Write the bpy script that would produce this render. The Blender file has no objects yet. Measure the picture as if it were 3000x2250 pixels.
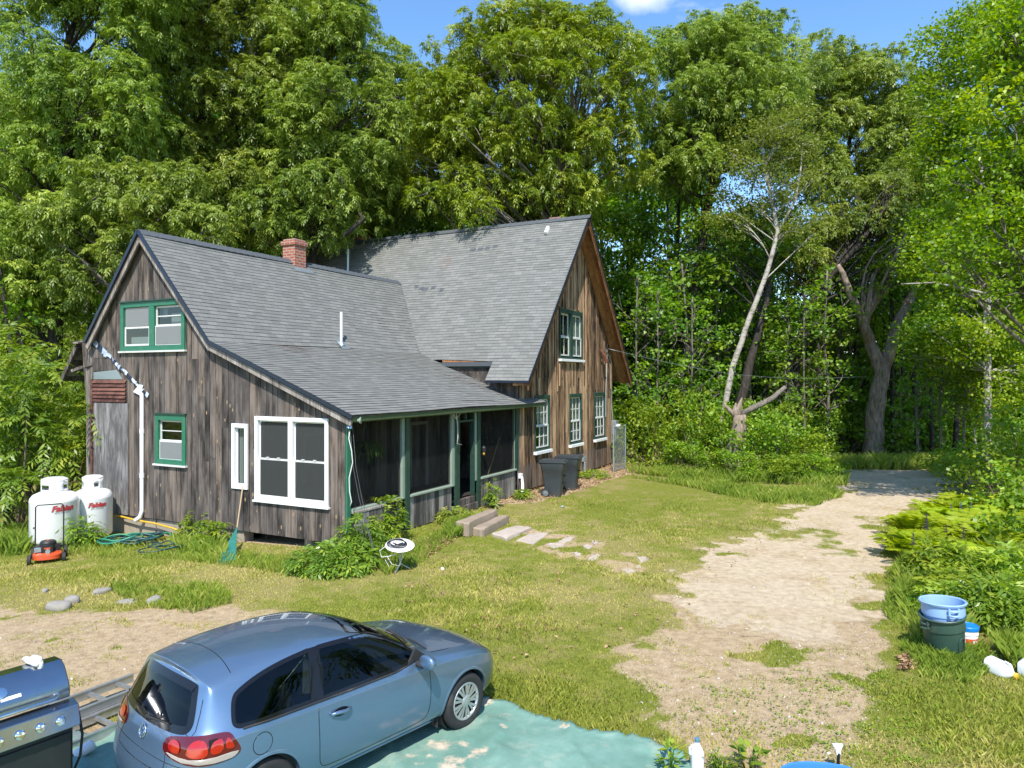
import bpy, math, random
import numpy as np
from mathutils import Vector, Matrix
from mathutils.bvhtree import BVHTree

random.seed(11)
RNG = np.random.default_rng(11)
PI = math.pi
scene = bpy.context.scene
COL = scene.collection
Rr = math.radians

# ------------------------------------------------------------------ camera model of the place
F, HZ, CX, H = 2100.0, 1107.0, 1500.0, 3.9
TH = Rr(27.3)
AX = (math.sin(TH), math.cos(TH))
BX = (-math.cos(TH), math.sin(TH))
C0 = (-3.742, 16.17)


def terrain(x, y):
    """height of the ground: falls gently towards the left of the house"""
    b = (np.asarray(x) - C0[0]) * BX[0] + (np.asarray(y) - C0[1]) * BX[1]
    return -0.05 * np.clip(b, 0, 12)


def gp(u, v, z=0.0):
    """point of the ground (plus z) that photograph pixel u,v sees"""
    t = 10.0
    for _ in range(30):
        x, y = (u - CX) / F * t, t
        zz = float(terrain(x, y)) + z
        t = (H - zz) * F / (v - HZ)
    return Vector(((u - CX) / F * t, t, zz - z))


def at(u, v, Y):
    return Vector(((u - CX) / F * Y, Y, H - (v - HZ) / F * Y))


# ------------------------------------------------------------------ numpy noise
def _hash(ix, iy, seed):
    n = (ix.astype(np.int64) * 374761393 + iy.astype(np.int64) * 668265263 + seed * 974711) & 0x7fffffff
    n = ((n ^ (n >> 13)) * 1274126177) & 0x7fffffff
    return ((n ^ (n >> 16)) & 0xffff) / 65535.0


def vnoise(x, y, seed=0):
    ix, iy = np.floor(x), np.floor(y)
    fx, fy = x - ix, y - iy
    fx, fy = fx * fx * (3 - 2 * fx), fy * fy * (3 - 2 * fy)
    a, b = _hash(ix, iy, seed), _hash(ix + 1, iy, seed)
    c, d = _hash(ix, iy + 1, seed), _hash(ix + 1, iy + 1, seed)
    return (a * (1 - fx) + b * fx) * (1 - fy) + (c * (1 - fx) + d * fx) * fy


def fbm(x, y, seed=0, o=4):
    s, a, t = 0.0, 0.5, 0.0
    for i in range(o):
        s = s + a * vnoise(x, y, seed + i * 17)
        t += a
        a *= 0.5
        x, y = x * 2.03 + 3.1, y * 2.03 + 1.7
    return s / t


def sstep(e0, e1, x):
    t = np.clip((x - e0) / (e1 - e0), 0, 1)
    return t * t * (3 - 2 * t)


# ------------------------------------------------------------------ mesh builder
class MB:
    def __init__(s, T=None):
        s.v, s.f, s.var, s.uv, s.T = [], [], [], [], T

    def add(s, vs, fs, var=0.0, M=None, uv=None):
        o = len(s.v)
        for p in vs:
            p = Vector(p)
            if M is not None:
                p = M @ p
            if s.T:
                p = Vector(s.T(p))
            s.v.append(p[:])
        for k, f in enumerate(fs):
            s.f.append([i + o for i in f])
            s.var.append(var)
            s.uv.append(uv[k] if uv else None)
        return s

    def box(s, x0, x1, y0, y1, z0, z1, var=0.0, M=None):
        vs = [(x, y, z) for z in (z0, z1) for y in (y0, y1) for x in (x0, x1)]
        return s.add(vs, [(0, 2, 3, 1), (4, 5, 7, 6), (0, 1, 5, 4), (2, 6, 7, 3), (0, 4, 6, 2), (1, 3, 7, 5)], var, M)

    def beam(s, p, q, w, h, up=(0, 0, 1), var=0.0):
        p, q = Vector(p), Vector(q)
        d = (q - p).normalized()
        up = Vector(up)
        sd = d.cross(up)
        if sd.length < 1e-4:
            sd = d.cross(Vector((1, 0, 0)))
        sd.normalize()
        u = sd.cross(d)
        vs = []
        for c in (p, q):
            for i, j in ((-1, -1), (1, -1), (1, 1), (-1, 1)):
                vs.append(c + sd * (w / 2 * i) + u * (h / 2 * j))
        return s.add(vs, [(3, 2, 1, 0), (4, 5, 6, 7), (0, 1, 5, 4), (1, 2, 6, 5), (2, 3, 7, 6), (3, 0, 4, 7)], var)

    def tube(s, pts, r, n=8, var=0.0, cap=True, M=None, closed=False):
        pts = [Vector(p) for p in pts]
        m = len(pts)
        rs = [r] * m if not hasattr(r, '__len__') else list(r)
        vs, fs = [], []
        pa = None
        for i, p in enumerate(pts):
            if closed:
                d = pts[(i + 1) % m] - pts[i - 1]
            else:
                d = pts[min(i + 1, m - 1)] - pts[max(i - 1, 0)]
            if d.length < 1e-9:
                d = Vector((0, 0, 1))
            d.normalize()
            if pa is None:
                a = d.orthogonal().normalized()
            else:
                a = pa - d * pa.dot(d)
                a = a.normalized() if a.length > 1e-6 else d.orthogonal().normalized()
            pa = a
            b = d.cross(a)
            for k in range(n):
                t = 2 * PI * k / n
                vs.append(p + (a * math.cos(t) + b * math.sin(t)) * rs[i])
        for i in range(m if closed else m - 1):
            j = (i + 1) % m
            for k in range(n):
                fs.append((i * n + k, i * n + (k + 1) % n, j * n + (k + 1) % n, j * n + k))
        if cap and not closed:
            fs.append(tuple(range(n - 1, -1, -1)))
            fs.append(tuple((m - 1) * n + k for k in range(n)))
        return s.add(vs, fs, var, M)

    def lathe(s, prof, n=24, var=0.0, M=None, cap=True):
        vs, fs = [], []
        for r, z in prof:
            for k in range(n):
                t = 2 * PI * k / n
                vs.append((r * math.cos(t), r * math.sin(t), z))
        for i in range(len(prof) - 1):
            for k in range(n):
                fs.append((i * n + k, i * n + (k + 1) % n, (i + 1) * n + (k + 1) % n, (i + 1) * n + k))
        if cap:
            if prof[0][0] > 1e-5:
                fs.append(tuple(range(n - 1, -1, -1)))
            if prof[-1][0] > 1e-5:
                fs.append(tuple((len(prof) - 1) * n + k for k in range(n)))
        return s.add(vs, fs, var, M)

    def prism(s, poly, d0, d1, f3, var=0.0):
        """poly: 2d outline; f3(x, y, d) -> 3d point"""
        n = len(poly)
        vs = [f3(x, y, d0) for x, y in poly] + [f3(x, y, d1) for x, y in poly]
        fs = [tuple(range(n - 1, -1, -1)), tuple(range(n, 2 * n))]
        fs += [(i, (i + 1) % n, (i + 1) % n + n, i + n) for i in range(n)]
        return s.add(vs, fs, var)

    def rock(s, c, sx, sy, sz, seed, var=0.0, n=9, m=5, rot=0.0):
        r = random.Random(seed)
        vs, fs = [], []
        ph = [r.uniform(0, 6) for _ in range(4)]
        for j in range(m + 1):
            e = -PI / 2 + PI * j / m
            for k in range(n):
                t = 2 * PI * k / n
                q = 1 + 0.16 * math.sin(2 * t + ph[0]) + 0.1 * math.sin(3 * t + ph[1] + e) + r.uniform(-.07, .07)
                ce = math.copysign(abs(math.cos(e)) ** .55, math.cos(e)) if abs(math.cos(e)) > 1e-6 else 0
                se = math.copysign(abs(math.sin(e)) ** .7, math.sin(e))
                x, y, z = sx * q * ce * math.cos(t), sy * q * ce * math.sin(t), sz * se * (1 + .1 * math.sin(t + ph[2]))
                vs.append((c[0] + x * math.cos(rot) - y * math.sin(rot), c[1] + x * math.sin(rot) + y * math.cos(rot), c[2] + z))
        for j in range(m):
            for k in range(n):
                fs.append((j * n + k, j * n + (k + 1) % n, (j + 1) * n + (k + 1) % n, (j + 1) * n + k))
        return s.add(vs, fs, var)

    def build(s, name, mat, parent=None, smooth=None, bevel=0.0, fix=True):
        me = bpy.data.meshes.new(name)
        me.from_pydata(s.v, [], s.f)
        if fix:
            import bmesh
            bm = bmesh.new()
            bm.from_mesh(me)
            bmesh.ops.recalc_face_normals(bm, faces=bm.faces)
            bm.to_mesh(me)
            bm.free()
        at_ = me.attributes.new('var', 'FLOAT', 'FACE')
        at_.data.foreach_set('value', np.array(s.var, dtype=np.float32))
        if any(u is not None for u in s.uv):
            ul = me.uv_layers.new(name='UVMap')
            buf = []
            for p, u in zip(me.polygons, s.uv):
                buf += [c for q in (u or [(0, 0)] * p.loop_total) for c in q]
            ul.data.foreach_set('uv', buf)
        me.materials.append(mat)
        o = bpy.data.objects.new(name, me)
        COL.objects.link(o)
        if parent is not None:
            o.parent = parent
        if smooth is not None:
            me.polygons.foreach_set('use_smooth', [True] * len(me.polygons))
            if smooth < 180:
                me.set_sharp_from_angle(angle=Rr(smooth))
        if bevel:
            b = o.modifiers.new('bevel', 'BEVEL')
            b.width = bevel
            b.segments = 2
            b.limit_method = 'ANGLE'
            b.angle_limit = Rr(40)
        return o


def npmesh(name, V, Fq, mat, var=None, parent=None, attrs=None, smooth=False):
    """mesh from numpy arrays; Fq is (m,k) with one k for all faces"""
    me = bpy.data.meshes.new(name)
    V = np.asarray(V, dtype=np.float32)
    Fq = np.asarray(Fq, dtype=np.int32)
    m, k = Fq.shape
    me.vertices.add(len(V))
    me.vertices.foreach_set('co', V.ravel())
    me.loops.add(m * k)
    me.loops.foreach_set('vertex_index', Fq.ravel())
    me.polygons.add(m)
    me.polygons.foreach_set('loop_start', np.arange(m, dtype=np.int32) * k)
    if smooth:
        me.polygons.foreach_set('use_smooth', np.ones(m, dtype=bool))
    me.update(calc_edges=True)
    if var is not None:
        a = me.attributes.new('var', 'FLOAT', 'FACE')
        a.data.foreach_set('value', np.asarray(var, dtype=np.float32))
    for nm, arr in (attrs or {}).items():
        a = me.attributes.new(nm, 'FLOAT', 'POINT')
        a.data.foreach_set('value', np.asarray(arr, dtype=np.float32))
    me.materials.append(mat)
    me.validate()
    o = bpy.data.objects.new(name, me)
    COL.objects.link(o)
    if parent is not None:
        o.parent = parent
    return o


def tag(o, label=None, cat=None, group=None, kind=None):
    if label:
        o['label'] = label
    if cat:
        o['category'] = cat
    if group:
        o['group'] = group
    if kind:
        o['kind'] = kind
    return o


def thing(name, label, cat, loc=(0, 0, 0), rz=0.0, group=None):
    o = bpy.data.objects.new(name, None)
    o.empty_display_size = 0.2
    COL.objects.link(o)
    o.location = loc
    o.rotation_euler = (0, 0, rz)
    return tag(o, label, cat, group)


def copy_tree(o, parent=None):
    c = o.copy()
    COL.objects.link(c)
    if parent is not None:
        c.parent = parent
    for ch in [q for q in bpy.data.objects if q.parent == o]:
        copy_tree(ch, c)
    return c


# ------------------------------------------------------------------ node materials
class NT:
    def __init__(s, name):
        s.m = bpy.data.materials.new(name)
        s.m.use_nodes = True
        s.t = s.m.node_tree
        s.t.nodes.clear()
        s.out = s.t.nodes.new('ShaderNodeOutputMaterial')

    def n(s, typ, ins=None, **props):
        nd = s.t.nodes.new('ShaderNode' + typ)
        for k, v in props.items():
            setattr(nd, k, v)
        for k, v in (ins or {}).items():
            s.put(nd.inputs[k], v)
        return nd

    def put(s, sock, v):
        if isinstance(v, bpy.types.NodeSocket):
            s.t.links.new(v, sock)
        elif isinstance(v, bpy.types.Node):
            s.t.links.new(v.outputs[0], sock)
        else:
            if hasattr(v, '__len__') and len(v) == 3 and sock.type == 'RGBA':
                v = (*v, 1.0)
            sock.default_value = v

    def coord(s, which='Object', scale=(1, 1, 1)):
        tc = s.n('TexCoord')
        return s.n('Mapping', {'Vector': tc.outputs[which], 'Scale': scale}).outputs[0]

    def noise(s, vec, scale, detail=4, rough=.55, dist=0.0):
        return s.n('TexNoise', {'Vector': vec, 'Scale': scale, 'Detail': detail, 'Roughness': rough, 'Distortion': dist}).outputs[0]

    def ramp(s, fac, stops, interp='LINEAR'):
        r = s.n('ValToRGB', {'Fac': fac})
        cr = r.color_ramp
        cr.interpolation = interp
        while len(cr.elements) < len(stops):
            cr.elements.new(0.5)
        for e, (p, c) in zip(cr.elements, stops):
            e.position = p
            e.color = (*c, 1) if hasattr(c, '__len__') else (c, c, c, 1)
        return r.outputs[0]

    def mix(s, fac, a, b, mode='MIX'):
        nd = s.n('Mix', data_type='RGBA', blend_type=mode)
        s.put(nd.inputs[0], fac)
        s.put(nd.inputs[6], a)
        s.put(nd.inputs[7], b)
        return nd.outputs[2]

    def math(s, op, a, b=0.5, c=0.5):
        nd = s.n('Math', operation=op)
        s.put(nd.inputs[0], a)
        s.put(nd.inputs[1], b)
        s.put(nd.inputs[2], c)
        return nd.outputs[0]

    def attr(s, name):
        return s.n('Attribute', attribute_name=name).outputs['Fac']

    def sep(s, v):
        return s.n('SeparateXYZ', {0: v}).outputs

    def bump(s, h, strength=.3, dist=.01):
        return s.n('Bump', {'Height': h, 'Strength': strength, 'Distance': dist}).outputs[0]

    def bsdf(s, **k):
        ins = {kk.replace('_', ' '): v for kk, v in k.items()}
        return s.n('BsdfPrincipled', ins)

    def done(s, sh):
        s.t.links.new(sh.outputs[0] if isinstance(sh, bpy.types.Node) else sh, s.out.inputs[0])
        return s.m


def m_plain(name, col, rough=.6, metal=0.0, var=.12, nscale=8.0, bump=0.0, dirt=None, coat=0.0, spec=.5):
    """paint, plastic or metal with a little wear in its colour"""
    t = NT(name)
    co = t.coord('Object')
    nz = t.noise(co, nscale, 5)
    c = t.mix(nz, tuple(x * (1 - var) for x in col), tuple(min(1, x * (1 + var)) for x in col))
    if dirt:
        d = t.ramp(t.noise(co, nscale * .35, 6, .65), [(.52, 0.0), (.72, 1.0)])
        c = t.mix(t.math('MULTIPLY', d, dirt[1]), c, dirt[0])
    k = dict(Base_Color=c, Roughness=t.math('ADD', t.math('MULTIPLY', nz, .2), rough - .1), Metallic=metal)
    b = t.bsdf(**k)
    b.inputs['Specular IOR Level'].default_value = spec
    if coat:
        b.inputs['Coat Weight'].default_value = coat
        b.inputs['Coat Roughness'].default_value = .06
    if bump:
        t.put(b.inputs['Normal'], t.bump(t.noise(co, nscale * 6, 4), bump, .01))
    return t.done(b)


def m_wood(name, dark, mid, light, knots=.5, scale=(34, 34, 1.3), bleach=None):
    """weathered boards, grain along z; 'var' sets each board apart"""
    t = NT(name)
    tc = t.n('TexCoord').outputs['Object']
    v = t.attr('var')
    off = t.n('CombineXYZ', {0: t.math('MULTIPLY', v, 37.0), 2: t.math('MULTIPLY', v, 91.0)}).outputs[0]
    co = t.n('VectorMath', {0: tc, 1: off}, operation='ADD').outputs[0]
    mp = t.n('Mapping', {'Vector': co, 'Scale': scale}).outputs[0]
    g = t.noise(mp, 1.0, 6, .65, .6)
    big = t.noise(t.n('Mapping', {'Vector': co, 'Scale': (3.5, 3.5, .9)}).outputs[0], 1.0, 5, .6)
    f = t.math('ADD', t.math('MULTIPLY', t.math('SUBTRACT', g, .5), 1.75), t.math('MULTIPLY', t.math('SUBTRACT', big, .5), 1.1))
    f = t.math('ADD', t.math('ADD', f, .40), t.math('MULTIPLY', t.math('SUBTRACT', v, .5), .55))
    c = t.ramp(f, [(.10, dark), (.42, mid), (.80, light)])
    if knots:
        vo = t.n('TexVoronoi', {'Vector': t.n('Mapping', {'Vector': co, 'Scale': (5.5, 5.5, 2.4)}).outputs[0], 'Scale': 1.0})
        k = t.ramp(vo.outputs['Distance'], [(.07, 1.0), (.15, 0.0)])
        k = t.math('MULTIPLY', k, t.math('GREATER_THAN', t.sep(vo.outputs['Color'])[0], .55))
        c = t.mix(t.math('MULTIPLY', k, knots), c, (.46, .31, .15))
        k2 = t.ramp(vo.outputs['Distance'], [(.02, 1.0), (.05, 0.0)])
        c = t.mix(t.math('MULTIPLY', k2, knots), c, (.06, .035, .02))
    if bleach:
        z = t.sep(tc)[2]
        w = t.math('MULTIPLY', t.ramp(z, [(bleach[0], 1.0), (bleach[1], 0.0)]), t.ramp(big, [(.35, 0.1), (.62, 1.0)]))
        c = t.mix(t.math('MULTIPLY', w, bleach[2]), c, bleach[3])
    b = t.bsdf(Base_Color=c, Roughness=.82)
    b.inputs['Specular IOR Level'].default_value = .25
    t.put(b.inputs['Normal'], t.bump(g, .5, .012))
    return t.done(b)


def m_leaf(name, c0, c1, c2, trans=.32, rough=.42):
    t = NT(name)
    v = t.attr('var')
    c = t.ramp(v, [(0.0, c0), (.55, c1), (1.0, c2)])
    oi = t.n('ObjectInfo').outputs['Random']
    c = t.n('HueSaturation', {'Hue': t.math('ADD', t.math('MULTIPLY', oi, .02), .49), 'Saturation': 1.0,
                              'Value': t.math('ADD', t.math('MULTIPLY', oi, .25), .9), 'Fac': 1.0, 'Color': c}).outputs[0]
    b = t.bsdf(Base_Color=c, Roughness=rough)
    b.inputs['Specular IOR Level'].default_value = .45
    tr = t.n('BsdfTranslucent', {'Color': t.mix(1.0, c, (1.0, 1.15, .45), 'MULTIPLY')})
    # brighten light coming through the blade
    t.put(tr.inputs['Color'], t.n('HueSaturation', {'Saturation': 1.1, 'Value': 1.7, 'Fac': 1.0, 'Color': c}).outputs[0])
    mx = t.n('MixShader', {0: trans})
    t.put(mx.inputs[1], b)
    t.put(mx.inputs[2], tr)
    return t.done(mx)


def m_bark(name, dark, light, scale=(9, 9, 2.2), birch=False):
    t = NT(name)
    co = t.coord('Object', scale)
    g = t.noise(co, 1.4, 6, .7, .4)
    if birch:
        co2 = t.coord('Object', (3, 3, 14))
        s = t.ramp(t.noise(co2, 1.0, 4, .6), [(.55, 0.0), (.63, 1.0)])
        s2 = t.ramp(t.noise(t.coord('Object', (1.2, 1.2, 1.6)), 1.0, 4, .6), [(.52, 0.0), (.66, 1.0)])
        c = t.mix(t.math('MAXIMUM', t.math('MULTIPLY', s, .8), t.math('MULTIPLY', s2, .75)), light, dark)
    else:
        c = t.ramp(g, [(.32, dark), (.68, light)])
    b = t.bsdf(Base_Color=c, Roughness=.9)
    b.inputs['Specular IOR Level'].default_value = .15
    t.put(b.inputs['Normal'], t.bump(g, .8, .04))
    return t.done(b)


def m_glass(name, tint=(.5, .55, .55), refl=.04, rough=.02, body=None, bw=.0, gain=1.0):
    """a thin pane, the same from both sides: partly see-through, mirror-like at a glance"""
    t = NT(name)
    g = t.n('NewGeometry')
    d = t.n('VectorMath', {0: g.outputs['Normal'], 1: g.outputs['Incoming']}, operation='DOT_PRODUCT').outputs['Value']
    k = t.math('POWER', t.math('SUBTRACT', 1.0, t.math('ABSOLUTE', d)), 4.0)
    w = t.math('MINIMUM', t.math('ADD', t.math('MULTIPLY', k, gain * .9), refl), 1.0)
    gl = t.n('BsdfGlossy', {'Color': (.9, .93, .95), 'Roughness': rough})
    tr = t.n('BsdfTransparent', {'Color': tint})
    base = tr
    if body:
        df = t.n('BsdfDiffuse', {'Color': body})
        base = t.n('MixShader', {0: bw})
        t.put(base.inputs[1], tr)
        t.put(base.inputs[2], df)
    mx = t.n('MixShader')
    t.put(mx.inputs[0], w)
    t.put(mx.inputs[1], base)
    t.put(mx.inputs[2], gl)
    return t.done(mx)
# ------------------------------------------------------------------ camera, sun, sky
cam = bpy.data.objects.new('camera', bpy.data.cameras.new('camera'))
COL.objects.link(cam)
cam.location = (0, 0, H)
cam.rotation_euler = (PI / 2, 0, 0)
cam.data.sensor_width = 36.0
cam.data.lens = 36.0 * F / 3000.0
cam.data.shift_y = -(1125 - HZ) / 3000.0
cam.data.clip_start = .1
cam.data.clip_end = 3000
scene.camera = cam

SUN_EL, SUN_PHI = Rr(53), Rr(2)
sl = bpy.data.lights.new('sun', 'SUN')
sl.energy = 4.6
sl.angle = Rr(.53)
sl.color = (1.0, .95, .86)
sun = bpy.data.objects.new('sun', sl)
COL.objects.link(sun)
sd = Vector((math.sin(SUN_PHI) * math.cos(SUN_EL), math.cos(SUN_PHI) * math.cos(SUN_EL), -math.sin(SUN_EL)))
sun.rotation_euler = sd.to_track_quat('-Z', 'Y').to_euler()
sun.location = (-4, -30, 45)

w = bpy.data.worlds.new('World')
scene.world = w
w.use_nodes = True
wt = w.node_tree
bg = wt.nodes['Background']
sky = wt.nodes.new('ShaderNodeTexSky')
sky.sky_type = 'NISHITA'
sky.sun_disc = False
sky.sun_elevation = SUN_EL
sky.sun_rotation = PI + SUN_PHI
sky.air_density = 1.0
sky.dust_density = .25
sky.ozone_density = 2.2
sky.altitude = 300
bg.inputs[1].default_value = .15


def wn(t, **k):
    n = wt.nodes.new('ShaderNode' + t)
    for a, b in k.items():
        setattr(n, a, b)
    return n


# wisps of cirrus and one small cumulus high over the trees
tcw = wn('TexCoord')
mpw = wn('Mapping')
mpw.inputs['Scale'].default_value = (2.2, 1.0, 9.0)
mpw.inputs['Rotation'].default_value = (0, Rr(18), 0)
wt.links.new(tcw.outputs['Generated'], mpw.inputs[0])
nzw = wn('TexNoise')
nzw.inputs['Scale'].default_value = 3.0
nzw.inputs['Detail'].default_value = 7
nzw.inputs['Roughness'].default_value = .62
wt.links.new(mpw.outputs[0], nzw.inputs['Vector'])
rpw = wn('ValToRGB')
rpw.color_ramp.elements[0].position = .60
rpw.color_ramp.elements[0].color = (0, 0, 0, 1)
rpw.color_ramp.elements[1].position = .82
rpw.color_ramp.elements[1].color = (.35, .35, .35, 1)
wt.links.new(nzw.outputs[0], rpw.inputs[0])


def blob(u, v, rad, soft):
    d = Vector(((u - CX) / F, 1.0, -(v - HZ) / F)).normalized()
    n = wn('VectorMath', operation='DISTANCE')
    wt.links.new(tcw.outputs['Generated'], n.inputs[0])
    n.inputs[1].default_value = d
    add = wn('Math', operation='MULTIPLY_ADD')
    wt.links.new(nz2.outputs[0], add.inputs[0])
    add.inputs[1].default_value = -.11
    wt.links.new(n.outputs['Value'], add.inputs[2])
    r = wn('MapRange')
    r.inputs[1].default_value = rad - .055
    r.inputs[2].default_value = rad - .055 - soft
    wt.links.new(add.outputs[0], r.inputs[0])
    return r.outputs[0]


nz2 = wn('TexNoise')
nz2.inputs['Scale'].default_value = 14
nz2.inputs['Detail'].default_value = 6
wt.links.new(tcw.outputs['Generated'], nz2.inputs['Vector'])
b1 = blob(1905, -75, .052, .06)
mxm = wn('Math', operation='MAXIMUM')
wt.links.new(b1, mxm.inputs[0])
wt.links.new(rpw.outputs[0], mxm.inputs[1])
mxw = wn('Mix', data_type='RGBA')
wt.links.new(mxm.outputs[0], mxw.inputs[0])
hsv = wn('HueSaturation')
hsv.inputs['Saturation'].default_value = 1.16
hsv.inputs['Value'].default_value = 1.28
wt.links.new(sky.outputs[0], hsv.inputs['Color'])
wt.links.new(hsv.outputs[0], mxw.inputs[6])
mxw.inputs[7].default_value = (7.2, 7.3, 7.6, 1)
wt.links.new(mxw.outputs[2], bg.inputs[0])

scene.view_settings.view_transform = 'Standard'
scene.view_settings.look = 'None'
scene.view_settings.gamma = 1.0
scene.view_settings.exposure = 0.6
scene.cycles.max_bounces = 8
scene.cycles.transparent_max_bounces = 12
scene.cycles.use_denoising = True
scene.cycles.caustics_reflective = False
scene.cycles.caustics_refractive = False
scene.cycles.sample_clamp_indirect = 6.0
# ------------------------------------------------------------------ materials of the house
M = {}
M['board'] = m_wood('weathered boards', (.007, .006, .005), (.034, .027, .023), (.20, .145, .105), .85,
                    bleach=(1.0, 1.9, .5, (.22, .19, .175)))
M['board_porch'] = m_wood('porch boards', (.05, .045, .042), (.16, .145, .135), (.36, .33, .30), .3)
M['board_main'] = m_wood('brown gable boards', (.03, .020, .014), (.225, .135, .075), (.56, .375, .225), .3,
                         bleach=(.9, 3.0, .85, (.13, .112, .10)))
M['soffit'] = m_wood('red brown soffit', (.10, .045, .02), (.26, .12, .05), (.42, .22, .10), .2)
M['old_wood'] = m_wood('bare grey wood', (.06, .05, .045), (.20, .17, .15), (.42, .37, .33), .2)
M['ply'] = m_wood('plywood', (.10, .095, .095), (.20, .19, .188), (.36, .345, .34), .0, scale=(9, 9, 1.5))
M['louver'] = m_wood('red brown slats', (.06, .025, .02), (.13, .06, .048), (.22, .10, .07), .1, scale=(3, 3, 26))
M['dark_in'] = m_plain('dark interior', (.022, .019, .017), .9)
M['green'] = m_plain('green trim paint', (.022, .15, .085), .45, 0, .2, 9, dirt=((.16, .19, .15), .35))
M['dkgreen'] = m_plain('dark green paint', (.016, .05, .036), .5, 0, .25, 9, dirt=((.08, .09, .07), .4))
M['sage'] = m_plain('pale sage paint', (.26, .32, .26), .6, 0, .15, 7, dirt=((.2, .21, .17), .5))
M['mossy'] = m_plain('mossy green beam', (.055, .085, .035), .7, 0, .35, 7, dirt=((.10, .10, .05), .6))
M['white'] = m_plain('white trim', (.80, .81, .82), .4, 0, .04, 5)
M['offwhite'] = m_plain('old white paint', (.62, .62, .59), .55, 0, .12, 9, dirt=((.3, .28, .25), .4))
M['metal_dark'] = m_plain('blue black drip edge', (.035, .045, .07), .35, .6, .2)
M['galv'] = m_plain('galvanised metal', (.42, .47, .50), .42, .7, .15, 14)
M['foil'] = m_plain('torn flashing', (.42, .47, .54), .35, .35, .25, 10, bump=.6)
M['glass'] = m_glass('window glass', (.42, .47, .47), .07)
M['screen'] = m_glass('insect screen', (.2, .2, .2), .0, .6, (.26, .27, .27), .8, .1)
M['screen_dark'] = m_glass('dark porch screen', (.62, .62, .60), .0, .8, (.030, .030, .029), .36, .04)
M['screen_win'] = m_glass('dark window screen', (.5, .5, .5), .02, .3, (.075, .078, .082), .55, .3)
M['curtain'] = m_plain('white curtain', (.70, .70, .66), .9, 0, .1, 20)
M['concrete'] = m_plain('old concrete', (.34, .29, .23), .9, 0, .25, 5, bump=.5)
M['stone'] = m_plain('granite step', (.30, .235, .175), .85, 0, .3, 5, bump=.7, dirt=((.20, .16, .12), .7))
M['cap'] = m_plain('ridge shingles', (.075, .085, .095), .8, 0, .25, 12, bump=.5)
M['rust'] = m_plain('rusty metal', (.16, .06, .03), .8, .2, .3, 14)
M['black'] = m_plain('black plastic', (.015, .015, .016), .5, 0, .2)


def m_brick():
    t = NT('red brick')
    co = t.n('TexCoord').outputs['Object']
    x, y, z = t.sep(co)
    uv = t.n('CombineXYZ', {0: t.math('ADD', x, y), 1: z}).outputs[0]
    br = t.n('TexBrick', {'Vector': uv, 'Color1': (.42, .125, .06, 1), 'Color2': (.30, .08, .04, 1), 'Mortar': (.46, .38, .33, 1),
                          'Scale': 1.0, 'Mortar Size': .014, 'Brick Width': .24, 'Row Height': .095, 'Bias': 0.0})
    c = t.mix(t.math('MULTIPLY', t.noise(co, 9, 5), .6), br.outputs['Color'], (.19, .06, .04))
    b = t.bsdf(Base_Color=c, Roughness=.9)
    t.put(b.inputs['Normal'], t.bump(br.outputs['Fac'], -.6, .01))
    return t.done(b)


def m_shingle():
    t = NT('grey asphalt shingles')
    uv = t.n('TexCoord').outputs['UV']
    br = t.n('TexBrick', {'Vector': uv, 'Color1': (.235, .233, .22, 1), 'Color2': (.15, .153, .142, 1), 'Mortar': (.085, .088, .085, 1),
                          'Scale': 1.0, 'Mortar Size': .006, 'Mortar Smooth': .3, 'Brick Width': .31, 'Row Height': .150, 'Bias': -.1})
    br.offset = .37
    br.offset_frequency = 3
    n1 = t.noise(t.n('Mapping', {'Vector': uv, 'Scale': (.55, .16, 1)}).outputs[0], 2.2, 5, .6)
    n2 = t.noise(uv, 60, 3)
    c = t.mix(t.ramp(n1, [(.35, 0.0), (.75, .5)]), br.outputs['Color'], (.145, .148, .128))
    c = t.mix(t.ramp(t.noise(t.n('Mapping', {'Vector': uv, 'Scale': (1.6, .35, 1)}).outputs[0], 1.1, 5, .6), [(.5, 0.0), (.8, .3)]), c, (.125, .14, .10))
    c = t.mix(t.math('MULTIPLY', n2, .45), c, (.12, .125, .125))
    b = t.bsdf(Base_Color=c, Roughness=.9)
    b.inputs['Specular IOR Level'].default_value = .25
    t.put(b.inputs['Normal'], t.bump(t.noise(uv, 140, 2), .25, .004))
    return t.done(b)


M['brick'] = m_brick()
M['shingle'] = m_shingle()

# ------------------------------------------------------------------ the house
house = thing('farmhouse', 'old weathered board farmhouse with grey shingle roofs and a screened porch', 'house',
              (C0[0], C0[1], 0), PI / 2 - TH)


def TA(b, a):  # wall a = const seen from -a : local (x, out, z) -> house
    return lambda p: (a - p[1], b + p[0], p[2])


def TB(a, b):
    return lambda p: (a + p[0], b - p[1], p[2])


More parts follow.
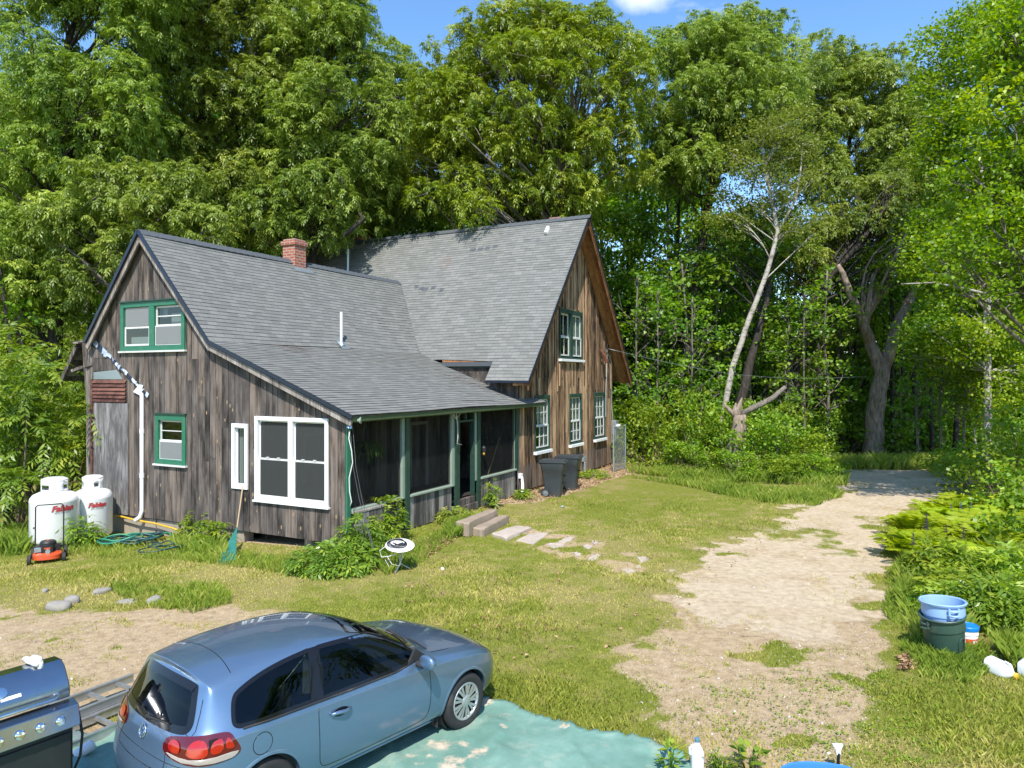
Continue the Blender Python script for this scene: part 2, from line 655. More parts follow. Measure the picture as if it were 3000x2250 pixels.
def boards(mb, x0, x1, zb, ztop, wmin, wmax, holes=(), thick=.03, rnd=None, warm=None, gap=.008, zsplit=None):
    """vertical boards between x0 and x1 in wall-local coordinates with openings left free"""
    r = rnd or random.Random(3)
    x = x0
    while x < x1 - .02:
        w_ = min(r.uniform(wmin, wmax), x1 - x)
        if x1 - x - w_ < .07:
            w_ = x1 - x
        var = r.random()
        o = r.uniform(0, .008)
        cuts = sorted({x + gap, x + w_ - gap, *[c for h in holes for c in (h[0], h[1]) if x + gap + .003 < c < x + w_ - gap - .003],
                       *[c for c in KINKS if x + gap < c < x + w_ - gap]})
        br = r.uniform(zb + 1.5, zb + 4.5) if zsplit and r.random() < zsplit else None
        for p, q in zip(cuts[:-1], cuts[1:]):
            m_ = (p + q) / 2
            segs = [(zb, None)]
            for h in sorted(holes, key=lambda h: h[2]):
                if h[0] < m_ < h[1]:
                    segs[-1] = (segs[-1][0], h[2])
                    segs.append((h[3], None))
            out = []
            for za, zz in segs:
                if br and za < br - .3 and (zz is None or zz > br + .3) and ztop(m_) > br + .3:
                    out += [(za, br, 0), (br + .006, zz, .37)]
                else:
                    out.append((za, zz, 0))
            for za, zz, dv in out:
                zp, zq = (ztop(p), ztop(q)) if zz is None else (zz, zz)
                if max(zp, zq) - za < .02:
                    continue
                zp, zq = max(zp, za), max(zq, za)
                poly = [(p, za), (q, za), (q, zq), (p, zp)]
                mb.prism(poly, o, o - thick, lambda X, Z, d: (X, d, Z), (var + dv) % 1)
        x += w_


KINKS = [4.21, 6.92]
SW = (7.84 - 4.82) / (6.92 - 4.21)      # wing slope
SP = (4.82 - 3.06) / (4.21 + .35)       # porch roof slope
SM = (10.2 - 3.8) / (13.6 - 8.2)        # main slope


def z_wing(b):
    if b < 4.21:
        return 3.06 + (b + .35) * SP
    if b < 6.92:
        return 4.82 + (b - 4.21) * SW
    return 7.84 - (b - 6.92) * 1.27


# wing gable, facing the yard
GW = [(5.32, 7.92, 4.63, 5.95), (5.29, 6.48, 1.62, 2.93), (3.06, 3.60, 1.16, 2.77), (.50, 2.81, .94, 2.97)]
mb = MB(TA(0, 0))
boards(mb, .02, 9.40, .13, lambda b: z_wing(b) - .14, .17, .25, GW, rnd=random.Random(5), zsplit=.25)
mb.build('gable_wall', M['board'], house)
# porch front: low boarded wall in four lengths
rp = random.Random(8)
for x0, x1, zt in ((2.42, 4.45, .86), (6.05, 8.40, .84), (.12, 2.11, .86), (8.57, 8.72, 3.0)):
    mb = MB(TB(0, 0))
    boards(mb, x0, x1, .03, lambda x: zt, .2, .27, rnd=rp)
    mb.build('porch_wall', M['board_porch'], house)
# brown gable of the main block
GM = [(9.85, 11.1, 1.3, 3.28), (12.98, 14.2, 1.28, 3.28), (15.66, 16.94, 1.28, 3.28), (12.0, 14.3, 4.50, 6.52)]
KINKS = [13.4]
z_main = lambda a: 10.2 - abs(a - 13.5) * SM
mb = MB(TB(0, 0))
boards(mb, 8.72, 17.95, .10, lambda a: min(z_main(a) - .12, 9.6), .14, .3, GM, rnd=random.Random(21), zsplit=.2)
rb = random.Random(4)
x = 8.85
while x < 17.9:                                     # battens over the joints of the upper wall
    for zlo, zhi in ((rb.choice([3.6, 3.4, 3.9, 4.2]), None),):
        zt = min(z_main(x) - .25, 9.4)
        blk = [h for h in GM if h[0] - .06 < x < h[1] + .06 and h[2] > 4]
        if rb.random() < .8 and zt > zlo + .3:
            segs = [(zlo, min(zt, blk[0][2] - .06)), (blk[0][3] + .06, zt)] if blk else [(zlo, zt)]
            for a_, b_ in segs:
                if b_ > a_ + .1:
                    mb.box(x - .028, x + .028, .012, .035, a_, b_, rb.random())
    x += rb.uniform(.2, .33)
mb.build('main_gable_wall', M['board_main'], house)
# remaining walls (far sides)
KINKS = []
mb = MB()
mb.box(.03, 8.7, 9.33, 9.38, -.5, 4.6, .3)
mb.box(17.88, 17.93, .04, 13.2, -.5, 4.9, .4)
mb.box(8.72, 8.76, .05, 13.2, -.5, 4.25, .5)
mb.prism([(8.76, -.5), (17.9, -.5), (17.9, 4.7), (13.5, 9.9), (8.76, 4.3)], 13.15, 13.2, lambda x, z, d: (x, d, z), .6)
mb.build('rear_wall', M['board'], house)
mb = MB()
pbk = MB(TB(0, 2.5))
boards(pbk, .1, 8.6, .4, lambda a: 3.7, .2, .3, rnd=random.Random(31))
pbk.build('porch_back_wall', M['board_porch'], house)
pbk = MB(TB(0, 2.46))
frame = [(1.2, 2.4, 1.2, 2.5), (5.9, 6.9, .42, 2.5)]
for fx0, fx1, fz0, fz1 in frame:
    pbk.box(fx0, fx0 + .1, -.02, .03, fz0, fz1)
    pbk.box(fx1 - .1, fx1, -.02, .03, fz0, fz1)
    pbk.box(fx0 + .1, fx1 - .1, -.02, .03, fz1 - .1, fz1)
    pbk.build('inner_frame', M['offwhite'], house)
    pbk = MB(TB(0, 2.46))
mb = MB() if False else mb
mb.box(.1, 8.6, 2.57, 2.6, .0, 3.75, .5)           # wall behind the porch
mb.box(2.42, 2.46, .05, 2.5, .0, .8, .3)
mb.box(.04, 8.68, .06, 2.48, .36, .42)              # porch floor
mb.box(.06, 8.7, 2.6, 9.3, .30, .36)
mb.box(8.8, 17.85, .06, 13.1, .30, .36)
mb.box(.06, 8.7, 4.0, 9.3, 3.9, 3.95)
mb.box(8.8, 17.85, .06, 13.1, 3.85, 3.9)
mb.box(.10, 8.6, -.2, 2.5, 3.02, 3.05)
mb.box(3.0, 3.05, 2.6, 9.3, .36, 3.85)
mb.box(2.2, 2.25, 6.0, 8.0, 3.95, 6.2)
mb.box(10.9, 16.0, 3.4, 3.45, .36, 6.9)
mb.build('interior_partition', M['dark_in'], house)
mb = MB()
for x0, x1, y0, y1 in ((.06, .35, 7.4, 8.4), (.06, .4, 6.6, 7.4), (.06, .42, 5.7, 6.55), (.07, .38, 4.6, 5.6), (.06, .4, 3.3, 4.2)):
    mb = MB()
    mb.box(x0, x1, y0, y1, -.75, .10)
    mb.build('foundation_stone', M['concrete'], house, bevel=.02)
for x, y, r in ((.35, 1.35, .17), (3.4, .3, .16)):
    mb = MB()
    mb.lathe([(r, -.4), (r - .01, .12 if y > 1 else .04)], 14, M=Matrix.Translation((x, y, 0)))
    mb.build('pier', M['concrete'], house, smooth=40)
mb = MB()
mb.box(9.0, 17.8, .12, .4, -.4, .08)
mb.build('foundation', M['concrete'], house, bevel=.02)


# ------------------------------------------------------------------ roofs in courses
def roof(name, rows, rown, thick=.10, mat='shingle', under='soffit'):
    """rows: function s in [0,1] -> (left point, right point) of the course line; courses overlap like shingles"""
    mb = MB()
    L0, R0 = rows(0.0)
    nrm = (Vector(R0) - Vector(L0)).cross(Vector(rows(.5)[0]) - Vector(L0)).normalized()
    if nrm.z < 0:
        nrm = -nrm
    slen = (Vector(rows(1.0)[0]) - Vector(L0))
    n = rown
    for i in range(n):
        s0, s1 = i / n, (i + 1) / n
        a, b = map(Vector, rows(s0))
        c, d = map(Vector, rows(s1))
        if (b - a).length < .02 and (d - c).length < .02:
            continue
        # length coordinate along the course, measured from a common origin
        ex = (Vector(R0) - Vector(L0)).normalized()
        m = max(2, int((b - a).length / .45))
        top0, top1 = nrm * (.004 if (i == 0 and name == 'wing_roof') else .013), nrm * .002
        up, lo = [], []
        for k in range(m + 1):
            f = k / m
            p, q = a.lerp(b, f), c.lerp(d, f)
            lp, lq = (p - Vector(L0)).dot(ex), (q - Vector(L0)).dot(ex)
            wz = .012 * (math.sin(lp * 1.1 + 2) + math.sin(lp * .47 + s0 * 3))
            wob = .004 * math.sin(lp * 5.1 + i * 1.7)
            lo.append((p + top0 + Vector((0, 0, wz + wob)), p + Vector((0, 0, wz)) - nrm * .004, (lp, i * .15 + .001)))
            up.append((q + top1 + Vector((0, 0, wz)), (lq, i * .15 + .149)))
        vs, fs, uvs = [], [], []
        for k in range(m + 1):
            vs += [lo[k][0], up[k][0], lo[k][1]]
        for k in range(m):
            o = k * 3
            fs.append((o, o + 3, o + 4, o + 1))
            uvs.append([lo[k][2], lo[k + 1][2], up[k + 1][1], up[k][1]])
            fs.append((o + 2, o + 5, o + 3, o))
            uvs.append([(lo[k][2][0], i * .15 - .002)] * 4)
        mb.add(vs, fs, 0, None, uvs)
    o = mb.build(name, M[mat], house, fix=False)
    return o


def slab(mb, pts, th=.09):
    """board deck under a roof, pts counted round the slope"""
    pts = [Vector(p) for p in pts]
    n = (pts[1] - pts[0]).cross(pts[2] - pts[0]).normalized()
    if n.z < 0:
        n = -n
    k = len(pts)
    vs = [p - n * .012 for p in pts] + [p - n * th for p in pts]
    mb.add(vs, [tuple(range(k)), tuple(range(2 * k - 1, k - 1, -1))] + [(i, (i + 1) % k, (i + 1) % k + k, i + k) for i in range(k)], .4)


AV = lambda z: 13.5 - (10.2 - z) / SM              # where the main roof is at height z
A_L = -.22
lerp = lambda p, q, f: p + (q - p) * f


def rows_wing(s):
    z = lerp(4.82, 7.84, s)
    b = lerp(4.21, 6.92, s)
    return (A_L, b, z), (AV(z) + .03, b, z)


def rows_porch(s):
    z = lerp(3.06, 4.82, s)
    b = lerp(-.35, 4.21, s)
    hi = 10.1 if b < -.03 else (9.05 if z < 4.46 else AV(z) + .03)
    return (A_L, b, z), (hi, b, z)


def rows_back(s):
    z = lerp(4.95, 7.84, s)
    b = 6.92 + (7.84 - z) / 1.27
    return (A_L, b, z), (AV(z) + .03, b, z)


rw = roof('wing_roof', rows_wing, 29)
roof('porch_roof', rows_porch, 34)
roof('wing_rear_roof', rows_back, 26)
BO = -.62


def rows_m1(s):
    z = lerp(7.84, 10.2, s)
    return (AV(z), 13.3, z), (AV(z), BO, z)


def rows_m2(s):
    z = lerp(3.8, 7.84, s)
    bw = 6.92 - (7.84 - z) / SW if z > 4.82 else 4.21 - (4.82 - z) / SP
    hi = .98 if z < 4.44 else bw - .02
    return (AV(z), hi, z), (AV(z), BO, z)


def rows_m3(s):
    z = lerp(4.4, 7.84, s)
    return (AV(z), 13.3, z), (AV(z), 6.92 + (7.84 - z) / 1.27, z)


def rows_m4(s):
    z = lerp(3.8, 10.2, s)
    a = 13.5 + (10.2 - z) / SM
    return (a, BO, z), (a, 13.3, z)


roof('main_roof', rows_m1, 22)
roof('main_roof', rows_m2, 38)
roof('main_roof', rows_m3, 32)
roof('main_roof', rows_m4, 60)
mb = MB()
slab(mb, [(AV(3.8), BO, 3.8), (AV(10.2), BO, 10.2), (AV(10.2), .97, 10.2), (AV(3.8), .97, 3.8)], .10)
slab(mb, [(AV(4.46), .97, 4.46), (AV(10.2), .97, 10.2), (AV(10.2), 6.9, 10.2), (AV(7.6), 6.4, 7.6), (AV(4.46), 3.0, 4.46)], .10)
slab(mb, [(AV(7.84), 6.9, 7.84), (AV(10.2), 6.9, 10.2), (AV(10.2), 13.3, 10.2), (AV(4.4), 13.3, 4.4), (AV(4.4), 9.7, 4.4)], .10)
am = 13.5 + 6.4 / SM
slab(mb, [(am, BO, 3.8), (13.5, BO, 10.2), (13.5, 13.3, 10.2), (am, 13.3, 3.8)], .10)
mb.build('roof_deck', M['soffit'], house)
mb = MB()
slab(mb, [(A_L + .02, 4.21, 4.82), (A_L + .02, 6.92, 7.84), (11.5, 6.92, 7.84), (8.95, 4.21, 4.82)])
slab(mb, [(A_L + .02, -.33, 3.06), (A_L + .02, 4.21, 4.82), (8.95, 4.21, 4.82), (8.95, -.33, 3.06)])
slab(mb, [(8.9, -.33, 3.06), (10.05, -.33, 3.06), (10.05, -.03, 3.19), (8.9, -.03, 3.19)])
slab(mb, [(A_L + .02, 9.2, 4.95), (A_L + .02, 6.92, 7.84), (11.5, 6.92, 7.84), (8.9, 9.2, 4.95)])
mb.build('roof_deck', M['board'], house)
# soffit boards of the main rakes, lit warm from below
mb = MB()
for sgn in (-1, 1):
    ae = 13.5 + sgn * (10.2 - 3.85) / SM
    at_ = 13.5 + sgn * .06
    for k, (b0, b1, dz) in enumerate(((BO + .02, BO + .05, .30), (BO + .05, BO + .20, .16), (BO + .21, BO + .36, .155), (BO + .37, -.035, .165))):
        p0, p1 = (ae, 3.85), (at_, 10.13)
        vs = []
        for a_, z_ in (p0, p1):
            for b_ in (b0, b1):
                for d_ in (.105, dz):
                    vs.append((a_, b_, z_ - d_ * 1.25))
        mb.add(vs, [(0, 1, 3, 2), (4, 6, 7, 5), (0, 4, 5, 1), (2, 3, 7, 6), (0, 2, 6, 4), (1, 5, 7, 3)], .2 + .2 * k)
mb.build('rake_soffit', M['soffit'], house)
# drip edges, rake boards, fascias
mb = MB()
E_ = A_L - .015
for p, q in (((E_, -.37, 3.03), (E_, 4.21, 4.80)), ((E_, 4.21, 4.80), (E_, 6.92, 7.83)), ((E_, 6.92, 7.83), (E_, 9.24, 4.90))):
    mb.beam(p, q, .035, .09)
mb.build('drip_edge', M['metal_dark'], house)
mb = MB()
for sgn in (-1, 1):
    mb.beam((13.5 + sgn * 6.42 / SM, BO - .015, 3.75), (13.5, BO - .015, 10.19), .03, .07)
mb.beam((AV(3.8) - .01, BO, 3.77), (AV(3.8) - .01, .97, 3.77), .03, .07)
mb.build('drip_edge', M['metal_dark'], house)
mb = MB()
for p, q, dz in (((A_L + .05, -.30, 3.06), (A_L + .05, 4.21, 4.82), .17), ((A_L + .05, 4.21, 4.82), (A_L + .05, 6.92, 7.84), .2),
                 ((A_L + .05, 6.92, 7.84), (A_L + .05, 9.2, 4.95), .2)):
    mb.beam((p[0], p[1], p[2] - dz), (q[0], q[1], q[2] - dz), .05, .13, var=.7)
mb.build('rake_board', M['old_wood'], house)
mb = MB()
mb.beam((A_L + .05, -.30, 2.985), (10.02, -.30, 2.985), .04, .13)
mb.beam((.02, -.03, 2.95), (8.7, -.03, 2.95), .09, .14)
mb.build('porch_beam', M['mossy'], house, bevel=.008)
mb = MB()
mb.add([(8.72, 1.0, 4.40), (8.72, 3.0, 4.40), (8.72, 3.0, 3.6), (8.72, .4, 3.2)], [(0, 1, 2, 3)])

mb.build('fascia_board', M['dkgreen'], house)
mb = MB()
mb.box(AV(4.42) - .02, AV(4.42) + .06, .98, 3.02, 4.30, 4.445)
mb.build('eave_board', M['cap'], house)
# ridge caps and closing strips
mb = MB()


def caps(p, q, w_, s1, n_):
    p, q = Vector(p), Vector(q)
    d = (q - p).normalized()
    sd = Vector((-d.y, d.x, 0))
    for k in range(n_):
        f0, f1 = k / n_, (k + 1) / n_ + .004
        a, b = p.lerp(q, f0), p.lerp(q, f1)
        za, zb = .014, .034
        vs = []
        for pt, zz in ((a, za), (b, zb)):
            for t_ in (-1, -.5, 0, .5, 1):
                vs.append(pt + sd * w_ * t_ + Vector((0, 0, zz - abs(t_) * w_ * s1)))
        mb.add(vs, [(i, i + 1, i + 6, i + 5) for i in range(4)], (k * .37) % 1)


caps((A_L - .02, 6.92, 7.86), (11.35, 6.92, 7.86), .15, 1.05, 48)
mb.build('ridge_cap', M['cap'], house, fix=False)
mb = MB()
caps((13.5, 13.3, 10.23), (13.5, BO - .03, 10.23), .15, 1.1, 56)
mb.build('ridge_cap', M['cap'], house, fix=False)
# missing shingle tabs: dark felt showing
mb = MB()
nm = Vector((-SM, 0, 1)).normalized()
for b0, z0, w_ in ((2.95, 9.74, .22), (2.62, 9.76, .22), (2.30, 9.78, .2), (1.95, 9.80, .22), (1.62, 9.80, .24), (3.95, 9.06, .26), (3.60, 9.06, .24),
                   (3.28, 9.07, .22), (2.95, 9.1, .2), (1.55, 9.22, .3), (2.5, 9.98, .3), (5.55, 7.42, .2), (5.3, 7.36, .28), (4.98, 7.42, .2),
                   (4.55, 7.28, .16), (5.85, 7.5, .2), (1.1, 9.2, .2)):
    a0 = AV(z0)
    o_ = nm * .019
    mb.add([Vector((a0, b0, z0)) + o_, Vector((a0, b0 + w_, z0)) + o_, Vector((a0 + .12 / SM, b0 + w_, z0 + .12)) + o_, Vector((a0 + .12 / SM, b0, z0 + .12)) + o_], [(0, 1, 2, 3)])
mb.build('bare_patch', M['cap'], house)

# ------------------------------------------------------------------ chimneys and roof pipes (parts of the house)
mb = MB()
mb.box(5.30, 5.84, 6.70, 7.24, 6.9, 8.36)
mb.box(5.25, 5.89, 6.65, 7.29, 8.36, 8.50)
mb.box(5.31, 5.83, 6.71, 7.23, 8.50, 8.57)
ch = mb.build('chimney', M['brick'], house, bevel=.012)
mb = MB()
mb.add([(5.25, 6.70, 7.63), (6.05, 6.70, 7.63), (6.12, 6.55, 7.46), (5.2, 6.55, 7.46)], [(0, 1, 2, 3)])
mb.build('flashing', M['galv'], ch)
for a_, b_, s_, z1 in ((14.3, 11.3, .32, 10.52), (14.0, .95, .2, 10.22)):
    mb = MB()
    mb.box(a_ - s_, a_ + s_, b_ - s_, b_ + s_, 8.5, z1)
    mb.box(a_ - s_ - .05, a_ + s_ + .05, b_ - s_ - .05, b_ + s_ + .05, z1, z1 + .14)
    mb.build('chimney', M['brick'], house, bevel=.012)
mb = MB()
zpb = z_wing(4.32)
mb.tube([(4.86, 4.32, zpb - .05), (4.86, 4.32, zpb + 1.02)], .042, 12)
pv = mb.build('vent_pipe', M['white'], house, smooth=60)
mb = MB()
mb.lathe([(.13, 0), (.10, .05), (.055, .14), (.05, .15)], 14, M=Matrix.Translation((4.86, 4.32, zpb - .03)))
mb.add([(4.66, 4.12, z_wing(4.12) + .02), (5.06, 4.12, z_wing(4.12) + .02), (5.0, 4.52, z_wing(4.52) + .03), (4.72, 4.52, z_wing(4.52) + .03)], [(0, 1, 2, 3)])
mb.build('pipe_boot', M['galv'], pv)
mb = MB()
mb.tube([(11.9, 10.0, 8.25), (11.9, 10.0, 9.55)], .06, 12)
gpv = mb.build('vent_pipe', M['galv'], house, smooth=60)
mb = MB()
mb.beam(Vector((AV(9.5), .93, 9.5)) + nm * .08, Vector((AV(9.78), .93, 9.78)) + nm * .08, .12, .14)
mb.build('roof_vent', M['white'], house, bevel=.02)
# ------------------------------------------------------------------ windows
def frame_ring(mb, x0, x1, z0, z1, w_, d0, d1, wt=None, wb=None):
    wt = w_ if wt is None else wt
    wb = w_ if wb is None else wb
    mb.box(x0, x0 + w_, d0, d1, z0, z1)
    mb.box(x1 - w_, x1, d0, d1, z0, z1)
    mb.box(x0 + w_, x1 - w_, d0, d1, z1 - wt, z1)
    mb.box(x0 + w_, x1 - w_, d0, d1, z0, z0 + wb)


def sash(T, x0, x1, z0, z1, parent, mat, w_=.045, d=.0, nx=1, nz=1, mw=.02, glass='glass', panes=True):
    mb = MB(T)
    frame_ring(mb, x0, x1, z0, z1, w_, d - .035, d)
    for i in range(1, nx):
        x = lerp(x0 + w_, x1 - w_, i / nx)
        mb.box(x - mw / 2, x + mw / 2, d - .030, d - .004, z0 + w_, z1 - w_)
    for i in range(1, nz):
        z = lerp(z0 + w_, z1 - w_, i / nz)
        mb.box(x0 + w_, x1 - w_, d - .0285, d - .0055, z - mw / 2, z + mw / 2)
    s = mb.build('sash', M[mat], parent)
    if panes:
        mb = MB(T)
        mb.add([(x0 + w_ - .005, d - .02, z0 + w_ - .005), (x1 - w_ + .005, d - .02, z0 + w_ - .005), (x1 - w_ + .005, d - .02, z1 - w_ + .005), (x0 + w_ - .005, d - .02, z1 - w_ + .005)], [(0, 1, 2, 3)])
        mb.build('pane', M[glass], parent)
    return s


def quad(T, x0, x1, z0, z1, d, mat, name, parent):
    mb = MB(T)
    mb.add([(x0, d, z0), (x1, d, z0), (x1, d, z1), (x0, d, z1)], [(0, 1, 2, 3)])
    return mb.build(name, M[mat], parent)


def win_root(T, name, mat, x0, x1, z0, z1, w_, mull=(), d=.05, wt=None, wb=None, bevel=.006, label=None):
    mb = MB(T)
    frame_ring(mb, x0, x1, z0, z1, w_, -.10, d, wt, wb)
    for m_, mw in mull:
        mb.box(m_ - mw / 2, m_ + mw / 2, -.09, d - .004, z0 + (wb or w_), z1 - (wt or w_))
    o = mb.build(name, M[mat], house, bevel=bevel)
    if label:
        o['label'] = label
    return o


T = TA(0, 0)
# upper green pair
W = win_root(T, 'window', 'green', 5.32, 7.92, 4.63, 5.95, .13, [(6.62, .20)], label='green framed double window high in the gable')
for x0, x1, tilt in ((6.73, 7.78, 0), (5.46, 6.51, 1)):
    sash(T, x0, x1, 5.27, 5.81, W, 'offwhite', .05, -.02, 1, 2 if tilt else 1, .03)
    sash(T, x0, x1, 4.77, 5.29, W, 'offwhite', .05, .01, 1, 1)
    if tilt:
        quad(T, x0 + .04, x1 - .04, 4.80, 5.26, .022, 'screen', 'insect_screen', W)
        quad(T, x0 + .1, x0 + .62, 5.30, 5.62, -.16, 'curtain', 'curtain', W)
        quad(T, x0 + .75, x0 + .95, 5.5, 5.8, -.14, 'galv', 'curtain', W)
    else:
        quad(T, x0 + .04, x1 - .04, 5.30, 5.78, .012, 'screen', 'insect_screen', W)
        quad(T, x0 + .18, x1 - .1, 4.80, 5.02, -.12, 'curtain', 'curtain', W)
mb = MB(T)
mb.box(5.27, 7.97, -.02, .085, 4.585, 4.63)
mb.build('sill', M['offwhite'], W)
mb = MB(T)
mb.box(5.28, 7.96, .0, .09, 5.952, 5.99)
mb.build('head_trim', M['dkgreen'], W)
# lower green window
W = win_root(T, 'window', 'green', 5.29, 6.48, 1.62, 2.93, .13, wt=.15, label='small green framed window low in the gable')
sash(T, 5.42, 6.35, 2.22, 2.78, W, 'offwhite', .045, -.03, 1, 2, .022)
sash(T, 5.42, 6.35, 1.75, 2.25, W, 'offwhite', .05, .0)
quad(T, 5.46, 6.31, 1.78, 2.2, .012, 'screen', 'insect_screen', W)
mb = MB(T)
mb.box(5.24, 6.53, -.02, .085, 1.575, 1.62)
mb.build('sill', M['offwhite'], W)
mb = MB(T)
mb.box(5.27, 6.5, .0, .08, 2.932, 2.97)
mb.build('head_trim', M['dkgreen'], W)
# narrow white window
W = win_root(T, 'window', 'white', 3.06, 3.60, 1.16, 2.77, .095, label='narrow white framed window')
sash(T, 3.155, 3.505, 1.255, 2.675, W, 'white', .03, -.04)
quad(T, 3.36, 3.5, 1.27, 2.66, -.12, 'curtain', 'curtain', W)
# wide white double window
W = win_root(T, 'window', 'white', .50, 2.81, .94, 2.97, .095, [(1.655, .14)], wb=.085, label='wide white double hung window pair')
for x0, x1 in ((.595, 1.585), (1.725, 2.715)):
    sash(T, x0, x1, 1.92, 2.875, W, 'white', .035, -.045)
    sash(T, x0, x1, 1.025, 1.965, W, 'offwhite', .045, -.012)
    quad(T, x0 + .03, x1 - .03, 1.95, 2.82, -.035, 'screen_win', 'insect_screen', W)
    quad(T, x0 + .05, x1 - .05, 1.09, 1.92, -.004, 'screen_win', 'insect_screen', W)
    mb = MB(T)
    for f in (.3, .66):
        mb.box(lerp(x0, x1, f), lerp(x0, x1, f) + .08, -.012, .01, 1.972, 1.995)
    mb.build('sash_lock', M['offwhite'], W)
mb = MB(T)
mb.box(.46, 2.85, -.02, .08, .90, .94)
mb.build('sill', M['white'], W)
# tall twelve-pane windows of the main block
T = TB(0, 0)
for k, (x0, x1, z0) in enumerate(((9.85, 11.1, 1.33), (12.98, 14.2, 1.31), (15.66, 16.94, 1.31))):
    W = win_root(T, 'window', 'dkgreen', x0, x1, z0, 3.28, .06, wt=.14, d=.045)
    xa, xb = x0 + .06, x1 - .06
    sash(T, xa, xb, 2.2, 3.14, W, 'offwhite', .05, -.03, 4 if k == 0 else 3, 2, .032)
    sash(T, xa, xb, z0 + .1, 2.22, W, 'offwhite', .05, .0, 3, 2, .032)
    # drawn-back white curtain
    mb = MB(T)
    n = 26
    for j in range(n):
        f0, f1 = j / n, (j + 1) / n
        zz = [1.45, 1.9, 2.4, 3.05]
        wd = [.42, .5, .72, 1.0]
        for q in range(3):
            xs = [xb - (xb - xa) * .95 * wd[q + (i > 1)] * (f0 if i in (0, 3) else f1) for i in range(4)]
            ds = [-.10 + .02 * math.sin((f0 if i in (0, 3) else f1) * 44) for i in range(4)]
            zs = [zz[q], zz[q], zz[q + 1], zz[q + 1]]
            mb.add([(xs[i], ds[i], zs[i]) for i in range(4)], [(0, 1, 2, 3)])
    mb.build('curtain', M['curtain'], W)
    mb = MB(T)
    mb.box(x0 - .06, x1 + .06, -.02, .12, z0 - .11, z0 - .003)
    mb.build('sill', M['white'], W, bevel=.008)
# upper pair
W = win_root(T, 'window', 'dkgreen', 12.0, 14.3, 4.62, 6.52, .07, [(13.15, .20)], wt=.15, d=.05)
for x0, x1, d_ in ((12.07, 13.05, -.03), (13.25, 14.23, 0)):
    sash(T, x0, x1, 5.45, 6.37, W, 'offwhite', .07, d_ - .035, 2, 1, .035)
    sash(T, x0, x1, 4.74, 5.48, W, 'offwhite', .06, d_, 2, 1, .035)
    if d_ == 0:
        mb = MB(T)
        for j in range(14):
            f0, f1 = j / 14, (j + 1) / 14
            mb.add([(lerp(x0, x1, f0), -.1 + .03 * (j % 2), 4.8), (lerp(x0, x1, f1), -.1 + .03 * ((j + 1) % 2), 4.8),
                    (lerp(x0, x1, f1), -.1 + .03 * ((j + 1) % 2), 6.25), (lerp(x0, x1, f0), -.1 + .03 * (j % 2), 6.25)], [(0, 1, 2, 3)])
        mb.build('curtain', M['curtain'], W)
mb = MB(T)
mb.box(11.95, 14.35, -.02, .12, 4.52, 4.617)
mb.build('sill', M['white'], W, bevel=.008)

# ------------------------------------------------------------------ porch
for x0, x1 in ((2.11, 2.42), (4.45, 4.80), (5.70, 6.05), (8.37, 8.57)):
    mb = MB(T)
    w_ = (x1 - x0)
    xm = x0 + w_ * .05
    mb.box(x0 + .03, x1 - .06, -.12, -.006, .84, 2.88)
    p = mb.build('porch_post', M['sage'], house, bevel=.006)
    mb = MB(T)
    mb.box(x1 - .17, x1, -.03, .035, .05 if x0 < 8 else .9, 2.88)
    mb.build('post_board', M['dkgreen'], p, bevel=.004)
mb = MB(T)
mb.box(.0, .13, -.02, .03, .10, 3.0)
mb.build('corner_board', M['green'], house, bevel=.004)
for x0, x1 in ((.16, 2.11), (2.42, 4.45), (6.05, 8.40)):
    mb = MB(T)
    mb.box(x0, x1, -.14, .07, .855, .905)
    mb.build('porch_sill', M['sage'], house, bevel=.006)
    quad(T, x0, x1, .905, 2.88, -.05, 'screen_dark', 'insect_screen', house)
# doorway
mb = MB(T)
mb.box(4.80, 4.86, -.10, .03, .44, 2.88)
mb.box(5.64, 5.70, -.10, .03, .44, 2.88)
mb.box(4.86, 5.64, -.10, .02, 2.62, 2.68)
mb.box(5.22, 5.27, -.08, .01, 2.68, 2.88)
df = mb.build('door_frame', M['dkgreen'], house, bevel=.004)
mb = MB(T)
mb.box(4.78, 5.72, -.2, .04, .24, .42)
mb.box(4.74, 5.78, -.2, .10, .03, .235)
mb.build('threshold', M['old_wood'], house, bevel=.01)
# boarded bin with a bleached top in front of the first bay
mb = MB(T)
boards(mb, .18, 1.35, .05, lambda x: .80, .2, .3, rnd=random.Random(2), thick=.05)
mb2 = MB()
mb2.prism([(.15, -.12), (1.25, -.12), (1.42, .02), (.15, .02)], .80, .86, lambda x, y, d: (x, y, d), .8)
bx = mb2.build('ledge_top', M['old_wood'], house, bevel=.01)
mb2 = MB(T)
boards(mb2, .18, 1.30, .05, lambda x: .79, .2, .3, rnd=random.Random(2), thick=.03)
for q in range(len(mb2.v)):
    a_, b_, z_ = mb2.v[q]
    mb2.v[q] = (a_, b_ - .10, z_)
mb2.build('ledge_front', M['board_porch'], bx)

# ------------------------------------------------------------------ left side of the gable: ply panel, slats, pipe, torn flashing, old eave
T = TA(0, 0)
mb = MB(T)
mb.box(7.62, 9.12, .012, .035, .14, 3.2, .3)
mb.build('plywood_panel', M['ply'], house)
mb = MB(T)
for k in range(6):
    z = 3.22 + k * .105
    mb.add([(7.7, .02, z + .105), (9.16, .02, z + .105), (9.16, .06, z + .01), (7.7, .06, z + .01), (7.7, .02, z), (9.16, .02, z)], [(0, 1, 2, 3), (3, 2, 5, 4)], (k * .31) % 1)
mb.box(9.16, 9.24, .0, .05, .2, 3.85, .4)
mb.build('slat_panel', M['louver'], house)
mb = MB(T)
mb.box(9.14, 9.42, .0, .02, 3.86, 4.8, .1)
mb.box(7.9, 9.15, .01, .018, 4.10, 4.45, .05)
mb.box(8.25, 9.15, .012, .02, 4.46, 4.75, .22)
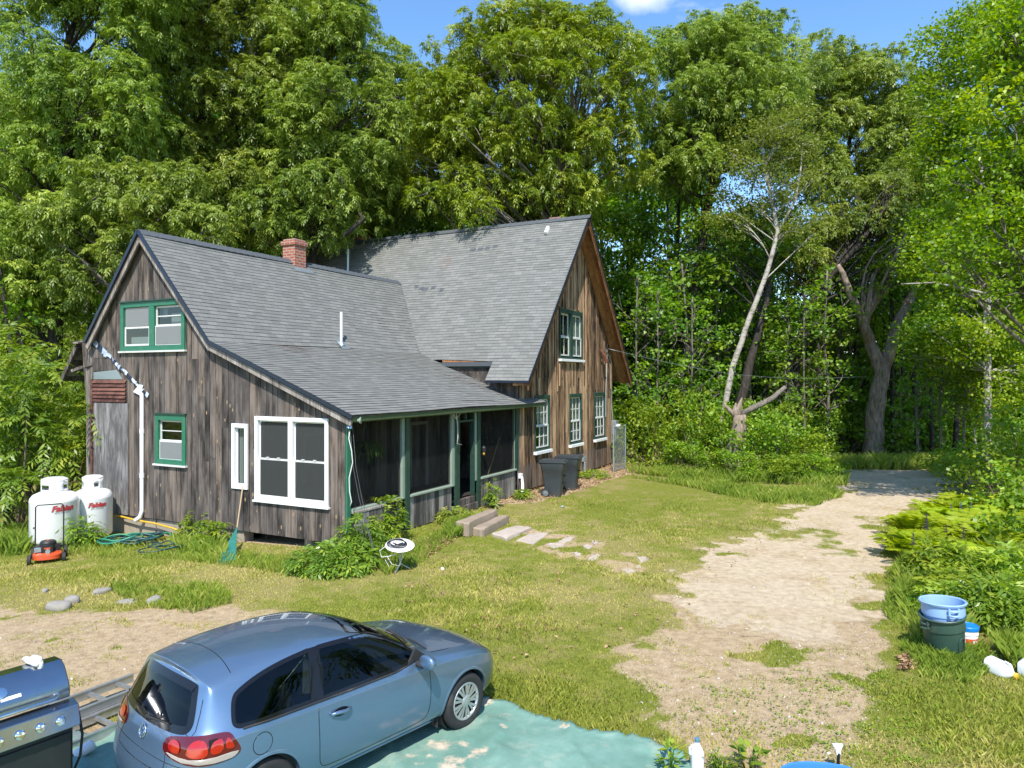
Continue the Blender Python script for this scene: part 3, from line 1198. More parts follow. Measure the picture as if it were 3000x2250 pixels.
mb.box(9.28, 9.42, .0, .06, .1, 4.1, .6)
mb.build('patch_board', M['old_wood'], house)
mb = MB(T)
mb.prism([(7.85, 3.86), (9.13, 3.86), (9.13, 4.06), (8.1, 4.12)], .012, .03, lambda x, z, d: (x, d, z))
mb.build('flashing', M['galv'], house)
mb = MB(T)
r_ = random.Random(6)
n = 24
pa = [(lerp(9.12, 6.75, k / n), lerp(4.98, 3.42, k / n)) for k in range(n + 1)]
mbd = MB(T)
for k in range(n):
    (x0, z0), (x1, z1) = pa[k], pa[k + 1]
    ww = .12 if k < 6 else r_.uniform(.02, .06)
    o = [r_.uniform(-.03, .03) for _ in range(4)]
    (mbd if k in (2, 3, 8, 9, 12, 15, 16, 20, 22) else mb).add([(x0, .02, z0 + .03 + o[0]), (x1, .02, z1 + .03 + o[1]), (x1, .05 + abs(o[2]), z1 - ww + o[2]), (x0, .05 + abs(o[3]), z0 - ww + o[3])], [(0, 1, 2, 3)], r_.random())
mbd.build('dark_flashing', M['metal_dark'], house, fix=False)
mb.build('torn_flashing', M['foil'], house, fix=False)
mb = MB(T)
mb.tube([(6.98, .06, 3.5), (6.98, .06, .32), (7.0, .10, .16), (7.12, .16, .06)], .055, 10)
mb.prism([(7.05, 3.42), (7.35, 3.52), (7.1, 3.72), (6.95, 3.7)], .03, .06, lambda x, z, d: (x, d, z))
dp = mb.build('drain_pipe', M['white'], house, smooth=50)
mb = MB(T)
for z in (1.2, 2.4):
    mb.tube([(6.98, .06, z), (6.98, .06, z + .12)], .064, 10)
mb.build('pipe_joint', M['white'], dp, smooth=50)
# remnant of an old eave sticking out at the left corner
mb = MB()
s_ = [Vector((-.02, 9.95, 4.86)), Vector((-.05, 10.68, 3.78))]
for k in range(7):
    f0, f1 = k / 7, (k + 1) / 7 - .02
    p, q = s_[0].lerp(s_[1], f0), s_[0].lerp(s_[1], f1)
    mb.add([p, q, q + Vector((1.5, 0, 0)), p + Vector((1.5, 0, 0)), p + Vector((0, .02, .05)), q + Vector((0, .02, .05)), q + Vector((1.5, .02, .05)), p + Vector((1.5, .02, .05))],
           [(0, 1, 2, 3), (7, 6, 5, 4), (0, 4, 5, 1), (1, 5, 6, 2), (2, 6, 7, 3), (3, 7, 4, 0)], (k * .37) % 1)
for dx in (0.0, .7, 1.4):
    mb.beam(s_[0] + Vector((dx, 0, -.06)), s_[1] + Vector((dx, -.02, -.05)), .06, .12, var=.2)
mb.beam((-.02, 9.2, 4.3), (-.15, 9.95, 4.1), .06, .08, var=.3)
mb.beam((.02, 9.42, 3.3), (-.05, 9.5, 4.9), .12, .12, var=.1)
for k in range(4):
    mb.beam((-.12, 9.15 + .23 * k, 5.0 - .03 * k), (1.4, 9.15 + .23 * k, 5.0 - .03 * k), .22, .05, var=.2 * k)
mb.build('old_eave', M['old_wood'], house)
# drain elbow, wall boxes, meter box with its conduit on the main gable
T = TB(0, 0)
mb = MB(T)
mb.box(8.62, 8.76, .0, .1, .56, .72)
mb.tube([(8.70, .09, .6), (8.70, .11, .42), (8.62, .16, .34), (8.56, .18, .05)], .05, 10)
mb.build('drain_elbow', M['white'], house, smooth=50)
mb = MB(T)
mb.box(14.28, 14.55, .0, .10, .52, .74)
mb.tube([(14.4, .08, .5), (14.4, .08, .1)], .05, 8)
mb.build('outlet_box', M['galv'], house, bevel=.01)
mb = MB(T)
mb.box(17.72, 18.12, .03, .24, 1.02, 2.0)
mt = mb.build('meter_box', M['galv'], house, bevel=.02)
mb = MB(T)
mb.tube([(17.98, .24, 1.72), (17.98, .36, 1.72)], .12, 14)
mb.build('meter_dial', M['white'], mt, smooth=40)
mb = MB(T)
mb.tube([(17.9, .1, 1.02), (17.9, .1, -.1)], .045, 8)
mb.tube([(17.8, .08, 2.0), (17.72, .05, 2.6), (17.70, .05, 4.6), (17.2, .04, 5.0), (16.4, .06, 5.1)], .022, 6)
mb.build('conduit', M['galv'], mt, smooth=60)
mb = MB(T)
mb.tube([(17.05, .02, 2.2), (17.05, .03, 3.4), (17.2, .03, 5.4)], .012, 5)
mb.build('wall_cable', M['offwhite'], house)
mb = MB(T)
for k in range(3):
    mb.tube([(16.2 + .15 * k, .06, 5.1), (16.3 + .12 * k, .2, 4.85), (16.4 + .1 * k, .25, 4.55), (16.45 + .06 * k, .12, 4.9)], .03, 6)
mb.build('wire_bundle', M['rust'], house)
# ------------------------------------------------------------------ ground, driveway, grass
def poly_sd(px, py, poly):
    """signed distance to a polygon (negative inside), vectorised"""
    n = len(poly)
    d = np.full(px.shape, 1e9)
    ins = np.zeros(px.shape, bool)
    for i in range(n):
        x0, y0 = poly[i][0], poly[i][1]
        x1, y1 = poly[(i + 1) % n][0], poly[(i + 1) % n][1]
        ex, ey = x1 - x0, y1 - y0
        t = np.clip(((px - x0) * ex + (py - y0) * ey) / (ex * ex + ey * ey + 1e-12), 0, 1)
        d = np.minimum(d, np.hypot(px - x0 - t * ex, py - y0 - t * ey))
        c = ((y0 <= py) != (y1 <= py)) & (px < x0 + (py - y0) * ex / (ey if abs(ey) > 1e-9 else 1e-9))
        ins ^= c
    return np.where(ins, -d, d)


G_PX = [(1905, 1712), (1960, 1672), (2090, 1612), (2190, 1552), (2290, 1500), (2400, 1452), (2480, 1420), (2462, 1398), (2400, 1376), (2600, 1366), (2850, 1366), (3000, 1372),
        (2960, 1395), (2900, 1408), (2790, 1440), (2690, 1492), (2640, 1560), (2600, 1620), (2575, 1700), (2585, 1820), (2560, 1900), (2480, 1930), (2300, 1900), (2120, 1850), (2060, 1790), (1960, 1760)]
W_PX = [(1900, 1720), (2080, 1760), (2560, 1700), (2620, 1850), (2610, 2010), (2560, 2200), (2480, 2330), (1900, 2330), (1980, 2200), (1880, 2100), (1830, 2000), (1800, 1900), (1950, 1840)]
D_PX = [(-400, 1785), (-20, 1775), (120, 1800), (330, 1780), (520, 1795), (700, 1768), (840, 1775), (820, 1830), (640, 1960), (420, 2100), (300, 2300), (-300, 2500)]
S_PX = [(-300, 1690), (-60, 1668), (150, 1690), (420, 1735), (330, 1800), (-300, 1800)]
P_PX = [(1700, 1560), (1500, 1520), (1440, 1560), (1560, 1610), (1700, 1640), (1830, 1690), (1900, 1680), (1880, 1620)]
gpoly = lambda L: [gp(u, v)[:2] for u, v in L]
G_P, W_P, D_P, S_P, P_P = map(gpoly, (G_PX, W_PX, D_PX, S_PX, P_PX))
# the lane past the far end of the drive runs on to both sides
hs = lambda a, b: (C0[0] + a * AX[0] + b * BX[0], C0[1] + a * AX[1] + b * BX[1])
FOOT = [hs(.05, .05), hs(17.9, .05), hs(17.9, 13.2), hs(8.7, 13.2), hs(8.7, 9.35), hs(.05, 9.35)]
LIT = [hs(6.6, -.02), hs(7.4, -1.1), hs(9.5, -1.5), hs(11.5, -1.6), hs(13.2, -1.5), hs(15.5, -1.9), hs(18.0, -1.6), hs(18.2, .1)]


def masks(x, y):
    """material weights of the ground: grass, gravel, bare earth, dry straw"""
    wob = (fbm(x * .9, y * .9, 5) - .5) * 1.1 + (fbm(x * 4, y * 4, 6) - .5) * .5
    gv = sstep(.55, -.65, poly_sd(x, y, G_P) + wob * 1.3) * (1 - .45 * sstep(.5, .68, fbm(x * .8, y * .5, 33)))
    wr = sstep(.45, -.6, poly_sd(x, y, W_P) + wob * .9)
    dt = sstep(.35, -.5, poly_sd(x, y, D_P) + wob * .8)
    stw = sstep(.5, -.6, poly_sd(x, y, S_P) + wob) * .75
    pth = sstep(.25, -.35, poly_sd(x, y, P_P) + wob * .8) * .6
    lit = sstep(.15, -.25, poly_sd(x, y, LIT) + wob * .4)
    ft = sstep(.02, -.02, poly_sd(x, y, FOOT))
    patch = fbm(x * 1.3, y * 1.3, 31)
    n2 = fbm(x * 3.1, y * 3.1, 32)
    n3 = fbm(x * .35, y * .35, 44)
    bare = np.maximum.reduce([wr * sstep(.34, .52, patch * .6 + n2 * .4 + .06), dt * sstep(.18, .40, patch * .5 + n2 * .5), pth * sstep(.35, .6, n2 + .1), lit * .95, ft])
    tuft = sstep(.60, .70, fbm(x * 1.7, y * 1.7, 71)) * sstep(1.6, .2, -poly_sd(x, y, G_P)) * .75
    gv = gv * (1 - tuft)
    straw = np.maximum(stw, sstep(.43, .66, n3 * .5 + n2 * .5 + .03) * .85)
    e = fbm(x * 2.6, y * 2.6, 101, 3) - .5
    gv = sstep(.22, .78, gv + e * .75)
    bare = sstep(.22, .78, bare + e * .8)
    bare = np.maximum(bare, ft)
    grass = np.clip(1 - np.maximum(gv, bare), 0, 1)
    return grass, gv, np.clip(bare, 0, 1), straw, lit


# one sheet: fine near the camera, coarse to the horizon
xs = np.concatenate([[-900, -400, -200, -110, -70, -45, -30, -22], np.arange(-17, 22, .11), [24, 30, 40, 60, 100, 200, 400, 900]])
ys = np.concatenate([[-300, -100, -40, -15, -5, 0, 3], np.arange(5.2, 20, .10), np.arange(20, 36, .16), [38, 42, 48, 56, 70, 100, 160, 300, 600, 1500]])
X, Y = np.meshgrid(xs, ys)
g_, v_, b_, s_, l_ = masks(X, Y)
mound = .03 * (fbm(X * .6, Y * .6, 3) - .5) * sstep(40, 30, np.hypot(X, Y - 15))
Z = terrain(X, Y) + mound + .016 * (fbm(X * 3, Y * 3, 9) - .5) * (1 - v_)
Z = Z - .012 * v_ - .02 * v_ * fbm(X * 1.1, Y * .5, 77)
nx, ny = len(xs), len(ys)
idx = np.arange(nx * ny).reshape(ny, nx)
Fq = np.stack([idx[:-1, :-1], idx[:-1, 1:], idx[1:, 1:], idx[1:, :-1]], -1).reshape(-1, 4)
VV = np.stack([X, Y, Z], -1).reshape(-1, 3)


def zg(x, y):
    """height of the built sheet at a point"""
    i = np.clip(np.searchsorted(xs, x) - 1, 0, nx - 2)
    j = np.clip(np.searchsorted(ys, y) - 1, 0, ny - 2)
    fx = (x - xs[i]) / (xs[i + 1] - xs[i])
    fy = (y - ys[j]) / (ys[j + 1] - ys[j])
    return (Z[j, i] * (1 - fx) + Z[j, i + 1] * fx) * (1 - fy) + (Z[j + 1, i] * (1 - fx) + Z[j + 1, i + 1] * fx) * fy


def m_ground(name, drive=False):
    t = NT(name)
    co = t.n('TexCoord').outputs['Object']
    n1 = t.noise(co, .9, 6, .6)
    n2 = t.noise(co, 7, 6, .65)
    n3 = t.noise(co, 42, 4, .65)
    n4 = t.noise(co, 170, 3, .6)
    ga, ba, sa, gr = t.attr('grass'), t.attr('bare'), t.attr('straw'), t.attr('gravel')
    pert = t.math('MULTIPLY', t.math('SUBTRACT', t.math('ADD', t.math('MULTIPLY', n3, .6), t.math('MULTIPLY', n2, .4)), .5), 1.25)
    ba = t.ramp(t.math('ADD', ba, pert), [(.3, 0.0), (.7, 1.0)])
    gr = t.ramp(t.math('ADD', gr, pert), [(.3, 0.0), (.7, 1.0)])
    green = t.ramp(t.math('ADD', t.math('MULTIPLY', n2, .6), t.math('MULTIPLY', n3, .4)), [(.34, (.10, .125, .018)), (.55, (.20, .215, .035)), (.72, (.30, .285, .07))])
    dry = t.ramp(n3, [(.35, (.20, .15, .06)), (.65, (.40, .32, .15))])
    gcol = t.mix(t.math('MULTIPLY', sa, .8), green, dry)
    soil = t.ramp(t.math('ADD', t.math('MULTIPLY', n3, .5), t.math('MULTIPLY', n2, .5)), [(.34, (.21, .150, .084)), (.5, (.42, .312, .188)), (.66, (.57, .445, .29))])
    stone = t.ramp(t.math('ADD', t.math('MULTIPLY', n4, .55), t.math('MULTIPLY', n2, .45)), [(.36, (.32, .25, .165)), (.52, (.54, .435, .305)), (.68, (.72, .60, .455))])
    stone = t.mix(t.ramp(n1, [(.45, 0.0), (.68, .7)]), stone, soil)
    vo = t.n('TexVoronoi', {'Vector': co, 'Scale': 46.0})
    peb = t.ramp(vo.outputs['Distance'], [(.16, 1.0), (.3, 0.0)])
    peb = t.math('MULTIPLY', peb, t.math('GREATER_THAN', t.sep(vo.outputs['Color'])[0], .80))
    stone = t.mix(t.math('MULTIPLY', peb, .8), stone, t.mix(t.sep(vo.outputs['Color'])[1], (.36, .32, .28), (.72, .68, .62)))
    c = t.mix(ba, gcol, soil)
    c = t.mix(gr, c, stone)
    c = t.mix(t.math('MULTIPLY', peb, t.math('MULTIPLY', ba, .5)), c, (.55, .50, .44))
    b = t.bsdf(Base_Color=c, Roughness=.95)
    b.inputs['Specular IOR Level'].default_value = .12
    t.put(b.inputs['Normal'], t.bump(t.math('ADD', n3, t.math('MULTIPLY', n4, .6)), .7, .025))
    return t.done(b)


M['ground'] = m_ground('yard ground')
A_ = dict(grass=g_.ravel(), gravel=v_.ravel(), bare=b_.ravel(), straw=s_.ravel())
ground = npmesh('ground', VV, Fq, M['ground'], None, None, A_, smooth=True)
tag(ground, kind='structure')
# driveway: its own sheet a little above
fm = (v_[:-1, :-1] + v_[1:, 1:] + v_[:-1, 1:] + v_[1:, :-1]).ravel() / 4 > .06
Fd = Fq[fm]
used, inv = np.unique(Fd, return_inverse=True)
Vd = VV[used] + np.array([0, 0, .004])
drive = npmesh('driveway', Vd, inv.reshape(-1, 4), M['ground'], None, None, {k: a[used] for k, a in A_.items()}, smooth=True)
tag(drive, kind='structure')


# ------------------------------------------------------------------ blades and leaves as arrays
def blades(P, h, w_, lean, rng, curl=.35):
    """one bent blade (two quads would be wasted here: a triangle pair) per point"""
    n = len(P)
    az = rng.uniform(0, 2 * PI, n)
    la = rng.uniform(0, 2 * PI, n)
    ln = lean * rng.uniform(.3, 1.0, n) * h
    sx, sy = np.cos(az) * w_ / 2, np.sin(az) * w_ / 2
    dx, dy = np.cos(la) * ln, np.sin(la) * ln
    V = np.empty((n, 4, 3), np.float32)
    V[:, 0] = np.stack([P[:, 0] - sx, P[:, 1] - sy, P[:, 2] - .01], -1)
    V[:, 1] = np.stack([P[:, 0] + sx, P[:, 1] + sy, P[:, 2] - .01], -1)
    V[:, 2] = np.stack([P[:, 0] + sx * .7 + dx * curl, P[:, 1] + sy * .7 + dy * curl, P[:, 2] + h * .62], -1)
    V[:, 3] = np.stack([P[:, 0] + dx, P[:, 1] + dy, P[:, 2] + h], -1)
    Fq = np.arange(n * 4).reshape(n, 4)
    return V.reshape(-1, 3), Fq


def leaves(P, D, S, L, Wd, fold=.12):
    """pointed leaf per row: base P, direction D, side S"""
    L, Wd = L[:, None], Wd[:, None]
    N_ = np.cross(D, S)
    n = len(P)
    V = np.empty((n, 4, 3), np.float32)
    V[:, 0] = P
    V[:, 1] = P + D * L * .42 + S * Wd * .5 - N_ * Wd * fold
    V[:, 2] = P + D * L
    V[:, 3] = P + D * L * .42 - S * Wd * .5 - N_ * Wd * fold
    return V.reshape(-1, 3), np.arange(n * 4).reshape(n, 4)


def unit(a):
    return a / np.maximum(np.linalg.norm(a, axis=-1, keepdims=True), 1e-9)


def rdir(n, rng, zb=0.0):
    a = rng.normal(size=(n, 3))
    a[:, 2] += zb
    return unit(a)


def compound(P, D, Lr, npair, lf, lw, rng, droop=.55, hang=.5):
    """feather-shaped compound leaves: rachis from P along D bending down, paired leaflets"""
    n = len(P)
    up = np.array([0, 0, 1.0])
    S = unit(np.cross(D, up) + 1e-4)
    out = []
    Lr = Lr[:, None]
    for j in range(npair + 1):
        t = .22 + .78 * (j / npair)
        C = P + D * Lr * t - up * Lr * droop * t * t
        tan = unit(D - up * 2 * droop * t)
        if j == npair:
            out.append((C, unit(tan - up * hang * .5), S))
            continue
        for sg in (-1, 1):
            d = unit(S * sg * .85 + tan * .55 - up * hang + rng.normal(size=(n, 3)) * .16)
            sd = unit(np.cross(d, np.cross(S * sg, tan)) + rng.normal(size=(n, 3)) * .18)
            out.append((C, d, sd))
    m = len(out)
    Pc = np.concatenate([o[0] for o in out])
    Dc = np.concatenate([o[1] for o in out])
    Sc = np.concatenate([o[2] for o in out])
    k = n * m
    return leaves(Pc, Dc, unit(Sc), lf * rng.uniform(.75, 1.2, k), lw * rng.uniform(.8, 1.2, k)), m


def join(parts):
    Vs, Fs, o = [], [], 0
    for V, Fq in parts:
        Vs.append(V)
        Fs.append(Fq + o)
        o += len(V)
    return np.concatenate(Vs), np.concatenate(Fs)


# ------------------------------------------------------------------ mown lawn
M['grass'] = m_leaf('lawn grass', (.17, .215, .024), (.33, .345, .050), (.54, .46, .17), .30, .6)
M['tall'] = m_leaf('tall grass', (.13, .20, .025), (.26, .33, .04), (.48, .46, .13), .36, .5)
rng = np.random.default_rng(3)
nb = 900000
vv = rng.uniform(1455, 2300, nb)
uu = rng.uniform(-120, 3120, nb)
yy = H * F / (vv - HZ)
keep = rng.random(nb) < np.clip((yy / 15) ** 2.0, .16, 1.0) * .62
uu, vv, yy = uu[keep], vv[keep], yy[keep]
xx = (uu - CX) / F * yy
gm, gvm, bm_, sm_, lm_ = masks(xx, yy)
dens = np.clip(gm * 1.15, 0, 1) * (.55 + .45 * sstep(.25, .5, fbm(xx * 2.1, yy * 2.1, 51)))
dens = np.maximum(dens, .6 * sstep(.53, .64, fbm(xx * 2.3, yy * 2.3, 52)) * (1 - .7 * gvm))
TARP_P = [(-6.3, 7.4), (-4.9, 7.77), (-3.3, 8.15), (-1.8, 8.5), (-.45, 8.7), (-.12, 8.63), (.35, 8.2), (.75, 7.97), (1.2, 7.78), (1.62, 7.56), (1.85, 7.32), (2.0, 6.7), (2.3, 5.6), (2.6, 4.2), (-6.6, 4.2)]
keep = (rng.random(len(xx)) < dens) & (poly_sd(xx, yy, FOOT) > .02) & (poly_sd(xx, yy, TARP_P) > -.02)
xx, yy, sm_, gm = xx[keep], yy[keep], sm_[keep], gm[keep]
P = np.stack([xx, yy, zg(xx, yy)], -1)
tall_n = fbm(xx * .8, yy * .8, 61)
h = rng.uniform(.014, .037, len(xx)) * (1 + .45 * (rng.random(len(xx)) > .8)) * (.9 + .2 * sstep(14, 8, yy)) * (.75 + 1.0 * sstep(.45, .75, tall_n)) * (.8 + .35 * gm)
V, Fq2 = blades(P, h, .006 + .0006 * yy, .9, rng)
gvar = np.clip(.38 + (fbm(xx * .7, yy * .7, 81) - .5) * 1.1 + rng.normal(0, .16, len(xx)) + sm_ * .42, 0, 1)
lawn = npmesh('grass', V, Fq2, M['grass'], gvar)
tag(lawn, 'short mown yellow green lawn round the house and drive', 'grass', kind='stuff')


# ------------------------------------------------------------------ tall grass and weeds along the edges
def scatter_px(n, poly, rng):
    """points of the ground seen inside a pixel polygon"""
    us, vs_ = [p[0] for p in poly], [p[1] for p in poly]
    pts = []
    while len(pts) < n:
        u = rng.uniform(min(us), max(us), n * 2)
        v = rng.uniform(min(vs_), max(vs_), n * 2)
        ok = poly_sd(u, v, poly) < 0
        pts += list(zip(u[ok], v[ok]))
    a = np.array(pts[:n])
    y = H * F / (a[:, 1] - HZ)
    for _ in range(8):
        x = (a[:, 0] - CX) / F * y
        y = (H - terrain(x, y)) * F / (a[:, 1] - HZ)
    x = (a[:, 0] - CX) / F * y
    return np.stack([x, y, zg(x, y)], -1)


def scatter_w(n, poly, rng):
    xs_, ys_ = [p[0] for p in poly], [p[1] for p in poly]
    pts = np.zeros((0, 2))
    while len(pts) < n:
        q = np.stack([rng.uniform(min(xs_), max(xs_), n * 2), rng.uniform(min(ys_), max(ys_), n * 2)], -1)
        pts = np.concatenate([pts, q[poly_sd(q[:, 0], q[:, 1], poly) < 0]])
    pts = pts[:n]
    return np.stack([pts[:, 0], pts[:, 1], zg(pts[:, 0], pts[:, 1])], -1)


# ------------------------------------------------------------------ leaves, bark
M['lf_hick'] = m_leaf('dark hickory leaves', (0.090, 0.150, 0.023), (0.225, 0.305, 0.043), (0.420, 0.465, 0.090), .38, .5)
M['lf_olive'] = m_leaf('olive leaves', (0.100, 0.155, 0.025), (0.225, 0.285, 0.042), (0.390, 0.430, 0.090), .38, .42)
M['lf_light'] = m_leaf('yellow green leaves', (0.100, 0.175, 0.016), (0.245, 0.320, 0.029), (0.420, 0.455, 0.068), .38, .42)
M['lf_birch'] = m_leaf('bright birch leaves', (0.080, 0.160, 0.010), (0.195, 0.280, 0.012), (0.360, 0.400, 0.025), .38, .42)
M['lf_wood'] = m_leaf('woodland leaves', (0.065, 0.165, 0.016), (0.165, 0.290, 0.024), (0.320, 0.420, 0.045), .36, .45)
M['lf_shrub'] = m_leaf('shrub leaves', (0.080, 0.170, 0.012), (0.200, 0.300, 0.020), (0.380, 0.430, 0.038), .35, .45)
M['lf_sumac'] = m_leaf('sumac leaves', (0.072, 0.137, 0.014), (0.167, 0.238, 0.023), (0.335, 0.355, 0.042), .34, .42)
M['lf_fern'] = m_leaf('fern fronds', (0.150, 0.240, 0.009), (0.310, 0.390, 0.011), (0.480, 0.500, 0.025), .40, .5)
M['lf_bush'] = m_leaf('peony leaves', (0.070, 0.135, 0.014), (0.160, 0.250, 0.024), (0.310, 0.370, 0.045), .28, .34)
M['bk_dark'] = m_bark('dark bark', (.022, .018, .016), (.085, .075, .066))
M['bk_grey'] = m_bark('grey bark', (.07, .06, .05), (.27, .235, .20))
M['bk_old'] = m_bark('old furrowed bark', (.085, .065, .052), (.38, .30, .24), (6, 6, 1.5))
M['bk_birch'] = m_bark('white birch bark', (.08, .068, .055), (.42, .385, .34), birch=True)
M['twig'] = m_bark('twigs', (.09, .065, .045), (.24, .18, .13))


def grow(tip, root, rng, n=7, sag=.10):
    """bent branch path from a point on the trunk to a clump"""
    root, tip = np.array(root), np.array(tip)
    L = np.linalg.norm(tip - root)
    w1 = rng.normal(size=3) * L * .10
    pts = []
    for k in range(n + 1):
        f = k / n
        p = root + (tip - root) * f + w1 * math.sin(PI * f)
        p[2] += L * sag * math.sin(PI * f) - 0.0
        pts.append(p)
    return pts


def crown_leaves(C, R, kind, dens, rng, size=1.0):
    """leaf arrays for clumps with centres C and radii R"""
    parts, var = [], []
    for c, r in zip(C, R):
        nt = max(4, int(dens * r * r))
        d = rdir(nt, rng, .35)
        rad = r * rng.uniform(.35, 1.0, nt) ** .45
        Pt = np.array(c) + d * rad[:, None] * np.array([1.0, 1.0, .72])
        tone = rng.normal(0, .13) + .45
        if kind in ('hick', 'sumac'):
            m = 5 if kind == 'hick' else 4
            for _ in range(m):
                D = unit(d * .5 + rdir(nt, rng, .0) * .9 + np.array([0, 0, .1]))
                if kind == 'hick':
                    (V, Fq), k = compound(Pt, D, size * rng.uniform(.28, .46, nt), 3, .23 * size, .072 * size, rng, .55, .58)
                else:
                    (V, Fq), k = compound(Pt, D, size * rng.uniform(.40, .62, nt), 6, .17 * size, .048 * size, rng, .45, .35)
                tv = np.tile(rng.normal(0, .12, nt), k)
                parts.append((V, Fq))
                var.append(np.clip(tone + tv + rng.normal(0, .12, nt * k), 0, 1))
        else:
            m = {'maple': 11, 'birch': 14, 'oak': 10}[kind]
            lf, lw = {'maple': (.17, .14), 'birch': (.105, .085), 'oak': (.20, .095)}[kind]
            k = nt * m
            Pm = np.repeat(Pt, m, 0) + rng.normal(0, .17 * size, (k, 3)) * np.array([1, 1, .55])
            D = unit(np.repeat(d, m, 0) * .5 + rdir(k, rng, -.35 if kind != 'oak' else -.6))
            S = unit(np.cross(D, np.array([0, 0, 1.0]) + rng.normal(0, .5, (k, 3))))
            V, Fq = leaves(Pm, D, S, size * lf * rng.uniform(.7, 1.25, k), size * lw * rng.uniform(.75, 1.2, k))
            parts.append((V, Fq))
            var.append(np.clip(tone + np.repeat(rng.normal(0, .1, nt), m) + rng.normal(0, .14, k), 0, 1))
    V, Fq = join(parts)
    return V, Fq, np.concatenate(var)


def tree(name, label, trunk, tr, clumps, kind, leafmat, bark, dens=26, size=1.0, group=None, seed=1, limbs=None, brn=.5, cat='tree', extra_limbs=(), lr=.62):
    """trunk: world points; tr: radii; clumps: list of (centre, radius); every clump hangs on a limb of the trunk"""
    rng = np.random.default_rng(seed)
    base = Vector(trunk[0])
    o = thing(name, label, cat, base, 0, group)
    B = np.array(base)
    mb = MB()
    tp = [np.array(p) - B for p in trunk]
    # denser, slightly wandering trunk
    path, rad = [], []
    for i in range(len(tp) - 1):
        for k in range(4):
            f = k / 4
            path.append(tp[i] * (1 - f) + tp[i + 1] * f + rng.normal(0, .02 + .15 * tr[i], 3) * np.array([1, 1, 0]) * (0 if i + k == 0 else .35))
            rad.append(tr[i] * (1 - f) + tr[i + 1] * f)
    path.append(tp[-1])
    rad.append(tr[-1])
    if tr[0] > .12:
        rad[0] *= 1.35
    mb.tube(path, rad, 9 if tr[0] > .1 else 6, .3)
    for q in extra_limbs:
        mb.tube([np.array(p) - B for p in q[0]], q[1], 7, .4)
    P_ = np.array(path)
    for c, r in clumps:
        c = np.array(c) - B
        # limb leaves the trunk below the clump
        dz = c[2] - P_[:, 2]
        hd = np.hypot(c[0] - P_[:, 0], c[1] - P_[:, 1])
        cost = np.abs(dz - hd * .65 - .4) + hd * .25 + (P_[:, 2] < .22 * P_[-1, 2]) * 4
        i = int(np.argmin(cost))
        g = grow(c, P_[i], rng)
        L = np.linalg.norm(c - P_[i])
        r0 = lr * min(rad[i] * .62, .03 + .020 * L)
        mb.tube(g, [lerp(r0, .014, k / (len(g) - 1)) for k in range(len(g))], 6, .5, cap=False)
        for _ in range(int(4 * brn + r * 3.5 * brn)):
            t_ = rdir(1, rng, .3)[0] * r * rng.uniform(.6, .95)
            s_ = g[rng.integers(3, len(g))]
            gg = grow(c + t_, s_, rng, 4, .06)
            mb.tube(gg, [lerp(r0 * .38 + .008, .007, k / 4) for k in range(5)], 4, .5, cap=False)
    mb.build('trunk', M[bark], o, smooth=180, fix=False)
    C = np.array([c for c, r in clumps]) - B
    V, Fq, var = crown_leaves(C, [r for c, r in clumps], kind, dens, rng, size)
    npmesh('crown', V, Fq, M[leafmat], var, o)
    return o


def px_clumps(ell, Y, n, rr, rng, dy=2.5, holes=(), flat=1.0):
    """clumps through a crown whose outline the photo shows: ell = pixel ellipses (u, v, du, dv)"""
    out = []
    tot = sum(e[2] * e[3] for e in ell)
    for (u, v, du, dv) in ell:
        k = max(2, int(n * du * dv / tot))
        tries = 0
        got = []
        while len(got) < k and tries < k * 60:
            tries += 1
            a, q = rng.uniform(0, 2 * PI), math.sqrt(rng.uniform(0, 1))
            uu, vv_ = u + du * q * math.cos(a), v + dv * q * math.sin(a)
            if any(math.hypot((uu - hx) / hr, (vv_ - hy) / hv) < 1 for hx, hy, hr, hv in holes):
                continue
            if any(math.hypot(uu - g[0], vv_ - g[1]) < math.sqrt(du * dv / k) * .9 for g in got) and tries < k * 40:
                continue
            got.append((uu, vv_))
            dep = Y + rng.uniform(-1, .45) * dy * math.sqrt(max(.1, 1 - q * q * .8))
            out.append((np.array(at(uu, vv_, dep)), rng.uniform(*rr)))
        for _ in range(max(3, k // 6)):              # stray tufts that break the outline
            a = rng.uniform(-PI, PI)
            uu, vv_ = u + du * 1.10 * math.cos(a), v + dv * 1.12 * math.sin(a)
            out.append((np.array(at(uu, vv_, Y + rng.uniform(-.6, .6) * dy)), rng.uniform(.3, .55)))
    return out


def pxpath(L, Y):
    return [np.array(at(u, v, y if y else Y)) for u, v, y in [(p + (None,))[:3] if len(p) < 3 else p for p in L]]


def root_at(u, Y):
    x = (u - CX) / F * Y
    return np.array([x, Y, float(terrain(x, Y)) - .1])


tr_rng = np.random.default_rng(42)
HK = 'hick'
# ---- the big dark trees behind the left wing
HOL = [(1000, 330, 55, 40), (350, 540, 36, 36), (690, 600, 30, 30), (1100, 40, 55, 120)]
tree('hickory_tree', 'tall dark green tree filling the top left corner', [root_at(150, 29), *pxpath([(165, 900), (150, 500), (190, 200), (230, 0)], 29)],
     [.32, .27, .22, .14, .06], px_clumps([(230, 200, 260, 330), (120, 560, 220, 180), (330, -120, 190, 130), (90, 800, 180, 120)], 29, 96, (.85, 1.35), tr_rng, 3.0, HOL), HK, 'lf_hick', 'bk_dark', 46, .76, seed=2)
tree('hickory_tree', 'broad dark green tree rising straight behind the left gable peak', [root_at(590, 33), *pxpath([(575, 800), (560, 500), (600, 200), (640, -60)], 33)],
     [.36, .3, .25, .15, .06], px_clumps([(620, 180, 260, 300), (560, 560, 300, 150), (700, -120, 230, 130)], 33, 110, (.9, 1.45), tr_rng, 3.2, HOL), HK, 'lf_hick', 'bk_dark', 46, .78, seed=3)
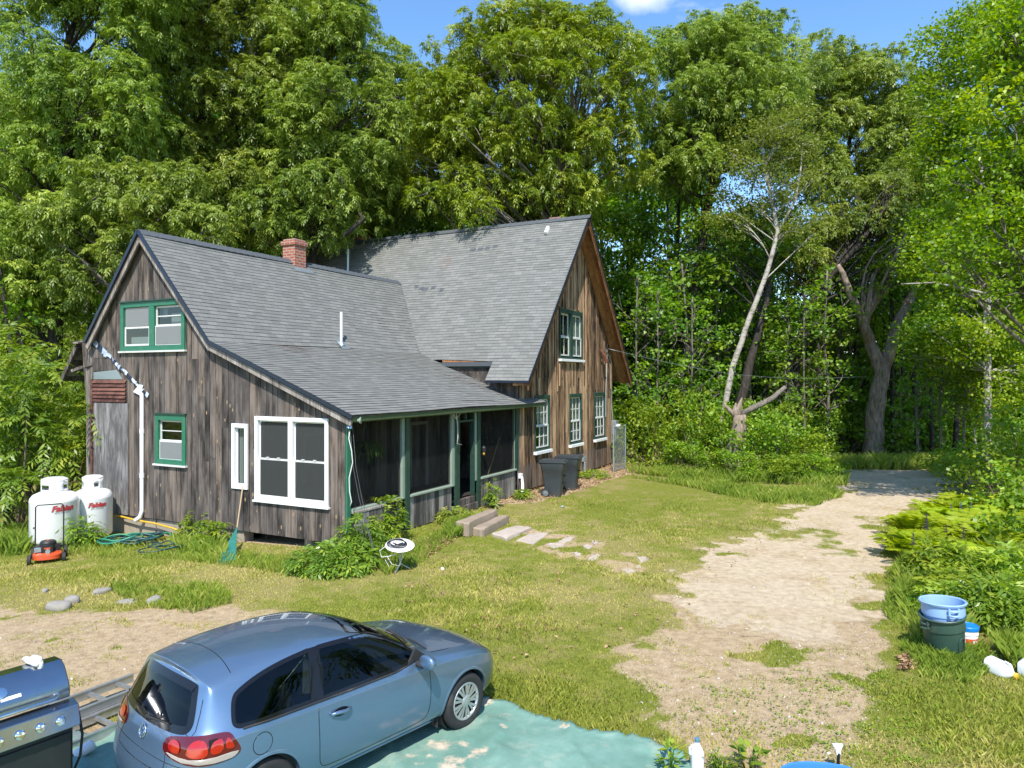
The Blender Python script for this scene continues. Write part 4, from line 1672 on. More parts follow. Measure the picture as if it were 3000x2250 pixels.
tree('hickory_tree', 'dark green tree above the brick chimney with drooping leaves and a bare white limb', [root_at(900, 32), *pxpath([(905, 820), (930, 500), (960, 250), (980, 60)], 32)],
     [.34, .3, .24, .14, .06], px_clumps([(930, 240, 170, 270), (900, 560, 220, 130), (980, -20, 110, 110), (1110, 420, 70, 150)], 32, 86, (.85, 1.3), tr_rng, 3.0, HOL), HK, 'lf_hick', 'bk_dark', 46, .76, seed=4,
     extra_limbs=[(pxpath([(1010, 560), (1005, 540), (985, 500)], 29.5), [.11, .10, .06]), (pxpath([(1010, 690, 29.5), (1055, 650), (1065, 640), (1050, 622)], 29.5), [.10, .09, .08, .05])])
tree('hickory_tree', 'lower dark green tree leaning over the ridge of the left wing', [root_at(330, 27), *pxpath([(380, 900), (420, 700), (500, 560)], 27)],
     [.22, .18, .13, .05], px_clumps([(420, 620, 230, 130), (200, 720, 120, 110)], 27, 26, (.8, 1.3), tr_rng, 1.8), HK, 'lf_hick', 'bk_grey', 46, .76, seed=5)
tree('hickory_tree', 'dark leafy tree between the brick chimney and the middle of the main ridge', [root_at(1050, 37), *pxpath([(1040, 700), (1080, 540), (1130, 420), (1150, 230)], 37)],
     [.2, .17, .13, .10, .04], px_clumps([(1060, 560, 170, 120), (860, 640, 130, 70), (1165, 400, 90, 190), (1120, 250, 60, 90)], 36, 52, (1.0, 1.5), tr_rng, 2.0, [(1200, 470, 60, 60)]), HK, 'lf_hick', 'bk_grey', 36, .9, seed=6)
# ---- the light oak in the middle
HO2 = [(1560, 300, 32, 40), (1430, 270, 36, 40), (1790, 330, 30, 60), (1300, 520, 50, 40), (1440, 480, 50, 30), (1780, 170, 20, 30), (1600, 430, 30, 28)]
tree('oak_tree', 'big yellow green tree in the middle with forked grey limbs above the main ridge', [root_at(1660, 33), *pxpath([(1665, 800), (1672, 590), (1655, 530)], 33)],
     [.30, .27, .2, .14], px_clumps([(1560, 240, 330, 200), (1520, 470, 330, 130), (1600, 90, 230, 70), (1340, 330, 130, 130), (1450, 590, 260, 60)], 33, 150, (.75, 1.3), tr_rng, 3.6, HO2), HK, 'lf_light', 'bk_grey', 42, .78, seed=7,
     extra_limbs=[(pxpath([(1672, 590), (1650, 550), (1642, 510), (1620, 460), (1560, 420)], 32.6), [.17, .15, .12, .09, .04]),
                  (pxpath([(1668, 585), (1690, 520), (1702, 470), (1735, 480), (1780, 450)], 32.4), [.18, .16, .13, .10, .05]),
                  (pxpath([(1560, 560), (1540, 510), (1520, 480)], 31), [.10, .08, .04])])
# ---- olive tree right of the gable
HO3 = [(1890, 440, 30, 50), (2080, 400, 26, 50), (1960, 330, 24, 26), (1900, 490, 30, 30)]
tree('hickory_tree', 'tall olive green tree standing behind the right gable end', [root_at(2000, 37), *pxpath([(2010, 1000), (2045, 800), (2085, 520), (2110, 330), (2150, 160)], 37)],
     [.34, .30, .26, .2, .12, .05], px_clumps([(2090, 260, 210, 200), (1990, 430, 150, 110), (2200, 140, 110, 90), (2030, 130, 120, 70)], 37, 96, (.85, 1.4), tr_rng, 3.0, HO3), HK, 'lf_olive', 'bk_dark', 38, .78, seed=8)
HO4 = [(2480, 440, 36, 90), (2480, 590, 34, 40), (2330, 520, 22, 34), (2400, 300, 24, 24), (2280, 560, 18, 30), (2560, 330, 20, 30)]
tree('hickory_tree', 'distant olive green tree with sky showing through its crown', [root_at(2330, 44), *pxpath([(2350, 1000), (2440, 720), (2480, 520), (2500, 300)], 44)],
     [.3, .26, .2, .14, .06], px_clumps([(2400, 300, 160, 160), (2560, 320, 160, 160), (2640, 450, 110, 160), (2380, 500, 120, 80), (2420, 220, 60, 40)], 44, 96, (.9, 1.5), tr_rng, 3.0, HO4), HK, 'lf_olive', 'bk_dark', 32, .9, seed=9)
tree('hickory_tree', 'olive tree with low drooping boughs above the old forked trunk', [root_at(2330, 37), *pxpath([(2330, 1060), (2370, 900), (2440, 800), (2530, 700), (2600, 600)], 37)],
     [.26, .24, .2, .16, .12, .05], px_clumps([(2560, 620, 180, 90), (2390, 760, 100, 80), (2680, 580, 100, 100)], 39, 44, (.8, 1.3), tr_rng, 2.0), HK, 'lf_olive', 'bk_dark', 28, .95, seed=10, lr=.55)
# ---- white birch leaning, and its dark neighbour
tree('birch_tree', 'leaning white birch trunk behind the bushes right of the house', [root_at(2110, 34), *pxpath([(2112, 1250), (2145, 1080), (2200, 920), (2250, 790), (2278, 680), (2258, 570), (2240, 490)], 34)],
     [.15, .145, .14, .125, .11, .095, .08, .05], px_clumps([(2260, 500, 130, 120), (2160, 620, 80, 60), (2340, 620, 80, 70), (2290, 420, 90, 90)], 34.6, 30, (.6, 1.0), tr_rng, 1.4), 'birch', 'lf_olive', 'bk_birch', 56, 1.1, seed=12, lr=.45,
     extra_limbs=[(pxpath([(2275, 690), (2330, 585), (2345, 500), (2352, 420)], 34), [.07, .06, .045, .02])])
tree('maple_tree', 'dark straight trunk just right of the leaning white birch', [root_at(2170, 36), *pxpath([(2165, 1200), (2200, 1050), (2245, 880), (2270, 700)], 36)],
     [.25, .24, .22, .18, .06], px_clumps([(2250, 730, 130, 100), (2080, 700, 120, 120)], 37, 14, (.9, 1.4), tr_rng, 2), 'maple', 'lf_wood', 'bk_dark', 20, 1.1, seed=13)
# ---- the old forked trunk beside the lane
tree('old_tree', 'massive old forked trunk with few leaves beside the far lane', [root_at(2562, 36.5), *pxpath([(2566, 1200), (2585, 1090), (2550, 1010), (2532, 950)], 36.5)],
     [.48, .44, .36, .28, .22], px_clumps([(2575, 810, 60, 50), (2610, 770, 60, 40), (2740, 670, 60, 40)], 36.8, 10, (.5, .85), tr_rng, 1.2), 'maple', 'lf_birch', 'bk_old', 30, 1.0, seed=14,
     extra_limbs=[(pxpath([(2545, 1000), (2525, 930), (2490, 860), (2468, 800), (2455, 775)], 36.4), [.26, .24, .2, .15, .1]),
                  (pxpath([(2535, 960), (2548, 880), (2560, 800)], 36.4), [.2, .16, .1]),
                  (pxpath([(2580, 1100), (2610, 1020), (2625, 960), (2665, 880), (2700, 790), (2740, 710)], 36.6), [.34, .33, .3, .24, .18, .1]),
                  (pxpath([(2700, 800), (2745, 740), (2790, 700)], 36.6), [.12, .09, .04])])
# ---- bright birch on the right edge
HO5 = [(2800, 560, 20, 20)]
tree('birch_tree', 'bright green birch with a thin white trunk along the right edge', [root_at(2893, 29), *pxpath([(2893, 1150), (2890, 900), (2893, 720), (2880, 600), (2870, 400), (2900, 150)], 29)],
     [.15, .14, .125, .10, .08, .06, .03], px_clumps([(2880, 300, 170, 300), (2900, 700, 190, 200), (2810, 980, 150, 120), (2930, 1080, 130, 130), (2960, 60, 110, 90), (2760, 740, 70, 110)], 30.6, 124, (.75, 1.2), tr_rng, 2.4, HO5), 'birch', 'lf_birch', 'bk_birch', 46, 1.35, seed=15, lr=.5,
     extra_limbs=[(pxpath([(2888, 860), (2820, 845), (2740, 828), (2640, 832)], 28.6), [.06, .055, .04, .02]), (pxpath([(2885, 680), (2872, 620), (2868, 560)], 29), [.07, .06, .04])])
tree('maple_tree', 'dense bright green tree running off the top right corner, its boughs shading the lane', [root_at(3090, 20.5), *pxpath([(3080, 900), (3060, 500), (3030, 200), (3000, -60)], 20.5)],
     [.3, .26, .22, .14, .06], px_clumps([(3060, 330, 170, 330), (3000, 100, 110, 130), (3100, 700, 150, 200), (2990, 900, 80, 60), (2880, 620, 90, 190), (2790, 760, 50, 90)], 20.8, 78, (.7, 1.1), tr_rng, 2.0), 'maple', 'lf_birch', 'bk_grey', 36, .8, seed=16)
# ------------------------------------------------------------------ the woods behind: templates and copies
def wood_template(name, label, Hh, rad, n, kind, leafmat, bark, dens, size, seed, low=.12, group=None, r0=.18):
    rng = np.random.default_rng(seed)
    cl = []
    for k in range(n):
        f = rng.uniform(low, 1.0)
        rr = rad * (math.sin(PI * min(1, .18 + .8 * (f - low) / (1 - low))) ** .7) * math.sqrt(rng.uniform(.05, 1))
        a = rng.uniform(0, 2 * PI)
        cl.append((np.array([rr * math.cos(a), rr * math.sin(a), Hh * f * .97]), rng.uniform(.8, 1.25) * rad / 3.0))
    tr_ = [np.array([0, 0, -.15]), np.array([.1, 0, Hh * .3]), np.array([-.1, .15, Hh * .6]), np.array([.05, 0, Hh * .95])]
    return tree(name, label, tr_, [r0, r0 * .85, r0 * .55, .04], cl, kind, leafmat, bark, dens, size, group, seed, brn=.35)


GW_ = 'trees of the woods behind the house and the lane'
LW_ = 'leafy green tree in the woods behind the house and lane'
tpl = [wood_template('forest_tree', LW_, 15.5, 3.4, 34, 'maple', 'lf_wood', 'bk_dark', 15, 1.45, 101, .10, GW_),
       wood_template('forest_tree', LW_, 14.0, 3.0, 32, 'oak', 'lf_wood', 'bk_dark', 15, 1.45, 102, .05, GW_),
       wood_template('forest_tree', LW_, 16.5, 3.2, 34, 'birch', 'lf_olive', 'bk_grey', 15, 1.75, 103, .15, GW_)]
frng = np.random.default_rng(77)
DEEP = []
spots = []
for row, (Yr, du) in enumerate(((41, 150), (47, 130), (55, 120))):
    u = -220 + 60 * row
    while u < 3300:
        spots.append((u + frng.uniform(-45, 45), Yr + frng.uniform(-2, 2.5), row))
        u += du
first = [True] * 3
for i, (u, Yv, row) in enumerate(spots):
    k = int(frng.integers(0, 3))
    top = 620 if 2180 < u < 2640 else (430 if 1280 < u < 2000 else 540)
    if u < 1060:
        top = (330, 240, 160)[row]
    if u > 2640:
        top = 480
    hh = (HZ - top) / F * Yv + H
    sc = hh / (15.5, 14.0, 16.5)[k] * frng.uniform(.86, 1.02)
    x = (u - CX) / F * Yv
    o = tpl[k] if first[k] else copy_tree(tpl[k])
    first[k] = False
    o.location = (x, Yv, float(terrain(x, Yv)))
    o.rotation_euler = (0, 0, frng.uniform(0, 6.28))
    wd = frng.uniform(.9, 1.15)
    o.scale = (sc * wd, sc * wd, sc)
# low leafy mass deeper in the woods
for i in range(44):
    u = -250 + 3500 * (i + .5) / 44 + frng.uniform(-30, 30)
    Yv = frng.uniform(46, 60)
    DEEP.append(((u - CX) / F * Yv, Yv, frng.uniform(0, 6), frng.uniform(1.7, 2.4)))
for i, (x, y, s_) in enumerate(((19, 3, .8), (23, 8, 1.0), (20, 12, .85), (24, 15, 1.0), (17.5, -3, .7), (26, 1, 1.1), (17.4, 20, .82))):
    o = copy_tree(tpl[i % 2])
    o['label'] = 'leafy tree beyond the right edge of the picture, mirrored in the car windows'
    o['group'] = 'trees beyond the right edge of the picture'
    o.location = (x, y, 0)
    o.rotation_euler = (0, 0, i * 1.3)
    o.scale = (s_, s_, s_)
# slim bare stems in the shade
GS_ = 'slim dark stems in the shade of the woods'
st = tree('sapling', 'slim dark stem standing in the shaded woods', [np.array([0, 0, -.1]), np.array([.05, 0, 3.0]), np.array([-.05, .05, 6.0]), np.array([.1, 0, 9.0])], [.13, .11, .09, .05],
          [(np.array([.5, .2, 8.2]), .9), (np.array([-.6, .1, 7.2]), .8), (np.array([.2, -.5, 6.2]), .8)], 'maple', 'lf_wood', 'bk_dark', 16, 1.2, GS_, 120)
for i, (u, Yv) in enumerate(((2450, 37.5), (2690, 37), (2650, 39), (2500, 40), (2730, 35.5), (2400, 38), (2310, 36), (2620, 36.8), (300, 30), (420, 34), (60, 27), (1960, 38), (2240, 38), (2800, 36), (1880, 36), (540, 36), (2850, 39))):
    o = st if i == 0 else copy_tree(st)
    x = (u - CX) / F * Yv
    o.location = (x, Yv, float(terrain(x, Yv)))
    o.rotation_euler = (frng.uniform(-.06, .06), frng.uniform(-.06, .06), frng.uniform(0, 6))
    s_ = frng.uniform(.8, 1.2)
    o.scale = (s_, s_, frng.uniform(.85, 1.15))


# ------------------------------------------------------------------ shrubs
def shrub(name, label, Hh, rad, n, kind, leafmat, dens, size, seed, group=None, stems=7, cat='shrub', low=.12):
    rng = np.random.default_rng(seed)
    o = thing(name, label, cat, (0, 0, 0), 0, group)
    C, R = [], []
    for k in range(n):
        f = math.sqrt(rng.uniform(0, 1))
        a = rng.uniform(0, 2 * PI)
        z = Hh * rng.uniform(low, 1.0) * (1 - .45 * f * f)
        C.append(np.array([rad * f * math.cos(a), rad * f * math.sin(a), z]))
        R.append(rng.uniform(.75, 1.25) * min(rad, Hh) * .33)
    mb = MB()
    for c in C[:max(stems, 5)]:
        p0 = np.array([c[0] * .18, c[1] * .18, -.08])
        mb.tube(grow(c, p0, rng, 5, .05), [lerp(.012 + .010 * Hh, .006, k / 5) for k in range(6)], 5, .4, cap=False)
    mb.build('stem', M['twig'], o, smooth=180, fix=False)
    V, Fq, var = crown_leaves(C, R, kind, dens, rng, size)
    npmesh('foliage', V, Fq, M[leafmat], var, o)
    return o


def place(o, u=None, v=None, p=None, rz=0.0, s=1.0, sz=None, dz=-.03):
    q = gp(u, v) if p is None else Vector((p[0], p[1], float(terrain(p[0], p[1]))))
    o.location = (q.x, q.y, q.z + dz)
    o.rotation_euler = (0, 0, rz)
    o.scale = (s, s, s if sz is None else sz)
    return o


GU_ = 'undergrowth bushes at the foot of the woods'
LU_ = 'leafy bush in the undergrowth at the foot of the woods'
us_ = [shrub('undergrowth_bush', LU_, 3.6, 1.9, 20, 'maple', 'lf_wood', 26, 1.1, 201, GU_),
       shrub('undergrowth_bush', LU_, 2.6, 1.7, 16, 'oak', 'lf_wood', 26, 1.0, 202, GU_)]
fl = [True, True]
for i in range(54):
    u = -150 + 3300 * (i + .5) / 54 + frng.uniform(-30, 30)
    Yv = frng.uniform(35.5, 40)
    if 500 < u < 1750 and frng.random() < .5:
        continue
    k = i % 2
    o = us_[k] if fl[k] else copy_tree(us_[k])
    fl[k] = False
    x = (u - CX) / F * Yv
    place(o, p=(x, Yv), rz=frng.uniform(0, 6), s=frng.uniform(.8, 1.25), sz=frng.uniform(.7, 1.5))
for x, y, rz, s in DEEP:
    place(copy_tree(us_[0]), p=(x, y), rz=rz, s=s, sz=s * 1.2)
# young maples catching the sun in front of the woods
GM_ = 'young maples along the front of the woods'
ym = wood_template('young_maple', 'slender young maple with sunlit leaves at the front of the woods', 8.5, 1.5, 20, 'maple', 'lf_wood', 'bk_grey', 15, .95, 131, .22, GM_, .06)
for i, (u, Yv, s_) in enumerate(((1930, 34.5, 1.0), (2030, 34.5, .95), (2360, 35, 1.0), (2420, 36, 1.15), (2690, 34, .9), (2760, 32.5, 1.0), (2310, 35.5, .8), (1870, 35, 1.1), (2640, 38, 1.2), (2500, 38.5, 1.25), (2000, 36, 1.2), (2200, 38, 1.2), (2100, 38, 1.3), (2820, 31, .9))):
    o = ym if i == 0 else copy_tree(ym)
    o.location = ((u - CX) / F * Yv, Yv, -.05)
    o.rotation_euler = (0, 0, frng.uniform(0, 6))
    o.scale = (s_ * 1.15, s_ * 1.15, s_)
# ---- sumac thicket at the left edge
G_ = 'sumac bushes left of the house'
su = shrub('sumac_bush', 'bright green sumac bush with feathery leaves beside the left wall, lowest of the thicket', 4.2, 1.6, 15, 'sumac', 'lf_sumac', 22, 1.15, 211, None, 9, low=.3)
spec = [((175, 1330, 21.5), 1.15, 1.18, None), ((40, 1300, 20.5), 1.05, 1.3, 'bright green sumac bush at the left edge of the picture, above the propane tanks'),
        ((-90, 1300, 19.5), 1.1, 1.05, 'sumac bush cut off by the left edge of the picture'), ((235, 1300, 24), 1.2, 1.1, 'sumac bush just behind the left corner of the house'),
        ((90, 1300, 25), 1.35, 1.5, 'tallest sumac of the thicket, under the dark tree at the left'), ((-40, 1300, 24), 1.3, 1.3, 'sumac at the back of the thicket by the left edge')]
for i, ((u, v, Yv), s, sz, lab) in enumerate(spec):
    o = su if i == 0 else copy_tree(su)
    if lab:
        o['label'] = lab
    place(o, p=((u - CX) / F * Yv, Yv), rz=i * 1.9, s=s, sz=sz)
# ---- bushes right of the house
b1 = shrub('roadside_bush', 'tall green bush against the chain link gate at the right end of the house', 3.3, 1.25, 16, 'oak', 'lf_shrub', 40, .9, 221)
b2 = shrub('roadside_bush', 'rounded yellow green bush covering the foot of the broken trunk', 2.3, 1.5, 18, 'maple', 'lf_shrub', 44, .8, 222)
spec = [(b1, 1925, 30.5, .0, 1.0, 1.0, None), (b2, 2240, 29.5, 0, 1.0, 1.12, None), (b1, 2060, 31, 2, 1.1, 1.05, 'tall green bush left of the broken trunk with pale upright shoots'),
        (b2, 2120, 32, 1, 1.1, 1.3, 'green bush behind the broken trunk'), (b2, 2350, 30.5, 2, .95, .8, 'low rounded bush where the lawn meets the far lane'), (b1, 1990, 33, 4, 1.2, 1.25, 'tallest green bush behind the gate beside the house'),
        (b2, 1880, 33.0, 3, 1.2, 1.35, 'bush filling the gap behind the right corner of the house'), (b2, 2010, 29.3, 5, .8, .62, 'low green bush at the lawn edge left of the broken trunk'), (b1, 2290, 33, 3, 1.1, 1.0, 'upright bush behind the rounded bush at the broken trunk'),
        (b2, 2170, 28.0, 4, .75, .5, 'low bush in front of the broken trunk'), (b2, 2290, 27.2, 1.2, .8, .45, 'low bush at the corner of lawn and drive'), (b2, 2385, 27.5, 2.2, .7, .45, 'small bush reaching over the edge of the drive')]
seen = set()
for o, u, Yv, rz, s, sz, lab in spec:
    c = o if o.name not in seen else copy_tree(o)
    seen.add(o.name)
    if lab:
        c['label'] = lab
    place(c, p=((u - CX) / F * Yv, Yv), rz=rz, s=s, sz=sz)
# ---- right bank: shrubs, ferns, lupins
b3 = shrub('bank_bush', 'bright green bush at the right edge beside the shaded lane', 1.9, 1.15, 14, 'maple', 'lf_shrub', 50, .75, 231)
for i, (u, Yv, s, sz, lab) in enumerate(((2930, 22, 1.1, 1.2, None), (3010, 19, 1.1, 1.0, 'bright green bush cut off by the right edge above the ferns'), (2850, 25.5, 1.0, .9, 'bush where the right bank meets the shaded lane'),
                                         (3060, 15, 1.0, 1.0, 'bush at the right edge behind the plastic jug'), (2985, 26, 1.3, 1.6, 'dark bush under the birch on the right edge'), (2790, 28.5, .9, .7, 'low bush under the birch at the end of the lane'))):
    c = b3 if i == 0 else copy_tree(b3)
    if lab:
        c['label'] = lab
    place(c, p=((u - CX) / F * Yv, Yv), rz=i * 2.1, s=s, sz=sz)


def fern(name, label, L, nf, seed, group):
    rng = np.random.default_rng(seed)
    o = thing(name, label, 'fern', (0, 0, 0), 0, group)
    az = np.arange(nf) * 2 * PI / nf + rng.uniform(-.2, .2, nf)
    el = rng.uniform(.75, 1.15, nf)
    D = np.stack([np.cos(az) * np.cos(el), np.sin(az) * np.cos(el), np.sin(el)], -1)
    Ls = L * rng.uniform(.8, 1.15, nf)
    up = np.array([0, 0, 1.0])
    parts, m = [], 22
    S = unit(np.cross(D, up))
    for j in range(m):
        t = .12 + .88 * j / m
        Cn = D * Ls[:, None] * t - up * Ls[:, None] * .42 * t * t
        tan = unit(D - up * .84 * t)
        wl = L * .24 * math.sin(PI * min(1, .2 + .8 * t)) ** .8 + .02
        for sg in (-1, 1):
            d = unit(S * sg + tan * .35 - up * .1 + rng.normal(size=(nf, 3)) * .06)
            parts.append(leaves(Cn, d, unit(np.cross(d, np.cross(tan, S * sg))) * 1.0 if False else unit(tan), np.full(nf, wl) * rng.uniform(.85, 1.1, nf), np.full(nf, L * .05), .05))
    V, Fq = join(parts)
    npmesh('frond', V, Fq, M['lf_fern'], np.clip(rng.normal(.5, .2, len(Fq)), 0, 1), o)
    return o


GF_ = 'yellow green ferns on the right bank'
fe = fern('fern', 'bright yellow green fern in the patch on the right bank', 1.15, 13, 5, GF_)
P_F = scatter_px(34, [(2700, 1560), (2760, 1500), (2860, 1470), (2950, 1500), (2960, 1600), (2900, 1680), (2780, 1690), (2700, 1650)], frng)
P_F = np.concatenate([P_F, scatter_px(9, [(2650, 1560), (2700, 1520), (2740, 1640), (2680, 1700)], frng), scatter_px(8, [(2940, 1560), (3020, 1540), (3020, 1680), (2950, 1700)], frng)])
for i, p in enumerate(P_F):
    c = fe if i == 0 else copy_tree(fe)
    c.location = (p[0], p[1], p[2] - .02)
    s = frng.uniform(.75, 1.25)
    c.rotation_euler = (0, 0, frng.uniform(0, 6))
    c.scale = (s, s, s * frng.uniform(.8, 1.1))


def lupin(name, label, col, group):
    o = thing(name, label, 'flower', (0, 0, 0), 0, group)
    rng = np.random.default_rng(9)
    mb = MB()
    mb.tube([(0, 0, 0), (.02, 0, .35), (.01, .01, .62)], [.009, .008, .006], 5)
    k = 60
    t = np.linspace(0, 1, k)
    a = t * 60
    r = .05 * (1 - t) + .012
    P = np.stack([.01 + r * np.cos(a) * .3, r * np.sin(a) * .3, .62 + .34 * t], -1)
    D = unit(np.stack([np.cos(a), np.sin(a), np.full(k, .35)], -1))
    V, Fq = leaves(P, D, unit(np.cross(D, np.array([0, 0, 1.0]))), .055 * (1 - .6 * t), np.full(k, .04), .3)
    npmesh('flower_spike', V, Fq, M[col], rng.uniform(0, 1, k), o)
    mb.build('stem', M['lf_shrub'], o, smooth=180, fix=False)
    parts = []
    for q in range(7):
        c = np.array([rng.uniform(-.12, .12), rng.uniform(-.12, .12), rng.uniform(.15, .42)])
        az = np.arange(9) * 2 * PI / 9
        D = unit(np.stack([np.cos(az), np.sin(az), np.full(9, .35)], -1))
        parts.append(leaves(np.tile(c, (9, 1)), D, unit(np.cross(D, np.array([0, 0, 1.0]))), np.full(9, .11), np.full(9, .03)))
    V, Fq = join(parts)
    npmesh('leaf', V, Fq, M['lf_shrub'], rng.uniform(0, 1, len(Fq)), o)
    return o


M['fl_purple'] = m_plain('purple lupin petals', (.12, .05, .16), .7, 0, .3)
M['fl_blue'] = m_plain('blue lupin petals', (.16, .20, .50), .7, 0, .3)
lp = lupin('lupin', 'tall purple lupin spike at the edge of the drive, nearest the gravel', 'fl_purple', None)
lb = lupin('lupin', 'blue lupin spike among the weeds at the top of the fern patch', 'fl_blue', 'blue lupins above the fern patch')
for i, (u, v, s, lab) in enumerate(((2712, 1640, 1.05, None), (2675, 1665, .8, 'shorter purple lupin spike left of the tall one'), (2773, 1640, .8, 'purple lupin in front of the ferns'), (2822, 1648, .8, 'purple lupin at the left side of the brightest ferns'))):
    c = lp if i == 0 else copy_tree(lp)
    if lab:
        c['label'] = lab
    place(c, u, v, rz=i * 1.4, s=s)
for i, (u, v) in enumerate(((2786, 1540), (2815, 1545), (2820, 1560), (2835, 1558), (2845, 1545), (2990, 1500), (2955, 1505), (2792, 1570))):
    place(lb if i == 0 else copy_tree(lb), u, v, rz=i * 1.1, s=frng.uniform(.6, .8))

# ---- bushes at the foot of the porch
def peony(name, label, rad, Hh, n, seed, mat='lf_bush'):
    rng = np.random.default_rng(seed)
    o = thing(name, label, 'shrub')
    a = rng.uniform(0, 2 * PI, n)
    f = np.sqrt(rng.uniform(0, 1, n))
    P = np.stack([rad * f * np.cos(a), rad * f * np.sin(a), Hh * (1 - .55 * f ** 2) * rng.uniform(.35, 1.0, n)], -1)
    D = unit(np.stack([np.cos(a) * f, np.sin(a) * f, np.full(n, .5)], -1) + rng.normal(size=(n, 3)) * .35)
    (V, Fq), m = compound(P, D, rng.uniform(.16, .28, n), 3, .15, .045, rng, .5, .2)
    tone = np.tile(np.clip(rng.normal(.45, .2, n), 0, 1), m)
    npmesh('foliage', V, Fq, M[mat], np.clip(tone + rng.normal(0, .12, len(tone)), 0, 1), o)
    mb = MB()
    for k in range(16):
        mb.tube([P[k] * np.array([.2, .2, 0]), P[k] * np.array([.7, .7, .6]), P[k]], [.012, .01, .006], 5)
    mb.build('stem', M['lf_shrub'], o, smooth=180, fix=False)
    return o


place(peony('peony_bush', 'dense glossy green bush at the corner below the white double window', .88, .5, 330, 301), 985, 1660, s=1.0)
place(peony('peony_bush', 'green bush growing up the green corner board of the porch', .45, .95, 170, 302), 1060, 1630)
place(peony('elder_bush', 'light green bush behind the round white dish', .5, 1.15, 170, 303, 'lf_shrub'), 1128, 1580)
place(peony('weed_bush', 'small leafy weed at the foot of the drain pipe', .35, .7, 70, 304, 'lf_shrub'), 620, 1600)
place(peony('weed_bush', 'leafy weed under the small green window', .36, .8, 80, 305, 'lf_shrub'), 575, 1585)
place(peony('weed_bush', 'leafy weed between the two propane tanks', .4, .85, 90, 306, 'lf_shrub'), 240, 1600)
place(peony('weed_bush', 'slender weed growing against the porch wall right of the door', .13, .9, 34, 307, 'lf_shrub'), 1443, 1488)
place(peony('weed_bush', 'low weed at the foot of the wall beside the trash carts', .25, .3, 34, 308, 'lf_shrub'), 1535, 1462)
place(peony('weed_bush', 'low weed under the meter box at the far corner', .6, .35, 80, 309, 'lf_shrub'), 1735, 1400)
place(peony('weed_bush', 'tuft of weeds left of the granite steps', .45, .45, 90, 310, 'tall'), 1340, 1530)

GB_ = 'leafy weeds filling the right bank'
for i, (kind, mt_, n_) in enumerate((('leafy weed with bright leaves on the right bank', 'lf_shrub', 12), ('leafy weed with darker leaves on the right bank', 'lf_bush', 10))):
    w0 = peony('bank_weed', kind, .42, .6, 120, 320 + i, mt_)
    w0['group'] = GB_ + (' with bright leaves' if i == 0 else ' with darker leaves')
    pp = scatter_px(n_, [(2670, 1720), (2740, 1690), (3020, 1690), (3020, 1880), (2900, 1860), (2720, 1830)], frng)
    for k, q in enumerate(pp):
        c = w0 if k == 0 else copy_tree(w0)
        c.location = (q[0], q[1], q[2] - .03)
        c.rotation_euler = (0, 0, frng.uniform(0, 6))
        s = frng.uniform(.7, 1.25)
        c.scale = (s, s, s * frng.uniform(.8, 1.2))

# ------------------------------------------------------------------ tall grass, weeds and litter (stuff)
parts, var = [], []


def tallpatch(n, poly, h0, h1, rng, w_=.014, lean=.75):
    P = scatter_px(n, poly, rng)
    cl = fbm(P[:, 0] * 1.6, P[:, 1] * 1.6, 14)
    k = rng.random(n) < sstep(.25, .55, cl) + .15
    P, cl = P[k], cl[k]
    inside = (poly_sd(P[:, 0], P[:, 1], FOOT) > .03)
    P, cl = P[inside], cl[inside]
    V, Fq = blades(P, rng.uniform(h0, h1, len(P)) * (.55 + .9 * cl), w_, lean, rng)
    parts.append((V, Fq))
    var.append(np.clip(rng.normal(.42, .2, len(P)) + (fbm(P[:, 0], P[:, 1], 15) - .5) * .8, 0, 1))


tallpatch(15000, [(2630, 1720), (2660, 1640), (2720, 1600), (3040, 1680), (3040, 1960), (2960, 1960), (2900, 1870), (2780, 1880), (2680, 1880), (2650, 1800)], .10, .36, frng, .012)
tallpatch(1500, [(2860, 1650), (3040, 1640), (3040, 1850), (2900, 1820)], .30, .6, frng, .009)
tallpatch(7000, [(2640, 1900), (2700, 1870), (2860, 1890), (2920, 1960), (2840, 2010), (2700, 1990)], .05, .17, frng, .008)
tallpatch(500, [(2690, 1915), (2760, 1925), (2860, 1940), (2840, 1955), (2740, 1950), (2680, 1935)], .10, .22, frng, .008)
tallpatch(9000, [(1840, 1400), (2050, 1405), (2250, 1440), (2440, 1430), (2470, 1455), (2380, 1485), (2200, 1470), (2000, 1425)], .06, .26, frng, .016)
tallpatch(6000, [(1830, 1385), (2480, 1395), (2480, 1425), (2080, 1415)], .15, .45, frng, .02)
tallpatch(5000, [(-40, 1575), (100, 1580), (350, 1590), (640, 1615), (900, 1650), (1080, 1670), (1050, 1690), (800, 1680), (500, 1640), (-40, 1630)], .05, .17, frng, .009)
tallpatch(1500, [(-40, 1570), (60, 1570), (110, 1600), (60, 1630), (-40, 1620)], .2, .5, frng, .010)
tallpatch(900, [(500, 1590), (640, 1610), (660, 1640), (520, 1615)], .12, .34, frng, .010)
tallpatch(2600, [(320, 1725), (440, 1710), (660, 1720), (680, 1770), (560, 1800), (380, 1775)], .05, .17, frng, .009)
tallpatch(1800, [(1100, 1650), (1200, 1610), (1330, 1540), (1420, 1500), (1350, 1560), (1250, 1640), (1130, 1690)], .06, .2, frng, .010)
tallpatch(900, [(1300, 1560), (1340, 1535), (1385, 1545), (1370, 1570), (1320, 1580)], .16, .34, frng, .010)
tallpatch(8000, [(2300, 1362), (3000, 1362), (3000, 1378), (2300, 1374)], .2, .6, frng, .03)
tallpatch(5000, [(2640, 1620), (2600, 1720), (2590, 1800), (2650, 1850), (2680, 1700), (2720, 1600)], .05, .14, frng, .010)
V, Fq2 = join(parts)
tg = npmesh('tall_grass', V, Fq2, M['tall'], np.concatenate(var))
